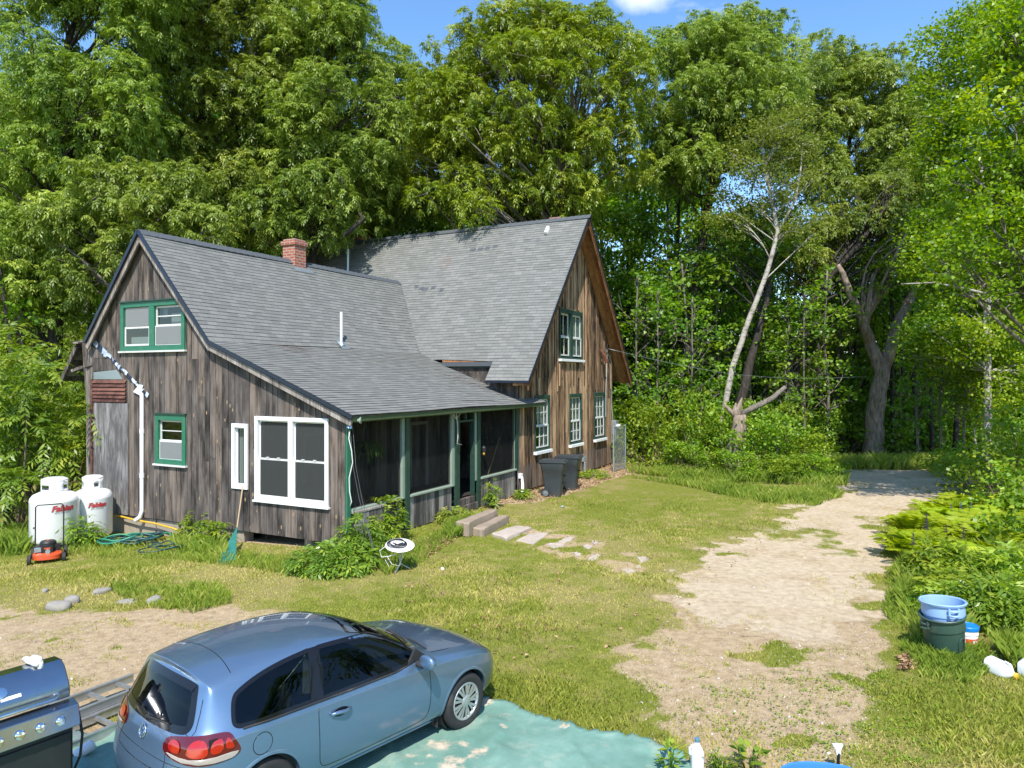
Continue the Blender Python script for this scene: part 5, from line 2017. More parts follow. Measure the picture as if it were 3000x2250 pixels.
tag(tg, 'long uncut grass along the house, the bank and the lane', 'tall grass', kind='stuff')
# broad-leaved weeds on the bank and in the worn drive
P = np.concatenate([scatter_px(1500, [(2640, 1700), (2700, 1600), (3040, 1580), (3040, 1900), (2900, 1860), (2700, 1720)], frng),
                    scatter_px(240, [(1900, 2000), (2600, 1950), (2750, 2100), (2950, 2240), (2300, 2240), (2000, 2120)], frng),
                    scatter_px(160, [(2560, 1980), (2990, 2040), (2990, 2250), (2600, 2250)], frng)])
hgt = np.concatenate([frng.uniform(.15, .55, 1500), np.zeros(400) + .02])
n = len(P)
m = 9
Pm = np.repeat(P, m, 0)
az = frng.uniform(0, 2 * PI, n * m)
hm = np.repeat(hgt, m) * np.tile(np.linspace(.3, 1, m), n)
Pm = Pm + np.stack([np.cos(az) * .05, np.sin(az) * .05, hm], -1)
D = unit(np.stack([np.cos(az), np.sin(az), frng.uniform(.1, .8, n * m)], -1))
V, Fq2 = leaves(Pm, D, unit(np.cross(D, np.array([0, 0, 1.0]))), np.where(np.repeat(hgt, m) < .03, .5, 1.0) * frng.uniform(.05, .12, n * m), np.where(np.repeat(hgt, m) < .03, .5, 1.0) * frng.uniform(.02, .042, n * m))
wd = npmesh('weeds', V, Fq2, M['lf_shrub'], np.clip(frng.normal(.5, .22, n * m), 0, 1))
tag(wd, 'broad leaved weeds on the right bank and in the worn gravel', 'weeds', kind='stuff')
# dead leaves
M['litter'] = m_leaf('dead leaves', (.12, .06, .03), (.30, .17, .085), (.50, .34, .20), .1, .7)
P = np.concatenate([scatter_w(2400, LIT, frng), scatter_px(220, [(1200, 1620), (1900, 1480), (2300, 1560), (1900, 1900), (1400, 1950), (1150, 1750)], frng),
                    scatter_px(120, [(2610, 1690), (2700, 1560), (2680, 1720), (2650, 1800)], frng), scatter_px(200, [(1230, 1590), (1340, 1545), (1340, 1580), (1250, 1640)], frng),
                    scatter_px(160, [(2630, 1930), (2680, 1920), (2690, 1960), (2640, 1970)], frng)])
n = len(P)
P[:, 2] += frng.uniform(.02, .06, n)
D = unit(rdir(n, frng) * np.array([1, 1, .3]))
V, Fq2 = leaves(P, D, unit(np.cross(D, np.array([0, 0, 1.0]) + frng.normal(0, .3, (n, 3)))), frng.uniform(.05, .10, n), frng.uniform(.03, .055, n), .3)
lt = npmesh('dead_leaves', V, Fq2, M['litter'], frng.uniform(0, 1, n))
tag(lt, 'brown dead leaves lying along the wall and on the lawn', 'leaf litter', kind='stuff')

# loose stones of the drive
P = np.concatenate([scatter_px(2600, G_PX, frng), scatter_px(1500, W_PX[:7] + [(2480, 2245), (1960, 2245)] + W_PX[9:], frng), scatter_px(500, [(0, 1800), (330, 1790), (640, 1800), (400, 2080), (0, 2200)], frng)])
n = len(P)
r_ = frng.uniform(.006, .02, n) * (1 + (frng.random(n) > .97) * 1.2)
oc = np.array([(1, 0, 0), (0, 1, 0), (-1, 0, 0), (0, -1, 0), (0, 0, 1), (0, 0, -1)], float)
V = P[:, None, :] + oc[None] * r_[:, None, None] * frng.uniform(.5, 1.3, (n, 6, 1)) * np.array([1, 1, .6])
tri = np.array([(0, 1, 4), (1, 2, 4), (2, 3, 4), (3, 0, 4), (1, 0, 5), (2, 1, 5), (3, 2, 5), (0, 3, 5)])
Ft2 = (np.arange(n)[:, None, None] * 6 + tri[None]).reshape(-1, 3)
M['pebble'] = m_leaf('loose stones', (.24, .20, .155), (.38, .325, .255), (.58, .52, .44), .0, .8)
gv_ = npmesh('loose_gravel', V.reshape(-1, 3), Ft2, M['pebble'], np.repeat(frng.random(n), 8))
tag(gv_, 'loose stones scattered over the drive and the bare earth', 'gravel', kind='stuff')
# ------------------------------------------------------------------ the blue hatchback
def m_paint():
    t = NT('metallic blue paint')
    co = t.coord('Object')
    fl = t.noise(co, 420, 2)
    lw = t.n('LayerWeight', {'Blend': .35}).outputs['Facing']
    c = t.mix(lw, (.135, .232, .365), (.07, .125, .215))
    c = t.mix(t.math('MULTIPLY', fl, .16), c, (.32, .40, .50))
    dz = t.ramp(t.noise(co, 5, 6, .7), [(.5, 0.0), (.8, .22)])
    z = t.sep(co)[2]
    low = t.ramp(z, [(.18, .55), (.62, .0)])
    c = t.mix(t.math('MAXIMUM', t.math('MULTIPLY', dz, .5), t.math('MULTIPLY', low, dz)), c, (.33, .30, .25))
    b = t.bsdf(Base_Color=c, Roughness=.30, Metallic=.6)
    b.inputs['Coat Weight'].default_value = 1.0
    b.inputs['Coat Roughness'].default_value = .035
    return t.done(b)


M['paint'] = m_paint()
M['car_glass'] = m_glass('tinted car glass', (.20, .23, .22), .035, .01, None, 0, .7)
M['frit'] = m_plain('black glass edge', (.008, .008, .009), .08, 0, .1)
M['rubber'] = m_plain('black rubber', (.02, .02, .021), .75, 0, .25, 12, dirt=((.15, .125, .095), .35))
M['rim'] = m_plain('silver wheel trim', (.56, .57, .57), .35, .75, .1, 12, dirt=((.3, .26, .2), .35))
M['tail'] = m_plain('dark red lamp lens', (.09, .004, .006), .06, 0, .1, coat=1.0)
M['tail_bright'] = m_plain('bright red reflector', (.36, .010, .004), .12, 0, .25, 40, coat=1.0)
M['lens'] = m_plain('clear lamp lens', (.36, .31, .27), .1, 0, .15, 30, coat=1.0)
M['chrome'] = m_plain('chrome', (.75, .76, .78), .10, 1.0, .03)
M['seat'] = m_plain('grey seat cloth', (.10, .10, .105), .9, 0, .2)
M['seatlight'] = m_plain('pale grey trim', (.40, .41, .39), .8, 0, .1)

car = thing('hatchback_car', 'light blue two door hatchback car parked on the green tarp', 'car', (-2.72, 6.60, .05), Rr(50.2))
car.rotation_euler = (0, .02, Rr(50.2))
car.scale = (.955, .955, .968)


def st(x, rows):
    return [(x + (r[2] if len(r) > 2 else 0), r[0], r[1]) for r in rows]


rings = [
    [(3.30, 0, .22), (3.30, .38, .22), (3.38, .40, .30), (3.42, .40, .45), (3.42, .40, .56), (3.41, .40, .62), (3.40, .40, .64), (3.37, .38, .68), (3.36, .25, .70), (3.37, 0, .70)],
    [(3.1, 0, .21), (3.15, .62, .22), (3.22, .72, .30), (3.26, .745, .45), (3.24, .745, .58), (3.19, .735, .67), (3.15, .71, .72), (3.12, .59, .755), (3.19, .30, .775), (3.22, 0, .78)],
    st(2.95, [(0, .2), (.72, .2), (.82, .30), (.868, .50), (.866, .66), (.845, .765), (.80, .81), (.67, .85), (.33, .872), (0, .88)]),
    st(2.578, [(0, .2), (.74, .2), (.84, .28), (.888, .52), (.888, .72), (.862, .835), (.81, .88), (.69, .915), (.34, .945), (0, .953)]),
    st(2.15, [(0, .2), (.74, .2), (.84, .27), (.888, .52), (.886, .745), (.868, .865), (.828, .925), (.71, .965, -.02), (.36, .995, .04), (0, 1.005, .08)]),
    st(1.93, [(0, .2), (.74, .2), (.84, .27), (.888, .52), (.886, .75), (.870, .875), (.832, .94), (.725, 1.035, -.01), (.42, 1.04, .09), (0, 1.05, .14)]),
    st(1.58, [(0, .2), (.74, .2), (.84, .27), (.888, .52), (.886, .75), (.870, .885), (.836, .955), (.662, 1.235, -.02), (.38, 1.25, .09), (0, 1.26, .13)]),
    st(1.20, [(0, .2), (.74, .2), (.84, .27), (.888, .52), (.886, .75), (.872, .89), (.840, .965), (.625, 1.385, -.02), (.35, 1.42, .04), (0, 1.436, .07)]),
    st(.62, [(0, .2), (.74, .2), (.84, .27), (.888, .52), (.886, .755), (.872, .90), (.840, .975), (.622, 1.410), (.34, 1.472), (0, 1.486)]),
    st(.12, [(0, .2), (.74, .2), (.84, .27), (.890, .52), (.892, .765), (.880, .915), (.842, .99), (.620, 1.392), (.34, 1.458), (0, 1.474)]),
    st(-.22, [(0, .2), (.73, .21), (.83, .28), (.880, .52), (.888, .77), (.878, .925), (.830, 1.02), (.610, 1.345), (.34, 1.425), (0, 1.444)]),
    [(-.45, 0, .25), (-.5, .68, .25), (-.52, .775, .32), (-.54, .82, .52), (-.51, .825, .77), (-.48, .81, .91), (-.43, .755, 1.02), (-.40, .615, 1.30), (-.45, .36, 1.385), (-.46, 0, 1.405)],
    [(-.55, 0, .27), (-.62, .57, .27), (-.70, .64, .34), (-.735, .66, .54), (-.665, .70, .765), (-.63, .69, .89), (-.575, .655, .99), (-.455, .555, 1.262), (-.44, .34, 1.340), (-.45, 0, 1.358)],
    [(-.6, 0, .27), (-.68, .3, .28), (-.76, .34, .36), (-.785, .35, .55), (-.71, .37, .77), (-.69, .37, .88), (-.645, .36, .98), (-.515, .31, 1.25), (-.458, .21, 1.338), (-.455, 0, 1.352)],
]
y0f = [None, (3.31, 0, .23), (3.40, 0, .30), (3.44, 0, .45), (3.44, 0, .56), (3.43, 0, .62), (3.42, 0, .64), (3.38, 0, .69)]
y0r = [None, (-.69, 0, .28), (-.775, 0, .36), (-.80, 0, .55), (-.722, 0, .77), (-.705, 0, .88), (-.66, 0, .98), (-.525, 0, 1.25)]
cv, cf, key = [], [], {}


def vid(p):
    k = tuple(round(c, 4) for c in p)
    if k not in key:
        key[k] = len(cv)
        cv.append(k)
    return key[k]


def quadf(ps, flip):
    ids = []
    for p in ps:
        i = vid(p)
        if i not in ids:
            ids.append(i)
    if len(ids) > 2:
        cf.append(ids[::-1] if flip else ids)


for sg in (1, -1):
    mir = lambda p: (p[0], p[1] * sg, p[2])
    for a, b in zip(rings[:-1], rings[1:]):
        for c in range(9):
            quadf([mir(a[c]), mir(a[c + 1]), mir(b[c + 1]), mir(b[c])], sg < 0)
    for ring, y0, fl in ((rings[0], y0f, True), (rings[-1], y0r, False)):
        for c in range(7):
            p0 = y0[c] or ring[0]
            quadf([mir(ring[c]), mir(ring[c + 1]), mir(y0[c + 1]), mir(p0)], (sg < 0) ^ fl)
        quadf([mir(ring[7]), mir(ring[8]), mir(ring[9]), mir(y0[7])], (sg < 0) ^ fl)
me = bpy.data.meshes.new('body_cage')
me.from_pydata(cv, [], cf)
import bmesh
bm = bmesh.new()
bm.from_mesh(me)
bmesh.ops.recalc_face_normals(bm, faces=bm.faces)
cr = bm.edges.layers.float.new('crease_edge')
col_of = {}
for R_ in rings:
    for c, p in enumerate(R_):
        for sg in (1, -1):
            col_of[tuple(round(q, 4) for q in (p[0], p[1] * sg, p[2]))] = c
bm.verts.ensure_lookup_table()
vc = [col_of.get(cv[v.index], -1) for v in bm.verts]
for e in bm.edges:
    a, b = (v.index for v in e.verts)
    if vc[a] == vc[b] and vc[a] in (4, 5, 6, 7):
        e[cr] = {4: .3, 5: .55, 6: .4, 7: .38}[vc[a]]
spo = {tuple(round(q, 4) for q in (p[0], p[1] * sg, p[2])) for p in rings[11][7:] for sg in (1, -1)}
for e in bm.edges:
    if all(cv[v.index] in spo for v in e.verts):
        e[cr] = .85
bm.to_mesh(me)
bm.free()
tmp = bpy.data.objects.new('body_cage', me)
COL.objects.link(tmp)
ss = tmp.modifiers.new('s', 'SUBSURF')
ss.levels = ss.render_levels = 5
dg = bpy.context.evaluated_depsgraph_get()
em = bpy.data.meshes.new_from_object(tmp.evaluated_get(dg))
bpy.data.objects.remove(tmp)
nv = len(em.vertices)
co = np.empty(nv * 3, np.float32)
em.vertices.foreach_get('co', co)
co = co.reshape(-1, 3)
polys = np.empty(len(em.polygons) * 4, np.int32)
em.loops.foreach_get('vertex_index', polys)
polys = polys.reshape(-1, 4)
bvh = BVHTree.FromPolygons([tuple(map(float, c)) for c in co], [tuple(map(int, p)) for p in polys])


def ray(o, d):
    h = bvh.ray_cast(Vector(o), Vector(d))
    return h


def side(x, z, sg=-1, off=.003):
    h = ray((x, 2.0 * sg, z), (0, -sg, 0))
    return h[0] + h[1] * off if h[0] else Vector((x, .8 * sg, z))


def rearp(y, z, off=.003):
    h = ray((-3, y, z), (1, 0, 0))
    return h[0] + h[1] * off if h[0] else Vector((-.6, y, z))


def frontp(y, z, off=.003):
    h = ray((5, y, z), (-1, 0, 0))
    return h[0] + h[1] * off if h[0] else Vector((1.6, y, z))


def topp(x, y, off=.003):
    h = ray((x, y, 3), (0, 0, -1))
    return h[0] + h[1] * off


def diagp(w_, z, sg=-1, off=.004, fr=False):
    """seen from the car's corner, half way between side and rear"""
    q = 1 / math.sqrt(2)
    if fr:
        e, d = Vector((-q, sg * q, 0)), Vector((-q, -sg * q, 0))
    else:
        e, d = Vector((q, sg * q, 0)), Vector((q, -sg * q, 0))
    h = ray(e * w_ + Vector((0, 0, z)) - d * 5 + (Vector((2.6, 0, 0)) if fr else Vector((0, 0, 0))), d)
    return h[0] + h[1] * off if h[0] else Vector((0, 0, z))


def chaikin(P, n=2, closed=True):
    P = [Vector(p) for p in P]
    for _ in range(n):
        Q = []
        m = len(P)
        for i in range(m if closed else m - 1):
            a, b = P[i], P[(i + 1) % m]
            Q += [a.lerp(b, .25), a.lerp(b, .75)]
        P = Q if closed else [P[0]] + Q + [P[-1]]
    return P


def offset(P, d):
    n = len(P)
    A = sum(P[i].x * P[(i + 1) % n].y - P[(i + 1) % n].x * P[i].y for i in range(n))
    s = 1 if A > 0 else -1
    out = []
    for i in range(n):
        t_ = (P[(i + 1) % n] - P[i - 1])
        t_.normalize()
        out.append(P[i] + Vector((t_.y, -t_.x)) * d * s)
    return out


def patch(mb, P, pf, off, rings_=6):
    c = sum(P, Vector((0, 0))) / len(P)
    n = len(P)
    vs = []
    for r in range(rings_):
        f = 1 - r / rings_
        vs += [pf(*(c + (p - c) * f), off) for p in P]
    vs.append(pf(*c, off))
    fs = [(r * n + i, r * n + (i + 1) % n, (r + 1) * n + (i + 1) % n, (r + 1) * n + i) for r in range(rings_ - 1) for i in range(n)]
    fs += [((rings_ - 1) * n + i, (rings_ - 1) * n + (i + 1) % n, rings_ * n) for i in range(n)]
    mb.add(vs, fs)


def ringp(mb, P, d0, d1, pf, off):
    A_, B_ = offset(P, d0), offset(P, d1)
    n = len(P)
    vs = [pf(*p, off) for p in A_] + [pf(*p, off) for p in B_]
    mb.add(vs, [(i, (i + 1) % n, (i + 1) % n + n, i + n) for i in range(n)])


DOOR_G = chaikin([(1.94, .985), (1.70, 1.155), (1.42, 1.305), (1.15, 1.355), (.85, 1.372), (.69, 1.376), (.672, 1.372), (.655, 1.30), (.585, .985), (.580, .972), (.62, .970), (.95, .968), (1.5, .968)], 2)
QUART = chaikin([(.585, 1.374), (.565, 1.374), (.30, 1.355), (.04, 1.312), (-.17, 1.245), (-.245, 1.20), (-.285, 1.06), (-.285, 1.0), (-.20, .985), (.12, .982), (.45, .978), (.480, .980), (.490, 1.0)], 2)
REAR_G = chaikin([(-.60, 1.0), (-.56, 1.12), (-.485, 1.275), (-.45, 1.305), (0, 1.318), (.45, 1.305), (.485, 1.275), (.56, 1.12), (.60, 1.0), (.52, .965), (0, .955), (-.52, .965)], 2)
WIND = chaikin([(-.70, 1.055), (-.62, 1.22), (-.545, 1.36), (-.5, 1.385), (0, 1.40), (.5, 1.385), (.545, 1.36), (.62, 1.22), (.70, 1.055), (0, 1.06)], 2)


def inside(P, x, y):
    return poly_sd(x, y, [(p.x, p.y) for p in P])


fc = co[polys].mean(1)
kill = np.zeros(len(polys), bool)
for G_ in (DOOR_G, QUART):
    kill |= (inside(G_, fc[:, 0], fc[:, 2]) < -.007) & (np.abs(fc[:, 1]) > .45)
kill |= (inside(REAR_G, fc[:, 1], fc[:, 2]) < -.02) & (fc[:, 0] < -.2)
kill |= (inside(WIND, fc[:, 1], fc[:, 2]) < -.02) & (fc[:, 0] > 1.0) & (fc[:, 0] < 2.2)
for xa in (0, 2.578):
    kill |= (np.hypot(fc[:, 0] - xa, fc[:, 2] - .325) < .362) & (np.abs(fc[:, 1]) > .55)
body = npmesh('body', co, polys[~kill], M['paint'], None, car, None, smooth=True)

for sg, nm_ in ((-1, 'side'), (1, 'side')):
    pf = lambda x, z, off: side(x, z, sg, off)
    mb = MB()
    for G_ in (DOOR_G, QUART):
        patch(mb, offset(G_, -.004), pf, .001)
        mb.build('side_window', M['car_glass'], car, smooth=180)
        mb = MB()
    for G_ in (DOOR_G, QUART):
        ringp(mb, G_, .014, -.019, pf, .0035)
    bp = [Vector(p) for p in ((.56, 1.385), (.70, 1.385), (.675, 1.22), (.60, .96), (.455, .964), (.52, 1.2))]
    patch(mb, bp, pf, .0045, 4)
    mb.build('window_surround', M['frit'], car, smooth=180, fix=False)
    mb = MB()
    mb.tube([side(x, z, sg, .004) for x, z in ((1.93, .972), (1.5, .948), (1.0, .95), (.5, .958), (.0, .965), (-.22, .972))], .011, 6)
    mb.build('belt_strip', M['rubber'], car, smooth=180)
    mb = MB()
    door = chaikin([(.60, 1.375), (.52, .965), (.545, .50), (.57, .36), (.66, .315), (1.2, .31), (1.86, .31), (1.97, .36), (1.99, .55), (1.97, .82), (1.965, .95)], 2, False)
    pts = [side(p.x, p.y, sg, -.001) for p in door]
    mb.tube([p for p in pts if p.z < .95], .0045, 5)
    mb.build('door_gap', M['frit'], car, smooth=180)
    mb = MB()
    mb.tube([side(x, .245, sg, .006) for x in np.linspace(.42, 2.12, 16)], .016, 6)
    mb.build('sill_strip', M['paint'], car, smooth=180)
    # wheel arches and wells
    for xa in (0, 2.578):
        mb = MB()
        vs, fs = [], []
        n = 40
        for k in range(n + 1):
            a = Rr(-12) + (PI + Rr(24)) * k / n
            ca, sa = math.cos(a), math.sin(a)
            p0 = side(xa + .382 * ca, .325 + .382 * sa, sg, .001)
            p1 = side(xa + .366 * ca, .325 + .366 * sa, sg, .008)
            vs += [p0, p1, Vector((xa + .350 * ca, p1.y, .325 + .350 * sa)), Vector((xa + .346 * ca, p1.y - sg * .12, .325 + .346 * sa))]
        for k in range(n):
            for q in range(3):
                fs.append((k * 4 + q, k * 4 + q + 1, k * 4 + q + 5, k * 4 + q + 4))
        mb.add(vs, fs)
        mb.build('wheel_arch', M['paint'], car, smooth=60, fix=False)
        mb = MB()
        vs = []
        for k in range(33):
            a = 2 * PI * k / 32
            vs += [(xa + .352 * math.cos(a), sg * .80, .325 + .352 * math.sin(a)), (xa + .352 * math.cos(a), sg * .52, .325 + .352 * math.sin(a))]
        fs = [(2 * k, 2 * k + 1, 2 * k + 3, 2 * k + 2) for k in range(32)] + [tuple(2 * k + 1 for k in range(32))]
        mb.add(vs, fs)
        mb.build('wheel_well', M['rubber'], car, fix=False)
    mb = MB()
    mb.box(2.19, 2.205, sg * .70 - .075, sg * .70 + .155 * (1 if sg > 0 else 0) + (.075 if sg < 0 else 0), .12, .42)
    mb.build('mud_flap', M['rubber'], car)
    # mirror, handle
    mb = MB()
    mc = Vector((1.80, sg * 1.0, 1.005))
    vs, fs = [], []
    n, m = 18, 10
    for j in range(m + 1):
        e = -PI / 2 + PI * j / m
        for k in range(n):
            a = 2 * PI * k / n
            x = math.cos(e) * math.cos(a)
            vs.append(mc + Vector((.105 * x * (1 if x > 0 else .32), .115 * math.cos(e) * math.sin(a), .078 * math.sin(e))))
    for j in range(m):
        for k in range(n):
            fs.append((j * n + k, j * n + (k + 1) % n, (j + 1) * n + (k + 1) % n, (j + 1) * n + k))
    mb.add(vs, fs)
    mr = mb.build('door_mirror', M['paint'], car, smooth=180)
    mb = MB()
    mb.tube([(1.80, sg * .86, .965), (1.80, sg * .93, .955), (1.80, sg * .97, .96)], [.035, .03, .03], 8)
    mb.prism([(1.70, .97), (1.98, .985), (1.80, 1.115)], sg * .80, sg * .825, lambda x, z, d: (x, d, z))
    mb.build('mirror_base', M['rubber'], mr, smooth=50)
    mb = MB()
    vs = []
    hp = [side(.66 + .23 * k / 6, .805 + .006 * math.sin(k), sg, .012 + .028 * math.sin(PI * k / 6)) for k in range(7)]
    mb.tube(hp, [.014, .018, .019, .019, .019, .018, .014], 8)
    hd = mb.build('door_handle', M['paint'], car, smooth=180)
    mb = MB()
    hc = [Vector((.78 + .09 * math.cos(a), .80 + .04 * math.sin(a))) for a in np.linspace(0, 2 * PI, 20, endpoint=False)]
    patch(mb, hc, pf, .0015, 3)
    mb.build('handle_recess', M['frit'], hd, smooth=180)
    # rear lamp wrapping round the corner
    LAMP = chaikin([(-.22, .80), (-.235, .86), (-.19, .925), (-.05, .955), (.12, .975), (.30, .985), (.36, .965), (.42, .87), (.44, .81), (.38, .765), (.20, .752), (-.08, .772)], 2)
    mb = MB()
    pd = lambda a, z, off: diagp(a, z, sg, off)
    patch(mb, LAMP, pd, .005, 8)
    lm = mb.build('tail_light', M['tail'], car, smooth=180)
    mb = MB()
    patch(mb, chaikin([(-.165, .845), (-.16, .90), (-.10, .925), (-.045, .905), (-.04, .84), (-.10, .828)], 2), pd, .013, 9)
    patch(mb, chaikin([(.025, .83), (.03, .90), (.09, .945), (.165, .94), (.20, .89), (.195, .825), (.11, .815)], 2), pd, .013, 9)
    patch(mb, chaikin([(.215, .835), (.215, .90), (.24, .935), (.305, .94), (.31, .84)], 1), pd, .012, 9)
    patch(mb, chaikin([(.325, .86), (.32, .935), (.345, .94), (.385, .875), (.38, .85)], 1), pd, .013, 9)
    mb.build('reflector', M['tail_bright'], lm, smooth=180)
    mb = MB()
    patch(mb, chaikin([(-.215, .822), (.0, .808), (.2, .808), (.425, .832), (.40, .79), (.36, .775), (.2, .764), (-.08, .782)], 1), pd, .012, 9)
    mb.build('reversing_lens', M['lens'], lm, smooth=180)
    mb = MB()
    pfd = lambda a, z, off: diagp(a, z, sg, off, True)
    patch(mb, chaikin([(-.22, .66), (-.12, .74), (.10, .79), (.22, .80), (.16, .70), (.0, .62), (-.2, .60)], 2), pfd, .006, 5)
    mb.build('headlight', M['lens'], car, smooth=180)
    # wheels
    for xa in (0, 2.578):
        Mw = Matrix.Translation((xa, sg * .775, .315)) @ Matrix.Rotation(PI / 2 * (1 if sg < 0 else -1), 4, 'X')
        mb = MB()
        mb.lathe([(.20, -.09), (.245, -.098), (.285, -.095), (.308, -.075), (.316, -.04), (.317, 0), (.316, .04), (.308, .075), (.285, .096), (.245, .098), (.212, .088), (.205, .07)], 48, M=Mw, cap=False)
        wh = mb.build('wheel', M['rubber'], car, smooth=50)
        mb = MB()
        mb.lathe([(.196, .040), (.212, .085), (.205, .092), (.190, .088), (.183, .074)], 48, M=Mw, cap=False)
        mb.lathe([(.0, .098), (.035, .098), (.06, .093), (.07, .084), (.0, .07)], 32, M=Mw, cap=False)
        for k in range(9):
            for dv in (-.14, .14):
                a = 2 * PI * k / 9
                a0, a1 = a + dv * .55, a + dv
                w0, w1 = .17, .12
                vs = []
                for r, aa, hw, zz in ((.058, a0, .15, .090), (.192, a1, .085, .086)):
                    for q in (-1, 1):
                        for dz in (-.014, 0):
                            vs.append((r * math.cos(aa + q * hw * (1 if r < .1 else 1)), r * math.sin(aa + q * hw), zz + dz))
                mb.add(vs, [(0, 1, 3, 2), (4, 6, 7, 5), (0, 4, 5, 1), (2, 3, 7, 6), (0, 2, 6, 4), (1, 5, 7, 3)], .3, Mw)
        mb.build('rim', M['rim'], wh, smooth=40)
        mb = MB()
        mb.lathe([(.0, .055), (.19, .055), (.195, .045)], 32, M=Mw, cap=False)
        mb.build('dark_backing_disc', M['black'], wh)  # plain black disc added behind the spokes, giving the gaps their shade

mb = MB()
patch(mb, offset(REAR_G, -.012), lambda y, z, o: rearp(y, z, o), .001)
mb.build('rear_window', M['car_glass'], car, smooth=180)
mb = MB()
ringp(mb, REAR_G, .014, -.045, lambda y, z, o: rearp(y, z, o), .003)
mb.build('window_surround', M['frit'], car, smooth=180, fix=False)
mb = MB()
patch(mb, offset(WIND, -.012), lambda y, z, o: frontp(y, z, o), .001)
mb.build('windshield', M['car_glass'], car, smooth=180)
mb = MB()
ringp(mb, WIND, .014, -.05, lambda y, z, o: frontp(y, z, o), .003)
mb.build('window_surround', M['frit'], car, smooth=180, fix=False)
# seams
mb = MB()
mb.tube([topp(-.14 - .05 * abs(y / .56) ** 2, y, -.001) for y in np.linspace(-.555, .555, 25)], .0045, 5)
for sg in (-1, 1):
    mb.tube([rearp(sg * y, z, -.001) for y, z in ((.585, 1.22), (.615, 1.12), (.645, 1.0), (.63, .95), (.56, .975))], .004, 5)
    mb.tube([rearp(sg * y, z, -.001) for y, z in ((.415, .80), (.43, .76), (.44, .70), (.40, .655), (.2, .645), (0, .642))], .0045, 5)
mb.tube([rearp(y, .738 if abs(y) > .45 else .735, -.001) for y in np.linspace(-.70, .70, 29)], .0035, 5)
mb.build('hatch_gap', M['frit'], car, smooth=180)
mb = MB()
for sg in (-1, 1):
    mb.tube([topp(x, sg * y, -.001) for x, y in ((2.12, .73), (2.4, .715), (2.8, .68), (3.08, .60), (3.17, .42), (3.2, .2), (3.2, .02))], .0045, 5)
mb.build('hood_gap', M['frit'], car, smooth=180)
mb = MB()
mb.prism(chaikin([(-.66, 2.21 - 2.17), (.66, .04), (.66, -.02), (-.66, -.02)], 1), 0, 0, lambda y, d, _: topp(2.10 + d + .06 * (1 - (y / .7) ** 2), y, .004))
mb.build('cowl', M['rubber'], car)
mb = MB()
mb.tube([frontp(y, z, .02) for y, z in ((-.05, 1.06), (-.25, 1.07), (-.45, 1.085), (-.62, 1.10))], .012, 6)
mb.build('wiper', M['rubber'], car)
mb = MB()
mb.tube([rearp(0, .972, .02), rearp(-.1, .985, .022), rearp(-.35, 1.0, .018)], [.016, .010, .007], 6)
mb.build('wiper', M['rubber'], car)
mb = MB()
mb.tube([side(-.055 + .092 * math.cos(a), .80 + .092 * math.sin(a), -1, -.001) for a in np.linspace(0, 2 * PI, 40, endpoint=False)], .0038, 5, closed=True)
mb.build('fuel_flap', M['frit'], car, smooth=180)
# round emblem with its strokes
ec = rearp(0, .865, .0)
en = ray((-3, 0, .865), (1, 0, 0))[1]
eu = Vector((0, 0, 1)) - en * en.z
eu.normalize()
er = eu.cross(en)
ep = lambda a, b, o=.008: ec + er * a + eu * b + en * o
mb = MB()
mb.tube([ep(.055 * math.cos(t), .055 * math.sin(t)) for t in np.linspace(0, 2 * PI, 36, endpoint=False)], .006, 6, closed=True)
for L in ([(-.022, .048), (0, .006), (.022, .048)], [(-.044, .030), (-.020, -.040), (0, .000), (.020, -.040), (.044, .030)]):
    mb.tube([ep(*p) for p in L], .0052, 5)
eb = mb.build('emblem', M['chrome'], car, smooth=180)
mb = MB()
mb.add([ep(.056 * math.cos(t), .056 * math.sin(t), .003) for t in np.linspace(0, 2 * PI, 30, endpoint=False)], [tuple(range(30))])
mb.build('emblem_disc', M['paint'], eb)
# cabin
mb = MB()
mb.box(-.35, 2.0, -.72, .72, .28, .34)
mb.box(-.52, .0, -.70, .70, .34, .93)
mb.box(-.5, 1.9, .78, .80, .3, .95)
mb.box(-.5, 1.9, -.80, -.78, .3, .95)
cb = mb.build('cabin_trim', M['black'], car)
mb = MB()
mb.add([(1.55, -.74, .92), (1.55, .74, .92), (1.98, .70, .98), (1.98, -.70, .98), (1.50, -.74, .5), (1.50, .74, .5)], [(0, 1, 2, 3), (0, 4, 5, 1)])
mb.build('dashboard', M['seat'], cb)
for y in (-.36, .36):
    mb = MB()
    mb.box(.55, 1.1, y - .25, y + .25, .42, .58)
    mb.add([(.62, y - .25, .55), (.62, y + .25, .55), (.38, y + .22, 1.12), (.38, y - .22, 1.12), (.48, y - .25, .55), (.48, y + .25, .55), (.28, y + .22, 1.10), (.28, y - .22, 1.10)],
           [(0, 1, 2, 3), (4, 7, 6, 5), (0, 3, 7, 4), (1, 5, 6, 2), (2, 6, 7, 3)])
    mb.box(.24, .34, y - .12, y + .12, 1.14, 1.30)
    mb.build('seat', M['seat'], cb, bevel=.04)
mb = MB()
mb.box(-.25, .2, -.6, .6, .45, .6)
mb.box(-.32, -.2, -.6, .6, .55, 1.08)
for y in (-.35, .35):
    mb.box(-.33, -.23, y - .12, y + .12, 1.10, 1.24)
mb.build('rear_seat', M['seat'], cb, bevel=.04)
mb = MB()
mb.tube([(1.40 + .09 * math.sin(t), .36 + .18 * math.cos(t), .93 + .16 * math.sin(t)) for t in np.linspace(0, 2 * PI, 28, endpoint=False)], .016, 6, closed=True)
mb.tube([(1.40, .36, .93), (1.55, .36, .86)], .03, 8)
mb.build('steering_wheel', M['seat'], cb)
mb = MB()
mb.beam((.52, -.70, 1.0), (.60, -.585, 1.33), .10, .02, (0, 1, 0))
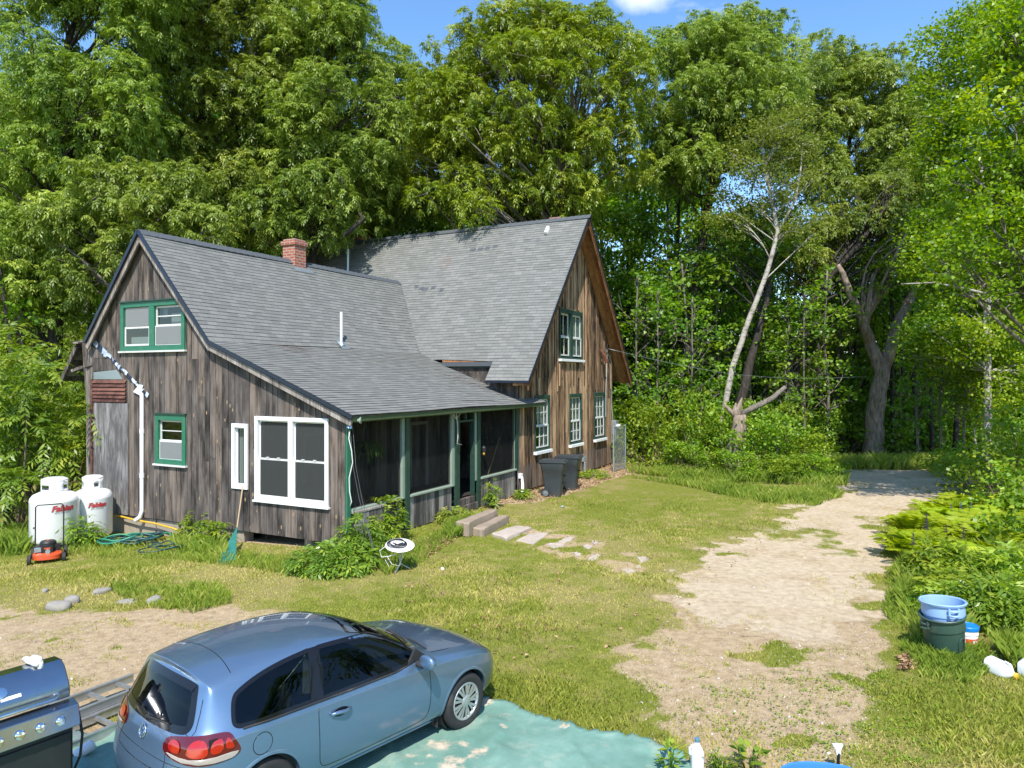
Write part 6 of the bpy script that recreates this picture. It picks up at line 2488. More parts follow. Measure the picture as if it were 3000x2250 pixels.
mb.beam((.52, .70, 1.0), (.60, .585, 1.33), .10, .02, (0, 1, 0))
mb.build('pillar_trim', M['seatlight'], cb)
# ------------------------------------------------------------------ tarp under the car
def m_tarp():
    t = NT('faded green tarp')
    co = t.coord('Object')
    n1 = t.noise(co, 1.1, 6, .62)
    n2 = t.noise(co, 6, 6, .65)
    wv = t.noise(t.coord('Object', (60, 60, 1)), 1.0, 2)
    c = t.ramp(t.math('ADD', t.math('MULTIPLY', n1, .6), t.math('MULTIPLY', n2, .4)), [(.34, (.115, .225, .18)), (.55, (.175, .305, .25)), (.70, (.245, .38, .32))])
    c = t.mix(t.math('MULTIPLY', wv, .15), c, (.06, .2, .16))
    d = t.attr('grass')
    dn = t.math('ADD', d, t.math('MULTIPLY', t.math('SUBTRACT', n2, .5), .75))
    c = t.mix(t.ramp(dn, [(.46, 0.0), (.56, 1.0)]), c, t.ramp(n2, [(.35, (.36, .27, .18)), (.65, (.60, .50, .38))]))
    dust = t.ramp(t.noise(co, 2.3, 7, .7), [(.52, 0.0), (.75, .55)])
    c = t.mix(dust, c, (.46, .45, .36))
    b = t.bsdf(Base_Color=c, Roughness=.55)
    b.inputs['Specular IOR Level'].default_value = .35
    t.put(b.inputs['Normal'], t.bump(t.math('ADD', n2, t.math('MULTIPLY', wv, .3)), .25, .02))
    return t.done(b)


M['tarp'] = m_tarp()
TP = [(-6.3, 7.35), (-4.9, 7.72), (-3.3, 8.1), (-1.8, 8.45), (-.45, 8.66), (-.12, 8.58), (.35, 8.16), (.75, 7.93), (1.2, 7.74), (1.62, 7.52), (1.80, 7.30), (1.95, 6.7), (2.3, 5.6), (2.6, 4.2), (-6.6, 4.2)]
gx, gy = np.meshgrid(np.arange(-6.8, 2.9, .045), np.arange(4.1, 8.8, .045))
sdt = poly_sd(gx, gy, TP) + (fbm(gx * 2.5, gy * 2.5, 90) - .5) * .16
zt = zg(gx.ravel(), gy.ravel()).reshape(gx.shape) + .016
cr_ = np.abs(np.sin((gx * .9 + gy * .35) * 3.1 + 4 * fbm(gx * .8, gy * .8, 91)))
zt += .04 * (1 - np.clip(cr_ * 2.6, 0, 1)) + .03 * fbm(gx * 2.2, gy * 2.2, 92) + .05 * sstep(-.14, -.02, sdt) * fbm(gx * 3, gy * 3, 93)
worn = np.zeros_like(gx)
for u, v, r in ((1330, 2195, .26), (1290, 2190, .22), (1400, 2215, .22), (1230, 2230, .22), (1330, 2240, .3), (1180, 2200, .10), (1430, 2070, .14), (1480, 2105, .12), (1475, 2140, .10), (1655, 2140, .10), (1640, 2120, .08)):
    p = gp(u, v)
    worn = np.maximum(worn, sstep(r * 1.5, r * .35, np.hypot(gx - p.x, (gy - p.y) * 1.1)))
worn = worn * .46 + .12 * fbm(gx * 1.2, gy * 1.2, 95)
nyy, nxx = gx.shape
ii = np.arange(nxx * nyy).reshape(nyy, nxx)
Ft = np.stack([ii[:-1, :-1], ii[:-1, 1:], ii[1:, 1:], ii[1:, :-1]], -1).reshape(-1, 4)
Ft = Ft[(sdt.ravel()[Ft] < 0).all(1)]
used, inv = np.unique(Ft, return_inverse=True)
Vt = np.stack([gx, gy, zt], -1).reshape(-1, 3)[used]
tp = npmesh('tarp', Vt, inv.reshape(-1, 4), M['tarp'], None, None, dict(grass=worn.ravel()[used]), smooth=True)
sm = tp.modifiers.new('thick', 'SOLIDIFY')
sm.thickness = .008
tag(tp, 'faded turquoise green tarp spread on the ground under the blue car', 'tarp')

# ------------------------------------------------------------------ gas grill
def m_steel():
    t = NT('polished steel')
    co = t.coord('Object', (3, 90, 3))
    n = t.noise(co, 4, 3)
    b = t.bsdf(Base_Color=t.mix(t.noise(t.coord('Object'), 6, 6), (.34, .35, .37), (.46, .47, .49)), Metallic=1.0, Roughness=t.math('ADD', t.math('MULTIPLY', n, .14), .13))
    return t.done(b)


M['steel'] = m_steel()
M['cabinet'] = m_plain('charcoal cabinet', (.028, .030, .030), .35, .3, .15, 5, dirt=((.09, .085, .07), .3))
gr = thing('gas_grill', 'gas grill with a polished steel lid and black cabinet at the bottom left', 'grill', (-3.92, 6.42, .0), 0)
# local x runs to the grill's left (as its user stands), y backwards
gr.rotation_euler = (0, 0, math.atan2(-.80, -.60))
gr.scale = (1, 1, 1.055)
# after this rotation +y points away from the user (up-left of the picture is local -y)
LW = 1.25
mb = MB()
mb.box(0, LW, -.52, -.02, .08, .80)
g0 = mb.build('cabinet', M['cabinet'], gr, bevel=.015)
mb = MB()
mb.box(.02, LW / 2 - .006, -.021, -.002, .12, .70)
mb.box(LW / 2 + .006, LW - .02, -.021, -.002, .12, .70)
mb.build('door', M['cabinet'], gr, bevel=.01)
mb = MB()
mb.prism([(-.02, .74), (.06, .76), (.025, .93), (-.10, .955), (-.10, .74)], -.03, LW + .03, lambda y, z, x: (x, y, z))
mb.build('control_panel', M['steel'], gr, bevel=.008)
for k in range(7):
    Mk = Matrix.Translation((.13 + .155 * k, .052, .845)) @ Matrix.Rotation(-Rr(78), 4, 'X')
    mb = MB()
    mb.lathe([(.038, -.005), (.038, .004), (.030, .008), (.031, .028), (.024, .036), (.0, .037)], 20, M=Mk)
    mb.build('knob', M['chrome'], gr, smooth=40)
mb = MB()
prof = [(-.08, .97), (-.075, 1.03), (-.095, 1.09), (-.19, 1.215), (-.26, 1.255), (-.40, 1.25), (-.50, 1.16), (-.52, 1.0), (-.52, .97)]
mb.prism(prof, .0, LW, lambda y, z, x: (x, y, z))
ld = mb.build('lid', M['steel'], gr, smooth=30, bevel=.012)
mb = MB()
mb.tube([(.10, -.085, 1.03), (.10, -.02, 1.03), (.16, .0, 1.02), (LW - .16, .0, 1.02), (LW - .10, -.02, 1.03), (LW - .10, -.085, 1.03)], .014, 8)
mb.build('handle', M['chrome'], ld, smooth=60)
mb = MB()
n_ = Vector((0, .80, .60))
Mg = Matrix.Translation((.52, -.135, 1.155)) @ Vector((0, 0, 1)).rotation_difference(n_).to_matrix().to_4x4()
mb.lathe([(.045, 0), (.045, .012), (.036, .016), (.0, .014)], 24, M=Mg)
mb.build('thermometer', M['chrome'], ld, smooth=40)
mb = MB()
mb.beam((.38, -.104, 1.108), (.53, -.104, 1.108), .028, .008, (0, .8, .6))
mb.build('name_plate', M['white'], ld)
mb = MB()
mb.box(.03, .07, .0, .03, .02, .1)
for x in (.05, LW - .05):
    for y in (-.06, -.48):
        mb.tube([(x, y, .0), (x, y, .09)], .03, 8)
mb.build('caster', M['rubber'], gr)
rag = MB()
rag.rock((0, 0, .03), .075, .05, .045, 4)
rag.rock((.09, .02, .02), .09, .035, .025, 8)
rag.rock((-.05, -.02, .0), .03, .03, .05, 9)
rg = rag.build('rag', m_plain('white rag', (.78, .78, .76), .9, 0, .1, 20, bump=.5), smooth=180)
gm_ = Matrix.Translation(gr.location) @ Matrix.Rotation(gr.rotation_euler.z, 4, 'Z')
rg.location = gm_ @ Vector((.20, -.30, 1.255 * 1.055))
rg.rotation_euler = (0, 0, 2.5)
tag(rg, 'crumpled white rag lying on top of the steel grill lid', 'rag')
mb = MB()
hp_ = [gm_ @ Vector(p) for p in ((-.03, -.1, .90), (-.07, -.09, .86), (-.10, -.08, .65), (-.09, -.1, .45), (-.05, -.15, .3))]
mb.tube(hp_, .012, 6)
ho = mb.build('gas_hose', M['rubber'], smooth=180)
tag(ho, 'thin black hose hanging from the right side of the grill', 'hose')
# white canister behind the car bumper
cn = thing('canister', 'small white canister lying between the grill and the rear bumper of the car', 'canister', gp(252, 2222, .0), .6)
mb = MB()
Mc = Matrix.Translation((0, 0, .10)) @ Matrix.Rotation(Rr(62), 4, 'Y')
mb.lathe([(.0, -.11), (.05, -.105), (.056, -.09), (.056, .06), (.04, .08), (.02, .085)], 20, M=Mc)
mb.build('tank', M['white'], cn, smooth=50)
mb = MB()
mb.lathe([(.028, -.15), (.032, -.105)], 12, M=Mc)
mb.build('spout', M['rust'], cn)
# ladder
la = thing('ladder', 'aluminium extension ladder lying on the ground between the grill and the car', 'ladder', (-4.78, 8.05, .02), math.atan2(.86, .51))
M['alu'] = m_plain('dull aluminium', (.52, .53, .52), .45, .8, .2, 10, dirt=((.3, .3, .26), .5))
for y0, x0, x1, z0 in ((0, -2.2, .8, .10), (-.50, -2.4, .6, .02)):
    mb = MB()
    for y in (y0, y0 + .42):
        mb.box(x0, x1, y - .012, y + .012, z0, z0 + .085)
        mb.box(x0, x1, y - .022, y + .022, z0 + .078, z0 + .09)
        mb.box(x0, x1, y - .022, y + .022, z0 - .006, z0 + .006)
    rl = mb.build('rail', M['alu'], la)
    for k in range(11):
        x = x0 + .15 + .33 * k
        if x < x1:
            mb = MB()
            mb.beam((x, y0, z0 + .04), (x, y0 + .42, z0 + .04), .04, .04)
            mb.build('rung', M['alu'], la)

# ------------------------------------------------------------------ propane tanks with their lettering
def text_mesh(s, size, mat, name, parent, bend, extrude=.004, shear=.25, bold=.0):
    cu = bpy.data.curves.new(name, 'FONT')
    cu.body = s
    cu.size = size
    cu.align_x = 'CENTER'
    cu.extrude = extrude
    cu.shear = shear
    cu.offset = bold
    to = bpy.data.objects.new(name, cu)
    COL.objects.link(to)
    d = bpy.context.evaluated_depsgraph_get()
    me_ = bpy.data.meshes.new_from_object(to.evaluated_get(d))
    bpy.data.objects.remove(to)
    for v in me_.vertices:
        v.co = bend(v.co)
    me_.materials.clear()
    me_.materials.append(mat)
    o = bpy.data.objects.new(name, me_)
    COL.objects.link(o)
    o.parent = parent
    return o


M['tankwhite'] = m_plain('white tank enamel', (.80, .80, .79), .32, 0, .04, 4, dirt=((.5, .45, .38), .25), coat=.4)
M['red'] = m_plain('red lettering', (.42, .025, .025), .5)
M['greytext'] = m_plain('grey lettering', (.25, .25, .26), .5)


def tank(label, u, v, Yt, wpx, top_v, face, rz, da_=.7):
    base = Vector(((u - CX) / F * Yt, Yt, H - (v - HZ) / F * Yt))
    R = wpx / F * Yt / 2
    ht = (v - top_v) / F * Yt
    o = thing('propane_tank', label, 'gas tank', base, 0, None)
    b = ht * .80
    mb = MB()
    mb.lathe([(R * .82, 0), (R * .84, .05), (R * .96, .07), (R, .12), (R, b * .80), (R * 1.004, b * .805), (R * 1.004, b * .83), (R * .97, b * .88), (R * .86, b * .94), (R * .62, b * .985), (R * .3, b * 1.0), (0, b)], 48)
    bd = mb.build('vessel', M['tankwhite'], o, smooth=35)
    mb = MB()
    rc = R * .54
    n = 40
    zz = [b * .96, b * 1.045, b * 1.125, ht * .975]
    vs, fs = [], []
    for z in zz:
        for k in range(n):
            a = 2 * PI * k / n
            vs.append((rc * math.cos(a), rc * math.sin(a), z))
    hole = {k for c in (0, 10, 20, 30) for k in range(c - 2, c + 3)}
    sh = int(rz / (2 * PI) * n)
    for r in range(3):
        for k in range(n):
            if r == 1 and (k + sh) % n in hole:
                continue
            fs.append((r * n + k, r * n + (k + 1) % n, (r + 1) * n + (k + 1) % n, (r + 1) * n + k))
    mb.add(vs, fs)
    cl = mb.build('collar', M['tankwhite'], o, smooth=60, fix=False)
    sol = cl.modifiers.new('t', 'SOLIDIFY')
    sol.thickness = .012
    mb = MB()
    mb.lathe([(rc * 1.02, ht * .965), (rc * 1.0, ht * .985), (rc * .7, ht * 1.01), (0, ht * 1.02)], 32)
    mb.lathe([(.05, b), (.05, b * 1.08), (.03, b * 1.1)], 10)
    mb.build('cap', M['tankwhite'], o, smooth=40)
    mb = MB()
    for s_ in (1,):
        a = face + .45
        q = lambda da, dz: Vector((R * .80 * math.cos(a + da), R * .80 * math.sin(a + da), b * .955 + dz))
        mb.tube([q(-.13, 0), q(-.13, .06), q(.13, .06), q(.13, 0)], .008, 5)
    mb.build('lifting_lug', M['galv'], o)

    def bend(c, zc=b * .66, da=0.0):
        a = face + da + c.x / R
        rr = R + .003 + c.z
        return Vector((rr * math.cos(a), rr * math.sin(a), zc + c.y + c.x * .02))
    text_mesh('Fabian', .195 * R / .55, M['greytext'], 'lettering', o, lambda c: bend(Vector((c.x - .012, c.y - .006, c.z)), da=da_), .001, .25, .014)
    text_mesh('Fabian', .195 * R / .55, M['red'], 'lettering', o, lambda c: bend(c, da=da_), .004, .25, .006)
    text_mesh('(877) 465-2555', .058 * R / .55, M['greytext'], 'lettering', o, lambda c: bend(c, b * .61, da_ - .02), .002, .0)
    return o


tank('white propane tank at the left, the nearer one, with the mower standing before it', 160, 1588, 18.3, 127, 1400, Rr(-78), .4)
tank('white propane tank touching the corner of the house, behind the other one', 272, 1572, 19.2, 103, 1394, Rr(-78), 1.0, .56)
pt = MB()
pt.tube([at(196, 1424, 18.4), at(215, 1410, 18.6), at(233, 1416, 19.0)], .012, 5)
tag(pt.build('copper_line', M['rust'], smooth=180), 'thin copper line joining the tops of the two propane tanks', 'pipe')

# ------------------------------------------------------------------ lawn mower
M['mower_red'] = m_plain('red orange mower deck', (.55, .075, .02), .4, 0, .15, 9, dirt=((.12, .10, .05), .35))
p = gp(141, 1642)
mo = thing('lawn_mower', 'red push mower with a black engine in front of the left propane tank', 'lawn mower', p, Rr(-172))
mo.scale = (1.12, 1.12, 1.12)
mb = MB()
dk = chaikin([(-.30, -.24), (.22, -.27), (.34, -.15), (.36, 0), (.34, .15), (.22, .27), (-.30, .24)], 2)
n = len(dk)
vs = [(x * 1.02, y * 1.02, .09) for x, y in dk] + [(x, y, .17) for x, y in dk] + [(x * .86, y * .86, .205) for x, y in dk] + [(x * .5, y * .5, .215) for x, y in dk]
mb.add(vs, [(r * n + i, r * n + (i + 1) % n, (r + 1) * n + (i + 1) % n, (r + 1) * n + i) for r in range(3) for i in range(n)] + [tuple(range(3 * n, 4 * n))])
mo.rotation_euler = (0, 0, Rr(-62))
mb.build('deck', M['mower_red'], mo, smooth=40)
for x, y, r in ((.28, -.30, .10), (.28, .30, .10), (-.28, -.29, .115), (-.28, .29, .115)):
    mb = MB()
    Mx = Matrix.Translation((x, y, r)) @ Matrix.Rotation(PI / 2, 4, 'X')
    mb.lathe([(r * .6, -.03), (r, -.028), (r, .028), (r * .6, .03), (r * .55, .02), (.0, .02)], 22, M=Mx)
    mb.lathe([(.0, -.02), (r * .55, -.02), (r * .6, -.03)], 22, M=Mx, cap=False)
    mb.build('wheel', M['rubber'], mo, smooth=40)
mb = MB()
mb.lathe([(.16, .21), (.165, .26), (.15, .30), (.15, .38), (.12, .415), (.0, .42)], 24)
mb.box(.05, .25, -.10, .10, .21, .33)
mb.box(-.08, .10, -.24, -.10, .22, .32)
mb.box(-.05, .08, .10, .22, .22, .34)
en_ = mb.build('engine', M['black'], mo, smooth=35)
mb = MB()
mb.box(.12, .22, -.22, -.10, .23, .31)
mb.lathe([(.05, 0), (.045, .09), (0, .09)], 12, M=Matrix.Translation((.22, .02, .24)) @ Matrix.Rotation(PI / 2, 4, 'Y'))
mb.build('muffler', M['galv'], en_)
mb = MB()
mb.box(.245, .256, -.05, .06, .285, .315)
mb.box(-.05, .05, -.02, .02, .42, .426)
mb.build('engine_badge', M['mower_red'], en_)
mb = MB()
for y in (-.25, .25):
    mb.tube([(-.28, y, .15), (-.30, y, .5), (-.34, y * 1.0, .98)], .013, 8)
mb.tube([(-.34, -.25, .98), (-.345, -.25, 1.06), (-.35, -.21, 1.10), (-.35, .21, 1.10), (-.345, .25, 1.06), (-.34, .25, .98)], .014, 8)
mb.tube([(-.31, -.25, .62), (-.33, -.29, .64)], .02, 6)
mb.build('handle', M['black'], mo, smooth=60)

# ------------------------------------------------------------------ hoses, rake, dish
M['hose_g'] = m_plain('green hose', (.03, .22, .11), .4, 0, .2)
M['hose_d'] = m_plain('dark teal hose', (.012, .06, .06), .4, 0, .2)
M['hose_y'] = m_plain('yellow cable', (.62, .36, .03), .5, 0, .1)


def hose(mat, label, c, turns, r0, r1, seed, rad=.022, lift=.14):
    r = random.Random(seed)
    mb = MB()
    pts = []
    N_ = turns * 18
    c0 = gp(*c)
    ox, oy = 0.0, 0.0
    for k in range(N_):
        a = 2 * PI * k / 18 + .2 * math.sin(k * .7)
        if k % 18 == 0:
            rr, ox, oy, e = r.uniform(r0, r1), r.uniform(-.4, .4), r.uniform(-.22, .22), r.uniform(.5, .9)
            lf = r.uniform(.0, lift)
        x, y = c0.x + ox + rr * math.cos(a), c0.y + oy + rr * e * math.sin(a)
        pts.append(Vector((x, y, float(zg(np.array([x]), np.array([y]))[0]) + .07 + lf * (.5 + .5 * math.sin(a * .5 + k)) + .012 * (k // 18))))
    for _ in range(2):
        pts = [pts[0]] + [(pts[i - 1] + pts[i] * 2 + pts[i + 1]) / 4 for i in range(1, len(pts) - 1)] + [pts[-1]]
    mb.tube(pts, rad, 6)
    return tag(mb.build('garden_hose', M[mat], smooth=180), label, 'hose')


hose('hose_d', 'dark teal garden hose coiled loosely on the grass in front of the wall', (395, 1595), 6, .45, .75, 3)
hose('hose_g', 'bright green garden hose tangled in the middle of the pile', (405, 1590), 4, .35, .7, 5, .022)
hose('hose_d', 'dark hose loops at the right end of the hose pile', (475, 1612), 3, .3, .5, 9, .016, .16)
mb = MB()
h_ = lambda a, b, z: Vector((C0[0] + a * AX[0] + b * BX[0], C0[1] + a * AX[1] + b * BX[1], z))
mb.tube([h_(-.10, 8.2, .06), h_(-.08, 7.9, .10), h_(-.09, 7.2, .05), h_(-.08, 6.4, .03), h_(-.10, 5.7, -.02), h_(-.12, 5.3, -.08)], .026, 8)
tag(mb.build('yellow_pipe', M['hose_y'], smooth=180), 'yellow gas pipe running along the bottom edge of the gable wall', 'pipe')
# sheet of white plastic by the foundation
mb = MB()
mb.rock((0, 0, .12), .30, .18, .16, 12)
mb.rock((-.25, -.1, .05), .12, .12, .12, 14)
bg_ = mb.build('plastic_bag', m_plain('white plastic bag', (.78, .80, .84), .35, 0, .08, 12, bump=.8), smooth=180)
bg_.location = gp(505, 1560)
tag(bg_, 'crumpled white plastic bag against the foundation under the small green window', 'bag')
# leaf rake leaning on the wall
M['rake_green'] = m_plain('green plastic rake', (.02, .17, .14), .5, 0, .15)
M['stick'] = m_plain('pale wood handle', (.48, .34, .20), .6, 0, .15)
top_ = h_(-.04, 3.20, 1.28)
bot_ = gp(688, 1572, .12)
hd_ = gp(690, 1580, .30)
rk = thing('leaf_rake', 'green leaf rake standing head down against the gable wall', 'rake', gp(676, 1642))
lc = lambda p: p - rk.location
mb = MB()
a0 = Vector(gp(694, 1600)) + Vector((0, 0, .42))
mb.tube([lc(top_), lc(a0)], .016, 8)
mb.build('handle', M['stick'], rk, smooth=60)
mb = MB()
Lb, Rb = Vector(gp(640, 1652)) + Vector((0, 0, .02)), Vector(gp(690, 1648)) + Vector((0, 0, .02))
tpk = a0 + Vector((0, 0, .03))
n = 13
for k in range(n):
    f = k / (n - 1)
    q = Lb.lerp(Rb, f)
    m_ = tpk.lerp(q, .6) + Vector((0, -.03, .0))
    mb.tube([lc(tpk), lc(m_), lc(q), lc(q + Vector((0, -.05, -.01)))], [.012, .014, .012, .006], 4)
for f in (.45, .7):
    mb.tube([lc(tpk.lerp(Lb.lerp(Rb, k / 8), f)) + Vector((0, -.015, 0)) for k in range(9)], .014, 5)
vs = [lc(tpk), lc(tpk.lerp(Lb, .95)), lc(tpk.lerp(Rb, .95))]
mb.add(vs + [v + Vector((0, .012, 0)) for v in vs], [(0, 1, 2), (5, 4, 3), (0, 3, 4, 1), (1, 4, 5, 2), (2, 5, 3, 0)])
mb.build('head', M['rake_green'], rk)
# round white dish antenna with coiled cable
p = gp(1172, 1672)
di = thing('satellite_dish', 'round white dish antenna on a short mast in front of the porch', 'dish', p)
mb = MB()
Md = Matrix.Translation((0, -.02, .52)) @ Matrix.Rotation(Rr(14), 4, 'X') @ Matrix.Rotation(Rr(4), 4, 'Y')
mb.lathe([(.0, -.055), (.1, -.05), (.24, -.035), (.285, -.018), (.295, 0), (.285, .012), (.2, .010), (0, .008)], 48, M=Md)
mb.build('dish', M['tankwhite'], di, smooth=60)
mb = MB()
mb.tube([(0, 0, .47), (0, .02, .25), (0, .02, .10)], .025, 10)
for a in (0.5, 2.6, 4.4):
    mb.tube([(0, .02, .14), (.22 * math.cos(a), .22 * math.sin(a), .01)], .014, 6)
mb.build('mast', M['galv'], di, smooth=60)
mb = MB()
for k in range(5):
    rr = .20 - .012 * k
    mb.tube([Md @ Vector((rr * math.cos(t) - .06, (rr * .9) * math.sin(t) + .01 * k, .022 + .006 * k + .008 * math.sin(3 * t + k))) for t in np.linspace(0, 2 * PI, 30, endpoint=False)], .006, 5, closed=True)
mb.tube([Md @ Vector(q) for q in ((-.15, .05, .02), (-.05, -.03, .03), (.05, .06, .03), (.10, -.02, .02), (-.1, -.05, .03))], .014, 5)
mb.build('cable_coil', M['black'], di, smooth=180)
mb = MB()
mb.tube([Md @ Vector((-.26, -.05, .0)), (-.40, -.05, .42), (-.36, -.1, .30), (-.2, -.16, .33), (-.05, -.2, .38)], .009, 6)
mb.tube([(-.25, -.05, .30), (-.15, -.1, .16), (0, -.1, .12), (.06, -.1, .3), (.08, -.08, .42)], .007, 6)
mb.tube([(-.3, 0, .22), (-.2, -.1, .1), (-.18, -.1, .0)], .007, 6)
mb.build('cable_loop', M['offwhite'], di, smooth=180)
# cables from the porch eave to the ground
mb = MB()
c1 = at(1025, 1245, 16.1)
for dx in (0, .06):
    mb.tube([c1 + Vector((dx, 0, 0)), at(1035, 1370, 15.95) + Vector((dx, 0, 0)), at(1052, 1460, 15.8) + Vector((dx, 0, 0)), at(1090, 1600, 15.0) + Vector((dx * .3, 0, 0)), gp(1112, 1665, .02)], .005, 5)
tag(mb.build('ground_cable', M['seat'], smooth=180), 'pair of grey cables slanting from the porch corner down to the grass', 'cable')
mb = MB()
mb.tube([at(1024, 1262, 16.0), at(1022, 1285, 16.0), at(1030, 1320, 15.95), at(1033, 1355, 15.95), at(1023, 1400, 15.95), at(1024, 1440, 15.95), at(1030, 1470, 15.95), at(1026, 1482, 15.95)], .013, 6)
tag(mb.build('extension_cord', M['offwhite'], smooth=180), 'white cord dangling beside the green corner board of the porch', 'cord')
cl_ = thing('clamp_lamp', 'shiny clamp lamp fixed under the porch eave at the corner', 'lamp', at(1025, 1246, 16.0))
mb = MB()
mb.lathe([(.02, .10), (.03, .06), (.045, .02), (.075, -.05), (.08, -.06)], 20, M=Matrix.Rotation(.25, 4, 'Y'), cap=False)
mb.build('reflector', M['chrome'], cl_, smooth=60)
mb = MB()
mb.tube([(0, 0, .09), (.0, .02, .16), (.05, .05, .2)], .022, 8)
mb.build('clamp', M['black'], cl_)
fl_ = thing('flood_lamp', 'green flood lamp pointing right under the porch eave', 'lamp', at(1050, 1232, 16.05))
mb = MB()
mb.lathe([(.03, -.14), (.035, 0), (.075, .04), (.08, .06), (.0, .07)], 18, M=Matrix.Rotation(PI / 2, 4, 'Y'))
mb.build('housing', M['sage'], fl_, smooth=50)
mb = MB()
mb.tube([h_(5.0, -.04, 2.95), h_(4.52, -.1, 2.75), h_(4.4, -.1, 2.9), h_(4.52, -.1, 2.95), h_(4.62, -.1, 2.6), h_(4.60, -.12, 2.2), h_(4.55, -.12, 2.05), h_(4.8, -.12, 2.0)], .012, 6)
tag(mb.build('hanging_wire', M['offwhite'], smooth=180), 'loose white wire hanging from the porch beam left of the door', 'wire')
# hanging plant behind the screen
hpz = h_(1.35, .55, 2.15)
hg = thing('hanging_plant', 'spider plant hanging behind the first porch screen', 'plant', hpz)
r9 = np.random.default_rng(5)
n = 160
az = r9.uniform(0, 2 * PI, n)
parts = []
pos = np.zeros((n, 3)) + np.array([0, 0, 0.1])
d = unit(np.stack([np.cos(az), np.sin(az), r9.uniform(.1, 1.0, n)], -1))
for s_ in range(4):
    L_ = np.full(n, .16) * r9.uniform(.8, 1.3, n)
    parts.append(leaves(pos, d, unit(np.cross(d, np.array([0, 0, 1.0])) + 1e-4), L_ * 1.25, np.full(n, .028)))
    pos = pos + d * L_[:, None]
    d = unit(d + np.array([0, 0, -.75]))
V, Fq2 = join(parts)
npmesh('foliage', V, Fq2, M['lf_shrub'], r9.uniform(0, 1, len(Fq2)), hg)
mb = MB()
mb.lathe([(.07, -.1), (.12, .06), (.125, .07)], 16)
mb.build('pot', M['black'], hg)
mb = MB()
for a in (0, 2.1, 4.2):
    mb.tube([(.11 * math.cos(a), .11 * math.sin(a), .06), (0, 0, .75)], .004, 4)
mb.build('hanger', M['galv'], hg)
# white board and stick leaning inside the porch
mb = MB()
mb.prism([(0, 0), (.95, 0), (.42, 1.15), (.30, 1.25), (.0, 1.5)], 0, .02, lambda x, z, d: h_(.25 + x, .22 + d + z * .1, .5 + z))
tag(mb.build('leaning_board', M['ply']), 'grey board with a slanted edge leaning inside the porch corner', 'board')
mb = MB()
mb.tube([h_(6.9, .35, .45), h_(7.7, .2, 2.0)], .016, 6)
tag(mb.build('broom_handle', M['stick']), 'yellow stick leaning behind the porch screen right of the door', 'stick')
wl = thing('porch_lamp', 'black lantern on the post right of the porch door', 'lamp', h_(6.12, -.10, 1.75))
mb = MB()
mb.lathe([(.03, .1), (.07, .04), (.06, .03), (.05, -.08), (.02, -.1)], 12)
mb.build('lantern', M['black'], wl)
mb = MB()
mb.lathe([(.02, -.17), (.04, -.12), (.03, -.1)], 10)
mb.build('bulb', M['hose_y'], wl)
# ------------------------------------------------------------------ wheeled trash carts
M['cart'] = m_plain('charcoal plastic cart', (.036, .044, .050), .5, 0, .12, 8, dirt=((.12, .11, .09), .35))


def rrect(x0, x1, w_, r):
    out = []
    for cx_, cy_, a0 in ((x1 - r, -w_ + r, -90), (x1 - r, w_ - r, 0), (x0 + r, w_ - r, 90), (x0 + r, -w_ + r, 180)):
        out += [Vector((cx_ + r * math.cos(Rr(a0 + 22.5 * k)), cy_ + r * math.sin(Rr(a0 + 22.5 * k)))) for k in range(5)]
    return out


def cart(label, loc, rz):
    o = thing('trash_cart', label, 'trash can', loc, rz)
    # front towards local +x
    def ring(z, w_, f, b):
        return rrect(b, f, w_, .06), z
    mb = MB()
    lv = [ring(.02, .24, .22, -.20), ring(.45, .27, .27, -.27), ring(.80, .295, .31, -.32), ring(.82, .305, .325, -.33), ring(1.02, .315, .345, -.36)]
    n = len(lv[0][0])
    vs = [(p.x, p.y, z) for P_, z in lv for p in P_]
    mb.add(vs, [(r * n + i, r * n + (i + 1) % n, (r + 1) * n + (i + 1) % n, (r + 1) * n + i) for r in range(4) for i in range(n)] + [tuple(range(n))])
    mb.build('bin', M['cart'], o, smooth=35)
    mb = MB()
    mb.prism(rrect(-.40, .40, .335, .07), 1.03, 1.075, lambda x, y, d: (x, y, d + .02 * (1 - abs(x) / .4)))
    mb.prism(rrect(-.34, .34, .27, .06), 1.07, 1.10, lambda x, y, d: (x, y, d + .02 * (1 - abs(x) / .4)))
    mb.tube([(-.43, -.24, 1.0), (-.43, .24, 1.0)], .018, 8)
    mb.build('lid', M['cart'], o, smooth=35)
    mb = MB()
    mb.box(.285, .345, -.12, .12, .60, .63)
    mb.box(.285, .34, -.12, .12, .38, .41)
    mb.build('grab_bar', M['black'], o)
    for s in (-1, 1):
        mb = MB()
        Mx = Matrix.Translation((-.20, s * .28, .135)) @ Matrix.Rotation(PI / 2, 4, 'X')
        mb.lathe([(.085, -.03), (.135, -.028), (.135, .028), (.085, .03)], 24, M=Mx, cap=False)
        wh = mb.build('wheel', M['rubber'], o, smooth=40)
        mb = MB()
        mb.lathe([(.0, .0), (.09, .0)], 18, M=Mx, cap=False)
        for k in range(8):
            a = 2 * PI * k / 8
            for sd_ in (-.025, .025):
                mb.beam(Mx @ Vector((0, 0, sd_)), Mx @ Vector((.09 * math.cos(a), .09 * math.sin(a), sd_)), .022, .012)
        mb.build('hub', M['galv'], wh)
    return o


pb = gp(1612, 1452)
c1_ = cart('charcoal wheeled trash cart, the nearer of the two beside the brown gable wall', (pb.x + .12, pb.y, pb.z - .02), Rr(-12))
c1_.scale = (1.15, 1.12, 1.1)
pb = gp(1668, 1438)
c2_ = cart('charcoal wheeled trash cart, the farther of the two, half hidden by the other', (pb.x + .02, pb.y + .35, pb.z - .02), Rr(-16))
c2_.scale = (1.15, 1.12, 1.1)

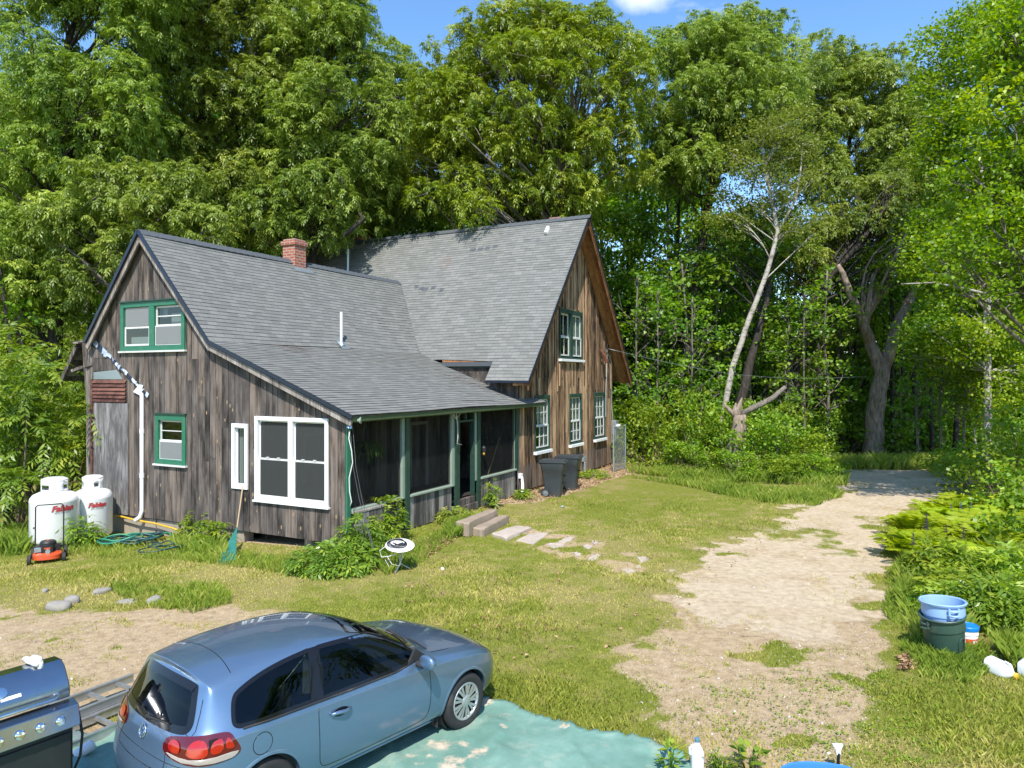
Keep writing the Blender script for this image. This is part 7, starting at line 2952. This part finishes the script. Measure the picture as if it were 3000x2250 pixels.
# ------------------------------------------------------------------ stacked round trash cans, bucket, jugs
M['can_green'] = m_plain('dark green plastic', (.035, .075, .058), .45, 0, .1, 8, dirt=((.16, .15, .12), .25))
M['can_blue'] = m_plain('pale blue plastic', (.27, .43, .70), .42, 0, .06, 8, dirt=((.4, .4, .38), .2))


def round_can(o, mat, R0, R1, hh):
    mb = MB()
    mb.lathe([(0, .01), (R0 * .96, .0), (R0, .02), (lerp(R0, R1, .72), hh * .72), (lerp(R0, R1, .73) + .012, hh * .725), (lerp(R0, R1, .75) + .012, hh * .755), (R1 - .01, hh * .93),
              (R1 + .012, hh * .945), (R1 + .022, hh * .985), (R1 + .012, hh), (R1 - .012, hh * .99), (R1 - .018, hh * .9), (R0 - .012, .04), (0, .04)], 56, cap=False)
    mb.build('can', M[mat], o, smooth=40)
    mb = MB()
    for s in (0, PI):
        for dz, rr in ((.885, .055), (.80, .075)):
            pts = []
            for t in np.linspace(-.24, .24, 8):
                a = s + t
                q = R1 * (1 - .10 * (1 - dz)) + rr * math.cos(t / .24 * 1.35) * .9
                pts.append((q * math.cos(a), q * math.sin(a), hh * dz))
            mb.tube(pts, .016, 6)
        for t in (-.2, .2):
            mb.tube([((R1 + .03) * math.cos(s + t), (R1 + .03) * math.sin(s + t), hh * .80), ((R1 + .03) * math.cos(s + t), (R1 + .03) * math.sin(s + t), hh * .94)], .014, 6)
    mb.build('grip', M[mat], o, smooth=60)
    mb = MB()
    for s in (-1.35, 1.8):
        q = lambda t, z: ((lerp(R0, R1, z) + .008) * math.cos(s + t), (lerp(R0, R1, z) + .008) * math.sin(s + t), hh * z)
        mb.tube([q(-.20, .10), q(-.20, .52), q(-.12, .58), q(.12, .58), q(.20, .52), q(.20, .10)], .009, 5)
    mb.build('rib', M[mat], o, smooth=60)


pc = gp(2772, 1925)
gc = thing('trash_can', 'dark green round trash can standing tilted in the grass with a blue one inside', 'trash can', (pc.x, pc.y, pc.z - .03))
gc.rotation_euler = (Rr(2), Rr(-8), Rr(12))
round_can(gc, 'can_green', .225, .275, .66)
bc = thing('trash_can', 'pale blue round trash can nested in the dark green one', 'trash can', Vector(gc.location) + gc.rotation_euler.to_matrix() @ Vector((-.01, -.01, .15)))
bc.rotation_euler = (Rr(2), Rr(-2), Rr(-95))
round_can(bc, 'can_blue', .20, .277, .68)
p = gp(2850, 1912)
bu = thing('bucket', 'white bucket with a blue lid and red label behind the green can', 'bucket', (p.x, p.y + .12, p.z - .02))
mb = MB()
mb.lathe([(0, 0), (.122, 0), (.132, .25), (.138, .255), (.138, .275), (.134, .28), (.136, .33), (0, .33)], 32, cap=False)
mb.build('pail', M['white'], bu, smooth=40)
mb = MB()
mb.lathe([(.143, .315), (.147, .33), (.147, .365), (.138, .375), (.125, .362), (0, .362)], 32, cap=False)
mb.build('lid', m_plain('blue plastic lid', (.01, .20, .62), .35), bu, smooth=40)
mb = MB()


def lab(mb, a0, a1, z0, z1, off):
    vs, n = [], 10
    for k in range(n + 1):
        a = lerp(a0, a1, k / n)
        for z in (z0, z1):
            r = .122 + .010 * z / .25 + off
            vs.append((r * math.cos(a), r * math.sin(a), z))
    mb.add(vs, [(2 * k, 2 * k + 2, 2 * k + 3, 2 * k + 1) for k in range(n)])


lab(mb, -2.3, -.7, .03, .21, .002)
lb_ = mb.build('label', m_plain('red label', (.60, .09, .03), .5, 0, .15, 30), bu)
mb = MB()
lab(mb, -2.1, -1.0, .09, .13, .003)
mb.build('label_patch', m_plain('yellow print', (.72, .40, .06), .5, 0, .2, 50), lb_)
mb = MB()
lab(mb, -1.6, -1.0, .15, .19, .003)
mb.build('label_patch', m_plain('pale print', (.55, .62, .60), .5, 0, .2, 50), lb_)
mb = MB()
mb.tube([(.137 * math.cos(a), .137 * math.sin(a), .26 - .10 * math.sin(a)) for a in np.linspace(.1, PI - .1, 14)], .004, 5)
mb.build('bail', M['galv'], bu)


def jug(label, loc, rot, L, W, Hh, mat, capmat):
    o = thing('plastic_jug', label, 'jug', loc)
    o.rotation_euler = rot
    mb = MB()
    prof = [(0, .42), (.02, .5), (.6, .5), (.74, .46), (.90, .24), (.95, .16), (1.0, .16)]
    vs, fs, n = [], [], 24
    for f, r in prof:
        for k in range(n):
            a = 2 * PI * k / n
            ca, sa = math.cos(a), math.sin(a)
            q = (abs(ca) ** 4 + abs(sa) ** 4) ** -.25 if r > .3 else 1.0
            vs.append((f * L, r * W * ca * q, r * Hh * sa * q))
    for j in range(len(prof) - 1):
        for k in range(n):
            fs.append((j * n + k, j * n + (k + 1) % n, (j + 1) * n + (k + 1) % n, (j + 1) * n + k))
    fs += [tuple(range(n)), tuple(range((len(prof) - 1) * n, len(prof) * n))]
    mb.add(vs, fs)
    mb.build('jug', M[mat] if isinstance(mat, str) else mat, o, smooth=40)
    mb = MB()
    mb.lathe([(.17 * W, L * .97), (.19 * W, L * 1.0), (.19 * W, L * 1.09), (0, L * 1.1)], 16, M=Matrix.Rotation(PI / 2, 4, 'Y'))
    mb.build('cap', capmat, o, smooth=40)
    mb = MB()
    mb.tube([(L * .56, 0, Hh * .46), (L * .60, 0, Hh * .62), (L * .78, 0, Hh * .58), (L * .88, 0, Hh * .28)], .014, 6)
    mb.build('handle', M[mat] if isinstance(mat, str) else mat, o, smooth=60)
    return o


M['jugw'] = m_plain('milky plastic', (.74, .76, .77), .35, 0, .05, 6)
M['ycap'] = m_plain('yellow cap', (.75, .45, .05), .4)
M['bcap'] = m_plain('dull blue cap', (.10, .22, .34), .4)
p = gp(2922, 1975)
jug('white plastic jug with a yellow cap lying in the grass at the right', (p.x - .05, p.y + .12, p.z + .10), (0, Rr(8), Rr(-62)), .34, .22, .20, 'jugw', M['ycap'])
p = gp(3002, 1985)
jug('white jug cut off by the right edge of the picture', (p.x + .02, p.y, p.z + .1), (0, 0, Rr(40)), .3, .2, .2, 'jugw', M['ycap'])
p = gp(2042, 2262)
jug('white bottle with a dull blue cap standing among the potted leaves at the bottom', (p.x, p.y, p.z), (0, Rr(-90), 0), .31, .13, .12, 'jugw', M['bcap'])

# ------------------------------------------------------------------ blue plastic sled or tray, scoop, leaves in the foreground
pA, pB = gp(2272, 2238, .12), gp(2515, 2252, .12)
sl_ = thing('plastic_tray', 'blue plastic tray cut off by the bottom edge of the picture', 'tray', (pA.x, pA.y, 0), math.atan2(pB.y - pA.y, pB.x - pA.x))
WL = (Vector(pB) - Vector(pA)).length
M['trayblue'] = m_plain('bright blue plastic', (.045, .19, .62), .3, 0, .1, 5, coat=.3)
mb = MB()
out_ = chaikin([(0, 0), (WL, 0), (WL + .05, -.62), (-.05, -.62)], 2)
n = len(out_)
cc = Vector((WL / 2, -.31))
vs = []
for f, z in ((1.0, .14), (1.03, .16), (1.06, .15), (1.07, .12), (1.03, .16), (.97, .15), (.90, .04), (.8, .03)):
    vs += [(*(cc + (p - cc) * f), z) for p in out_]
mb.add(vs[3 * n:], [(r * n + i, r * n + (i + 1) % n, (r + 1) * n + (i + 1) % n, (r + 1) * n + i) for r in range(4) for i in range(n)] + [tuple(range(4 * n, 5 * n))])
mb.build('tray', M['trayblue'], sl_, smooth=50)
mb = MB()
for x in (.05, WL - .05):
    mb.lathe([(.0, .163), (.012, .162)], 10, M=Matrix.Translation((x, -.02, 0)))
mb.build('rivet', M['galv'], sl_)
ps = gp(2455, 2262)
sc_ = thing('scoop', 'pale funnel shaped scoop on a dark handle standing at the blue tray', 'scoop', ps)
mb = MB()
mb.tube([(0, 0, .0), (.005, .0, .19)], .016, 8)
mb.build('handle', M['metal_dark'], sc_)
mb = MB()
mb.prism([(-.014, .17), (.022, .17), (.03, .22), (.055, .262), (.05, .275), (-.05, .28), (-.052, .268), (-.025, .225)], -.012, .012, lambda x, z, d: (x, d + (z - .17) * .1, z))
mb.build('blade', M['jugw'], sc_, bevel=.006)


def leafy(name, label, loc, n, L, Wd, seed, h0, spread, mat='lf_bush'):
    r = np.random.default_rng(seed)
    o = thing(name, label, 'plant', loc)
    a = r.uniform(0, 2 * PI, n)
    P_ = np.stack([spread * r.uniform(0, 1, n) * np.cos(a), spread * r.uniform(0, 1, n) * np.sin(a), h0 * r.uniform(.3, 1.0, n)], -1)
    D_ = unit(np.stack([np.cos(a), np.sin(a), r.uniform(-.3, .8, n)], -1))
    npmesh('foliage', *leaves(P_, D_, unit(np.cross(D_, np.array([0, 0, 1.0]))), L * r.uniform(.7, 1.2, n), Wd * r.uniform(.7, 1.2, n), .2), M[mat], r.uniform(0, 1, n), o)
    mb = MB()
    for q in P_[::3]:
        mb.tube([(q[0] * .3, q[1] * .3, 0), (q[0] * .8, q[1] * .8, q[2] * .6), tuple(q)], .005, 4)
    mb.build('stem', M['lf_shrub'], o, smooth=180, fix=False)
    return o


leafy('potted_plant', 'broad leaved plant with curling grey green leaves at the bottom edge', gp(2195, 2262), 26, .13, .085, 3, .24, .14)
leafy('potted_plant', 'fine leaved green plant beside the white bottle at the bottom edge', gp(2110, 2268), 160, .06, .02, 5, .17, .17)
leafy('potted_plant', 'tall leafy shoots left of the white bottle at the bottom edge', gp(1965, 2262), 40, .10, .04, 7, .24, .12, 'lf_shrub')

# ------------------------------------------------------------------ granite steps and stepping stones
def block(name, label, cat, quadpts, zt, th, mat='stone', seed=0, group=None):
    r = random.Random(seed)
    mb = MB()
    pts = []
    for i in range(4):
        a, b = Vector(quadpts[i]), Vector(quadpts[(i + 1) % 4])
        for k in range(5):
            q = a.lerp(b, k / 5)
            pts.append(q + Vector((r.uniform(-.02, .02), r.uniform(-.02, .02), 0)))
    n = len(pts)
    c = sum(pts, Vector((0, 0, 0))) / n
    vs = [(p.x, p.y, zt - th) for p in pts] + [(p.x, p.y, zt - .03 + r.uniform(-.012, .012)) for p in pts] + [(c.x + (p.x - c.x) * .95, c.y + (p.y - c.y) * .95, zt + r.uniform(-.010, .010)) for p in pts] + \
         [(c.x + (p.x - c.x) * .5, c.y + (p.y - c.y) * .5, zt + r.uniform(-.008, .012)) for p in pts]
    mb.add(vs, [(q * n + i, q * n + (i + 1) % n, (q + 1) * n + (i + 1) % n, (q + 1) * n + i) for q in range(3) for i in range(n)] + [tuple(range(3 * n, 4 * n)), tuple(range(n - 1, -1, -1))])
    return tag(mb.build(name, M[mat], smooth=30), label, cat, group)


M['paver'] = m_plain('pale flat stone', (.44, .37, .31), .85, 0, .2, 6, bump=.4, dirt=((.26, .20, .13), .6))


def gpt(L, z):
    return [Vector((*gp(u, v, z)[:2], 0)) for u, v in L]


block('granite_step', 'upper granite block step right under the porch door', 'step', gpt([(1337, 1527), (1438, 1490), (1460, 1491), (1376, 1532)], .36), .36, .34, seed=1)
bk = gpt([(1340, 1523), (1372, 1528), (1460, 1496), (1420, 1490)], .34)
block('granite_step', 'second granite block step below the upper one', 'step', gpt([(1382, 1546), (1467, 1508), (1494, 1510), (1420, 1550)], .20), .20, .28, seed=2)
block('granite_slab', 'large pale granite slab lying below the two steps', 'slab', gpt([(1442, 1562), (1510, 1539), (1556, 1544), (1484, 1576)], .08), .085, .16, 'paver', seed=3)
block('stepping_stone', 'wide flat grey stone sunk in the lawn after the pale slab', 'stone', gpt([(1513, 1583), (1556, 1561), (1608, 1562), (1562, 1595)], .01), .02, .1, 'paver', seed=4)
GSS = None
for i, (L, lab_) in enumerate((([(1602, 1594), (1640, 1590), (1655, 1598), (1622, 1607)], 'flat stone in the path next to the wide grey one'), ([(1636, 1586), (1668, 1572), (1682, 1576), (1662, 1592)], 'slim pointed flat stone on the far side of the path'),
                               ([(1705, 1600), (1722, 1596), (1738, 1601), (1722, 1609)], 'small bright flat stone in the middle of the path'), ([(1732, 1588), (1740, 1584), (1754, 1590), (1742, 1597)], 'small grey stone at the upper edge of the path'),
                               ([(1678, 1622), (1690, 1618), (1704, 1624), (1692, 1631)], 'small pinkish stone on the near side of the path'), ([(1720, 1638), (1748, 1623), (1762, 1628), (1735, 1646)], 'long pale stone lying slantwise in the path'),
                               ([(1862, 1632), (1885, 1630), (1902, 1641), (1880, 1649)], 'oval grey stone at the end of the path by the drive'), ([(1818, 1668), (1850, 1665), (1862, 1675), (1838, 1682)], 'pale flat stone nearest the drive'),
                               ([(1862, 1660), (1872, 1656), (1878, 1660), (1868, 1664)], 'tiny white stone between the two last path stones'))):
    block('stepping_stone', lab_, 'stone', gpt(L, .01), .022, .12, 'paver', seed=20 + i)
M['fieldstone'] = m_plain('grey field stone', (.27, .25, .22), .85, 0, .25, 7, bump=.6, dirt=((.17, .15, .10), .6))
for i, (u, v, sx, sy, sz, lab_) in enumerate(((172, 1784, .22, .15, .09, 'rounded grey field stone at the edge of the bare earth, the leftmost large one'), (209, 1768, .12, .12, .10, 'upright grey stone beside the rounded field stone'),
                                              (372, 1768, .18, .12, .05, 'flat grey stone sunk in the weeds left of the block'), (452, 1766, .13, .11, .08, 'blocky pale stone at the right end of the row of stones'),
                                              (298, 1738, .16, .12, .07, 'pale squarish stone in the grass behind the row of stones'), (132, 1735, .06, .06, .05, 'small tan stone in the dry grass'))):
    mb = MB()
    mb.rock((0, 0, sz * .35), sx, sy, sz, 40 + i, n=14, m=8, rot=.3 * i)
    o = mb.build('field_stone', M['fieldstone'], smooth=50)
    o.location = gp(u, v)
    tag(o, lab_, 'stone')

# ------------------------------------------------------------------ chain link gate, broken trunk, overhead wire
gl_, gr_ = Vector((*gp(1797, 1384)[:2], 0)), Vector((*gp(1832, 1374)[:2], 0))
cg = thing('chain_link_gate', 'narrow chain link gate closing the gap at the right corner of the house', 'gate', gl_, math.atan2(gr_.y - gl_.y, gr_.x - gl_.x))
wg = (gr_ - gl_).length
hg_ = 1.85
mb = MB()
for a, b in (((0, 0, -.05), (0, 0, hg_ + .06)), ((wg, 0, -.05), (wg, 0, hg_ + .06)), ((0, 0, hg_), (wg, 0, hg_)), ((0, 0, .08), (wg, 0, .08))):
    mb.tube([a, b], .028, 8)
mb.build('frame', M['galv'], cg, smooth=60)
mb = MB()
s_ = .085
k = -int(hg_ / s_)
while k * s_ < wg + hg_:
    for sg in (1, -1):
        pts = []
        for t in (0.0, hg_ - .1):
            pts.append((k * s_ + (t if sg > 0 else hg_ - .1 - t), t + .09))
        (x0, z0), (x1, z1) = pts
        if x0 > x1:
            x0, z0, x1, z1 = x1, z1, x0, z0
        m_ = (z1 - z0) / (x1 - x0)
        if x0 < 0:
            z0, x0 = z0 - m_ * x0, 0
        if x1 > wg:
            z1, x1 = z1 - m_ * (x1 - wg), wg
        if x1 > x0 + .01:
            mb.tube([(x0, .005 * sg, z0), (x1, .005 * sg, z1)], .0045, 4, cap=False)
    k += 1
mb.build('wire_mesh', M['galv'], cg, fix=False)
Yb = 29.9
bt = thing('broken_trunk', 'thick broken tree trunk with one long bare limb pointing right', 'tree trunk', root_at(2148, Yb))
Bb = np.array(bt.location)
mb = MB()
pt_ = [np.array(at(u, v, Yb)) - Bb for u, v in ((2148, 1385), (2150, 1340), (2158, 1290), (2168, 1240), (2166, 1215))]
mb.tube(pt_, [.50, .40, .34, .30, .26], 12)
mb.tube([np.array(at(u, v, Yb)) - Bb for u, v in ((2166, 1225), (2164, 1195), (2174, 1165))], [.2, .13, .02], 7)
mb.tube([np.array(at(u, v, Yb)) - Bb for u, v in ((2166, 1225), (2150, 1205), (2156, 1180))], [.18, .12, .02], 7)
mb.tube([np.array(at(u, v, Yb)) - Bb for u, v in ((2160, 1225), (2135, 1200), (2120, 1180))], [.14, .09, .03], 7)
mb.build('trunk', M['bk_old'], bt, smooth=180)
mb = MB()
mb.tube([np.array(at(u, v, Yb)) - Bb for u, v in ((2168, 1215), (2205, 1196), (2235, 1182), (2265, 1165), (2301, 1133))], [.10, .13, .12, .11, .085], 9)
mb.tube([np.array(at(u, v, Yb)) - Bb for u, v in ((2290, 1143), (2315, 1158))], [.025, .01], 5)
mb.build('limb', M['bk_grey'], bt, smooth=180)
mb = MB()
mb.tube([np.array(at(u, v, Yb - .3)) - Bb for u, v in ((2165, 1330), (2185, 1335), (2205, 1345))], [.09, .07, .04], 7)
mb.build('limb', M['bk_grey'], bt, smooth=180)
# service wire from the gable to the trees
mb = MB()
q0, q1 = h_(16.6, -.3, 5.15), at(2540, 1103, 36.0)
pts = []
for k in range(25):
    f = k / 24
    pts.append(Vector(q0).lerp(Vector(q1), f) + Vector((0, 0, -.55 * math.sin(PI * f))))
mb.tube(pts, .007, 5)
tag(mb.build('service_wire', M['galv'], smooth=180), 'thin overhead service wire running from the brown gable into the trees', 'wire')
# fallen trunk at the far left
mb = MB()
mb.tube([at(-60, 1300, 23.5), at(90, 1335, 23.8), at(262, 1355, 24.5)], [.16, .14, .1], 8)
tag(mb.build('fallen_trunk', M['bk_dark'], smooth=180), 'dark fallen trunk lying behind the propane tanks', 'log')
mb = MB()
mb.tube([at(-20, 1480, 20.5), at(50, 1380, 20.9), at(85, 1290, 21.3)], [.05, .045, .03], 7)
mb.tube([at(130, 1400, 21), at(70, 1290, 21.5), at(30, 1180, 22)], [.03, .025, .015], 6)
tag(mb.build('bare_branch', M['twig'], smooth=180), 'thin bare branches leaning in the thicket above the tanks', 'branch')
# small litter on the lawn
mb = MB()
mb.rock((0, 0, .03), .05, .035, .03, 3)
o = mb.build('can_litter', M['galv'], smooth=50)
o.location = gp(1648, 1487)
tag(o, 'small crushed grey can on the lawn near the trash carts', 'can')
mb = MB()
mb.rock((0, 0, .02), .04, .02, .05, 5)
o = mb.build('paper_scrap', M['white'], smooth=50)
o.location = gp(1297, 1672)
tag(o, 'small white scrap on the lawn right of the dish', 'scrap')
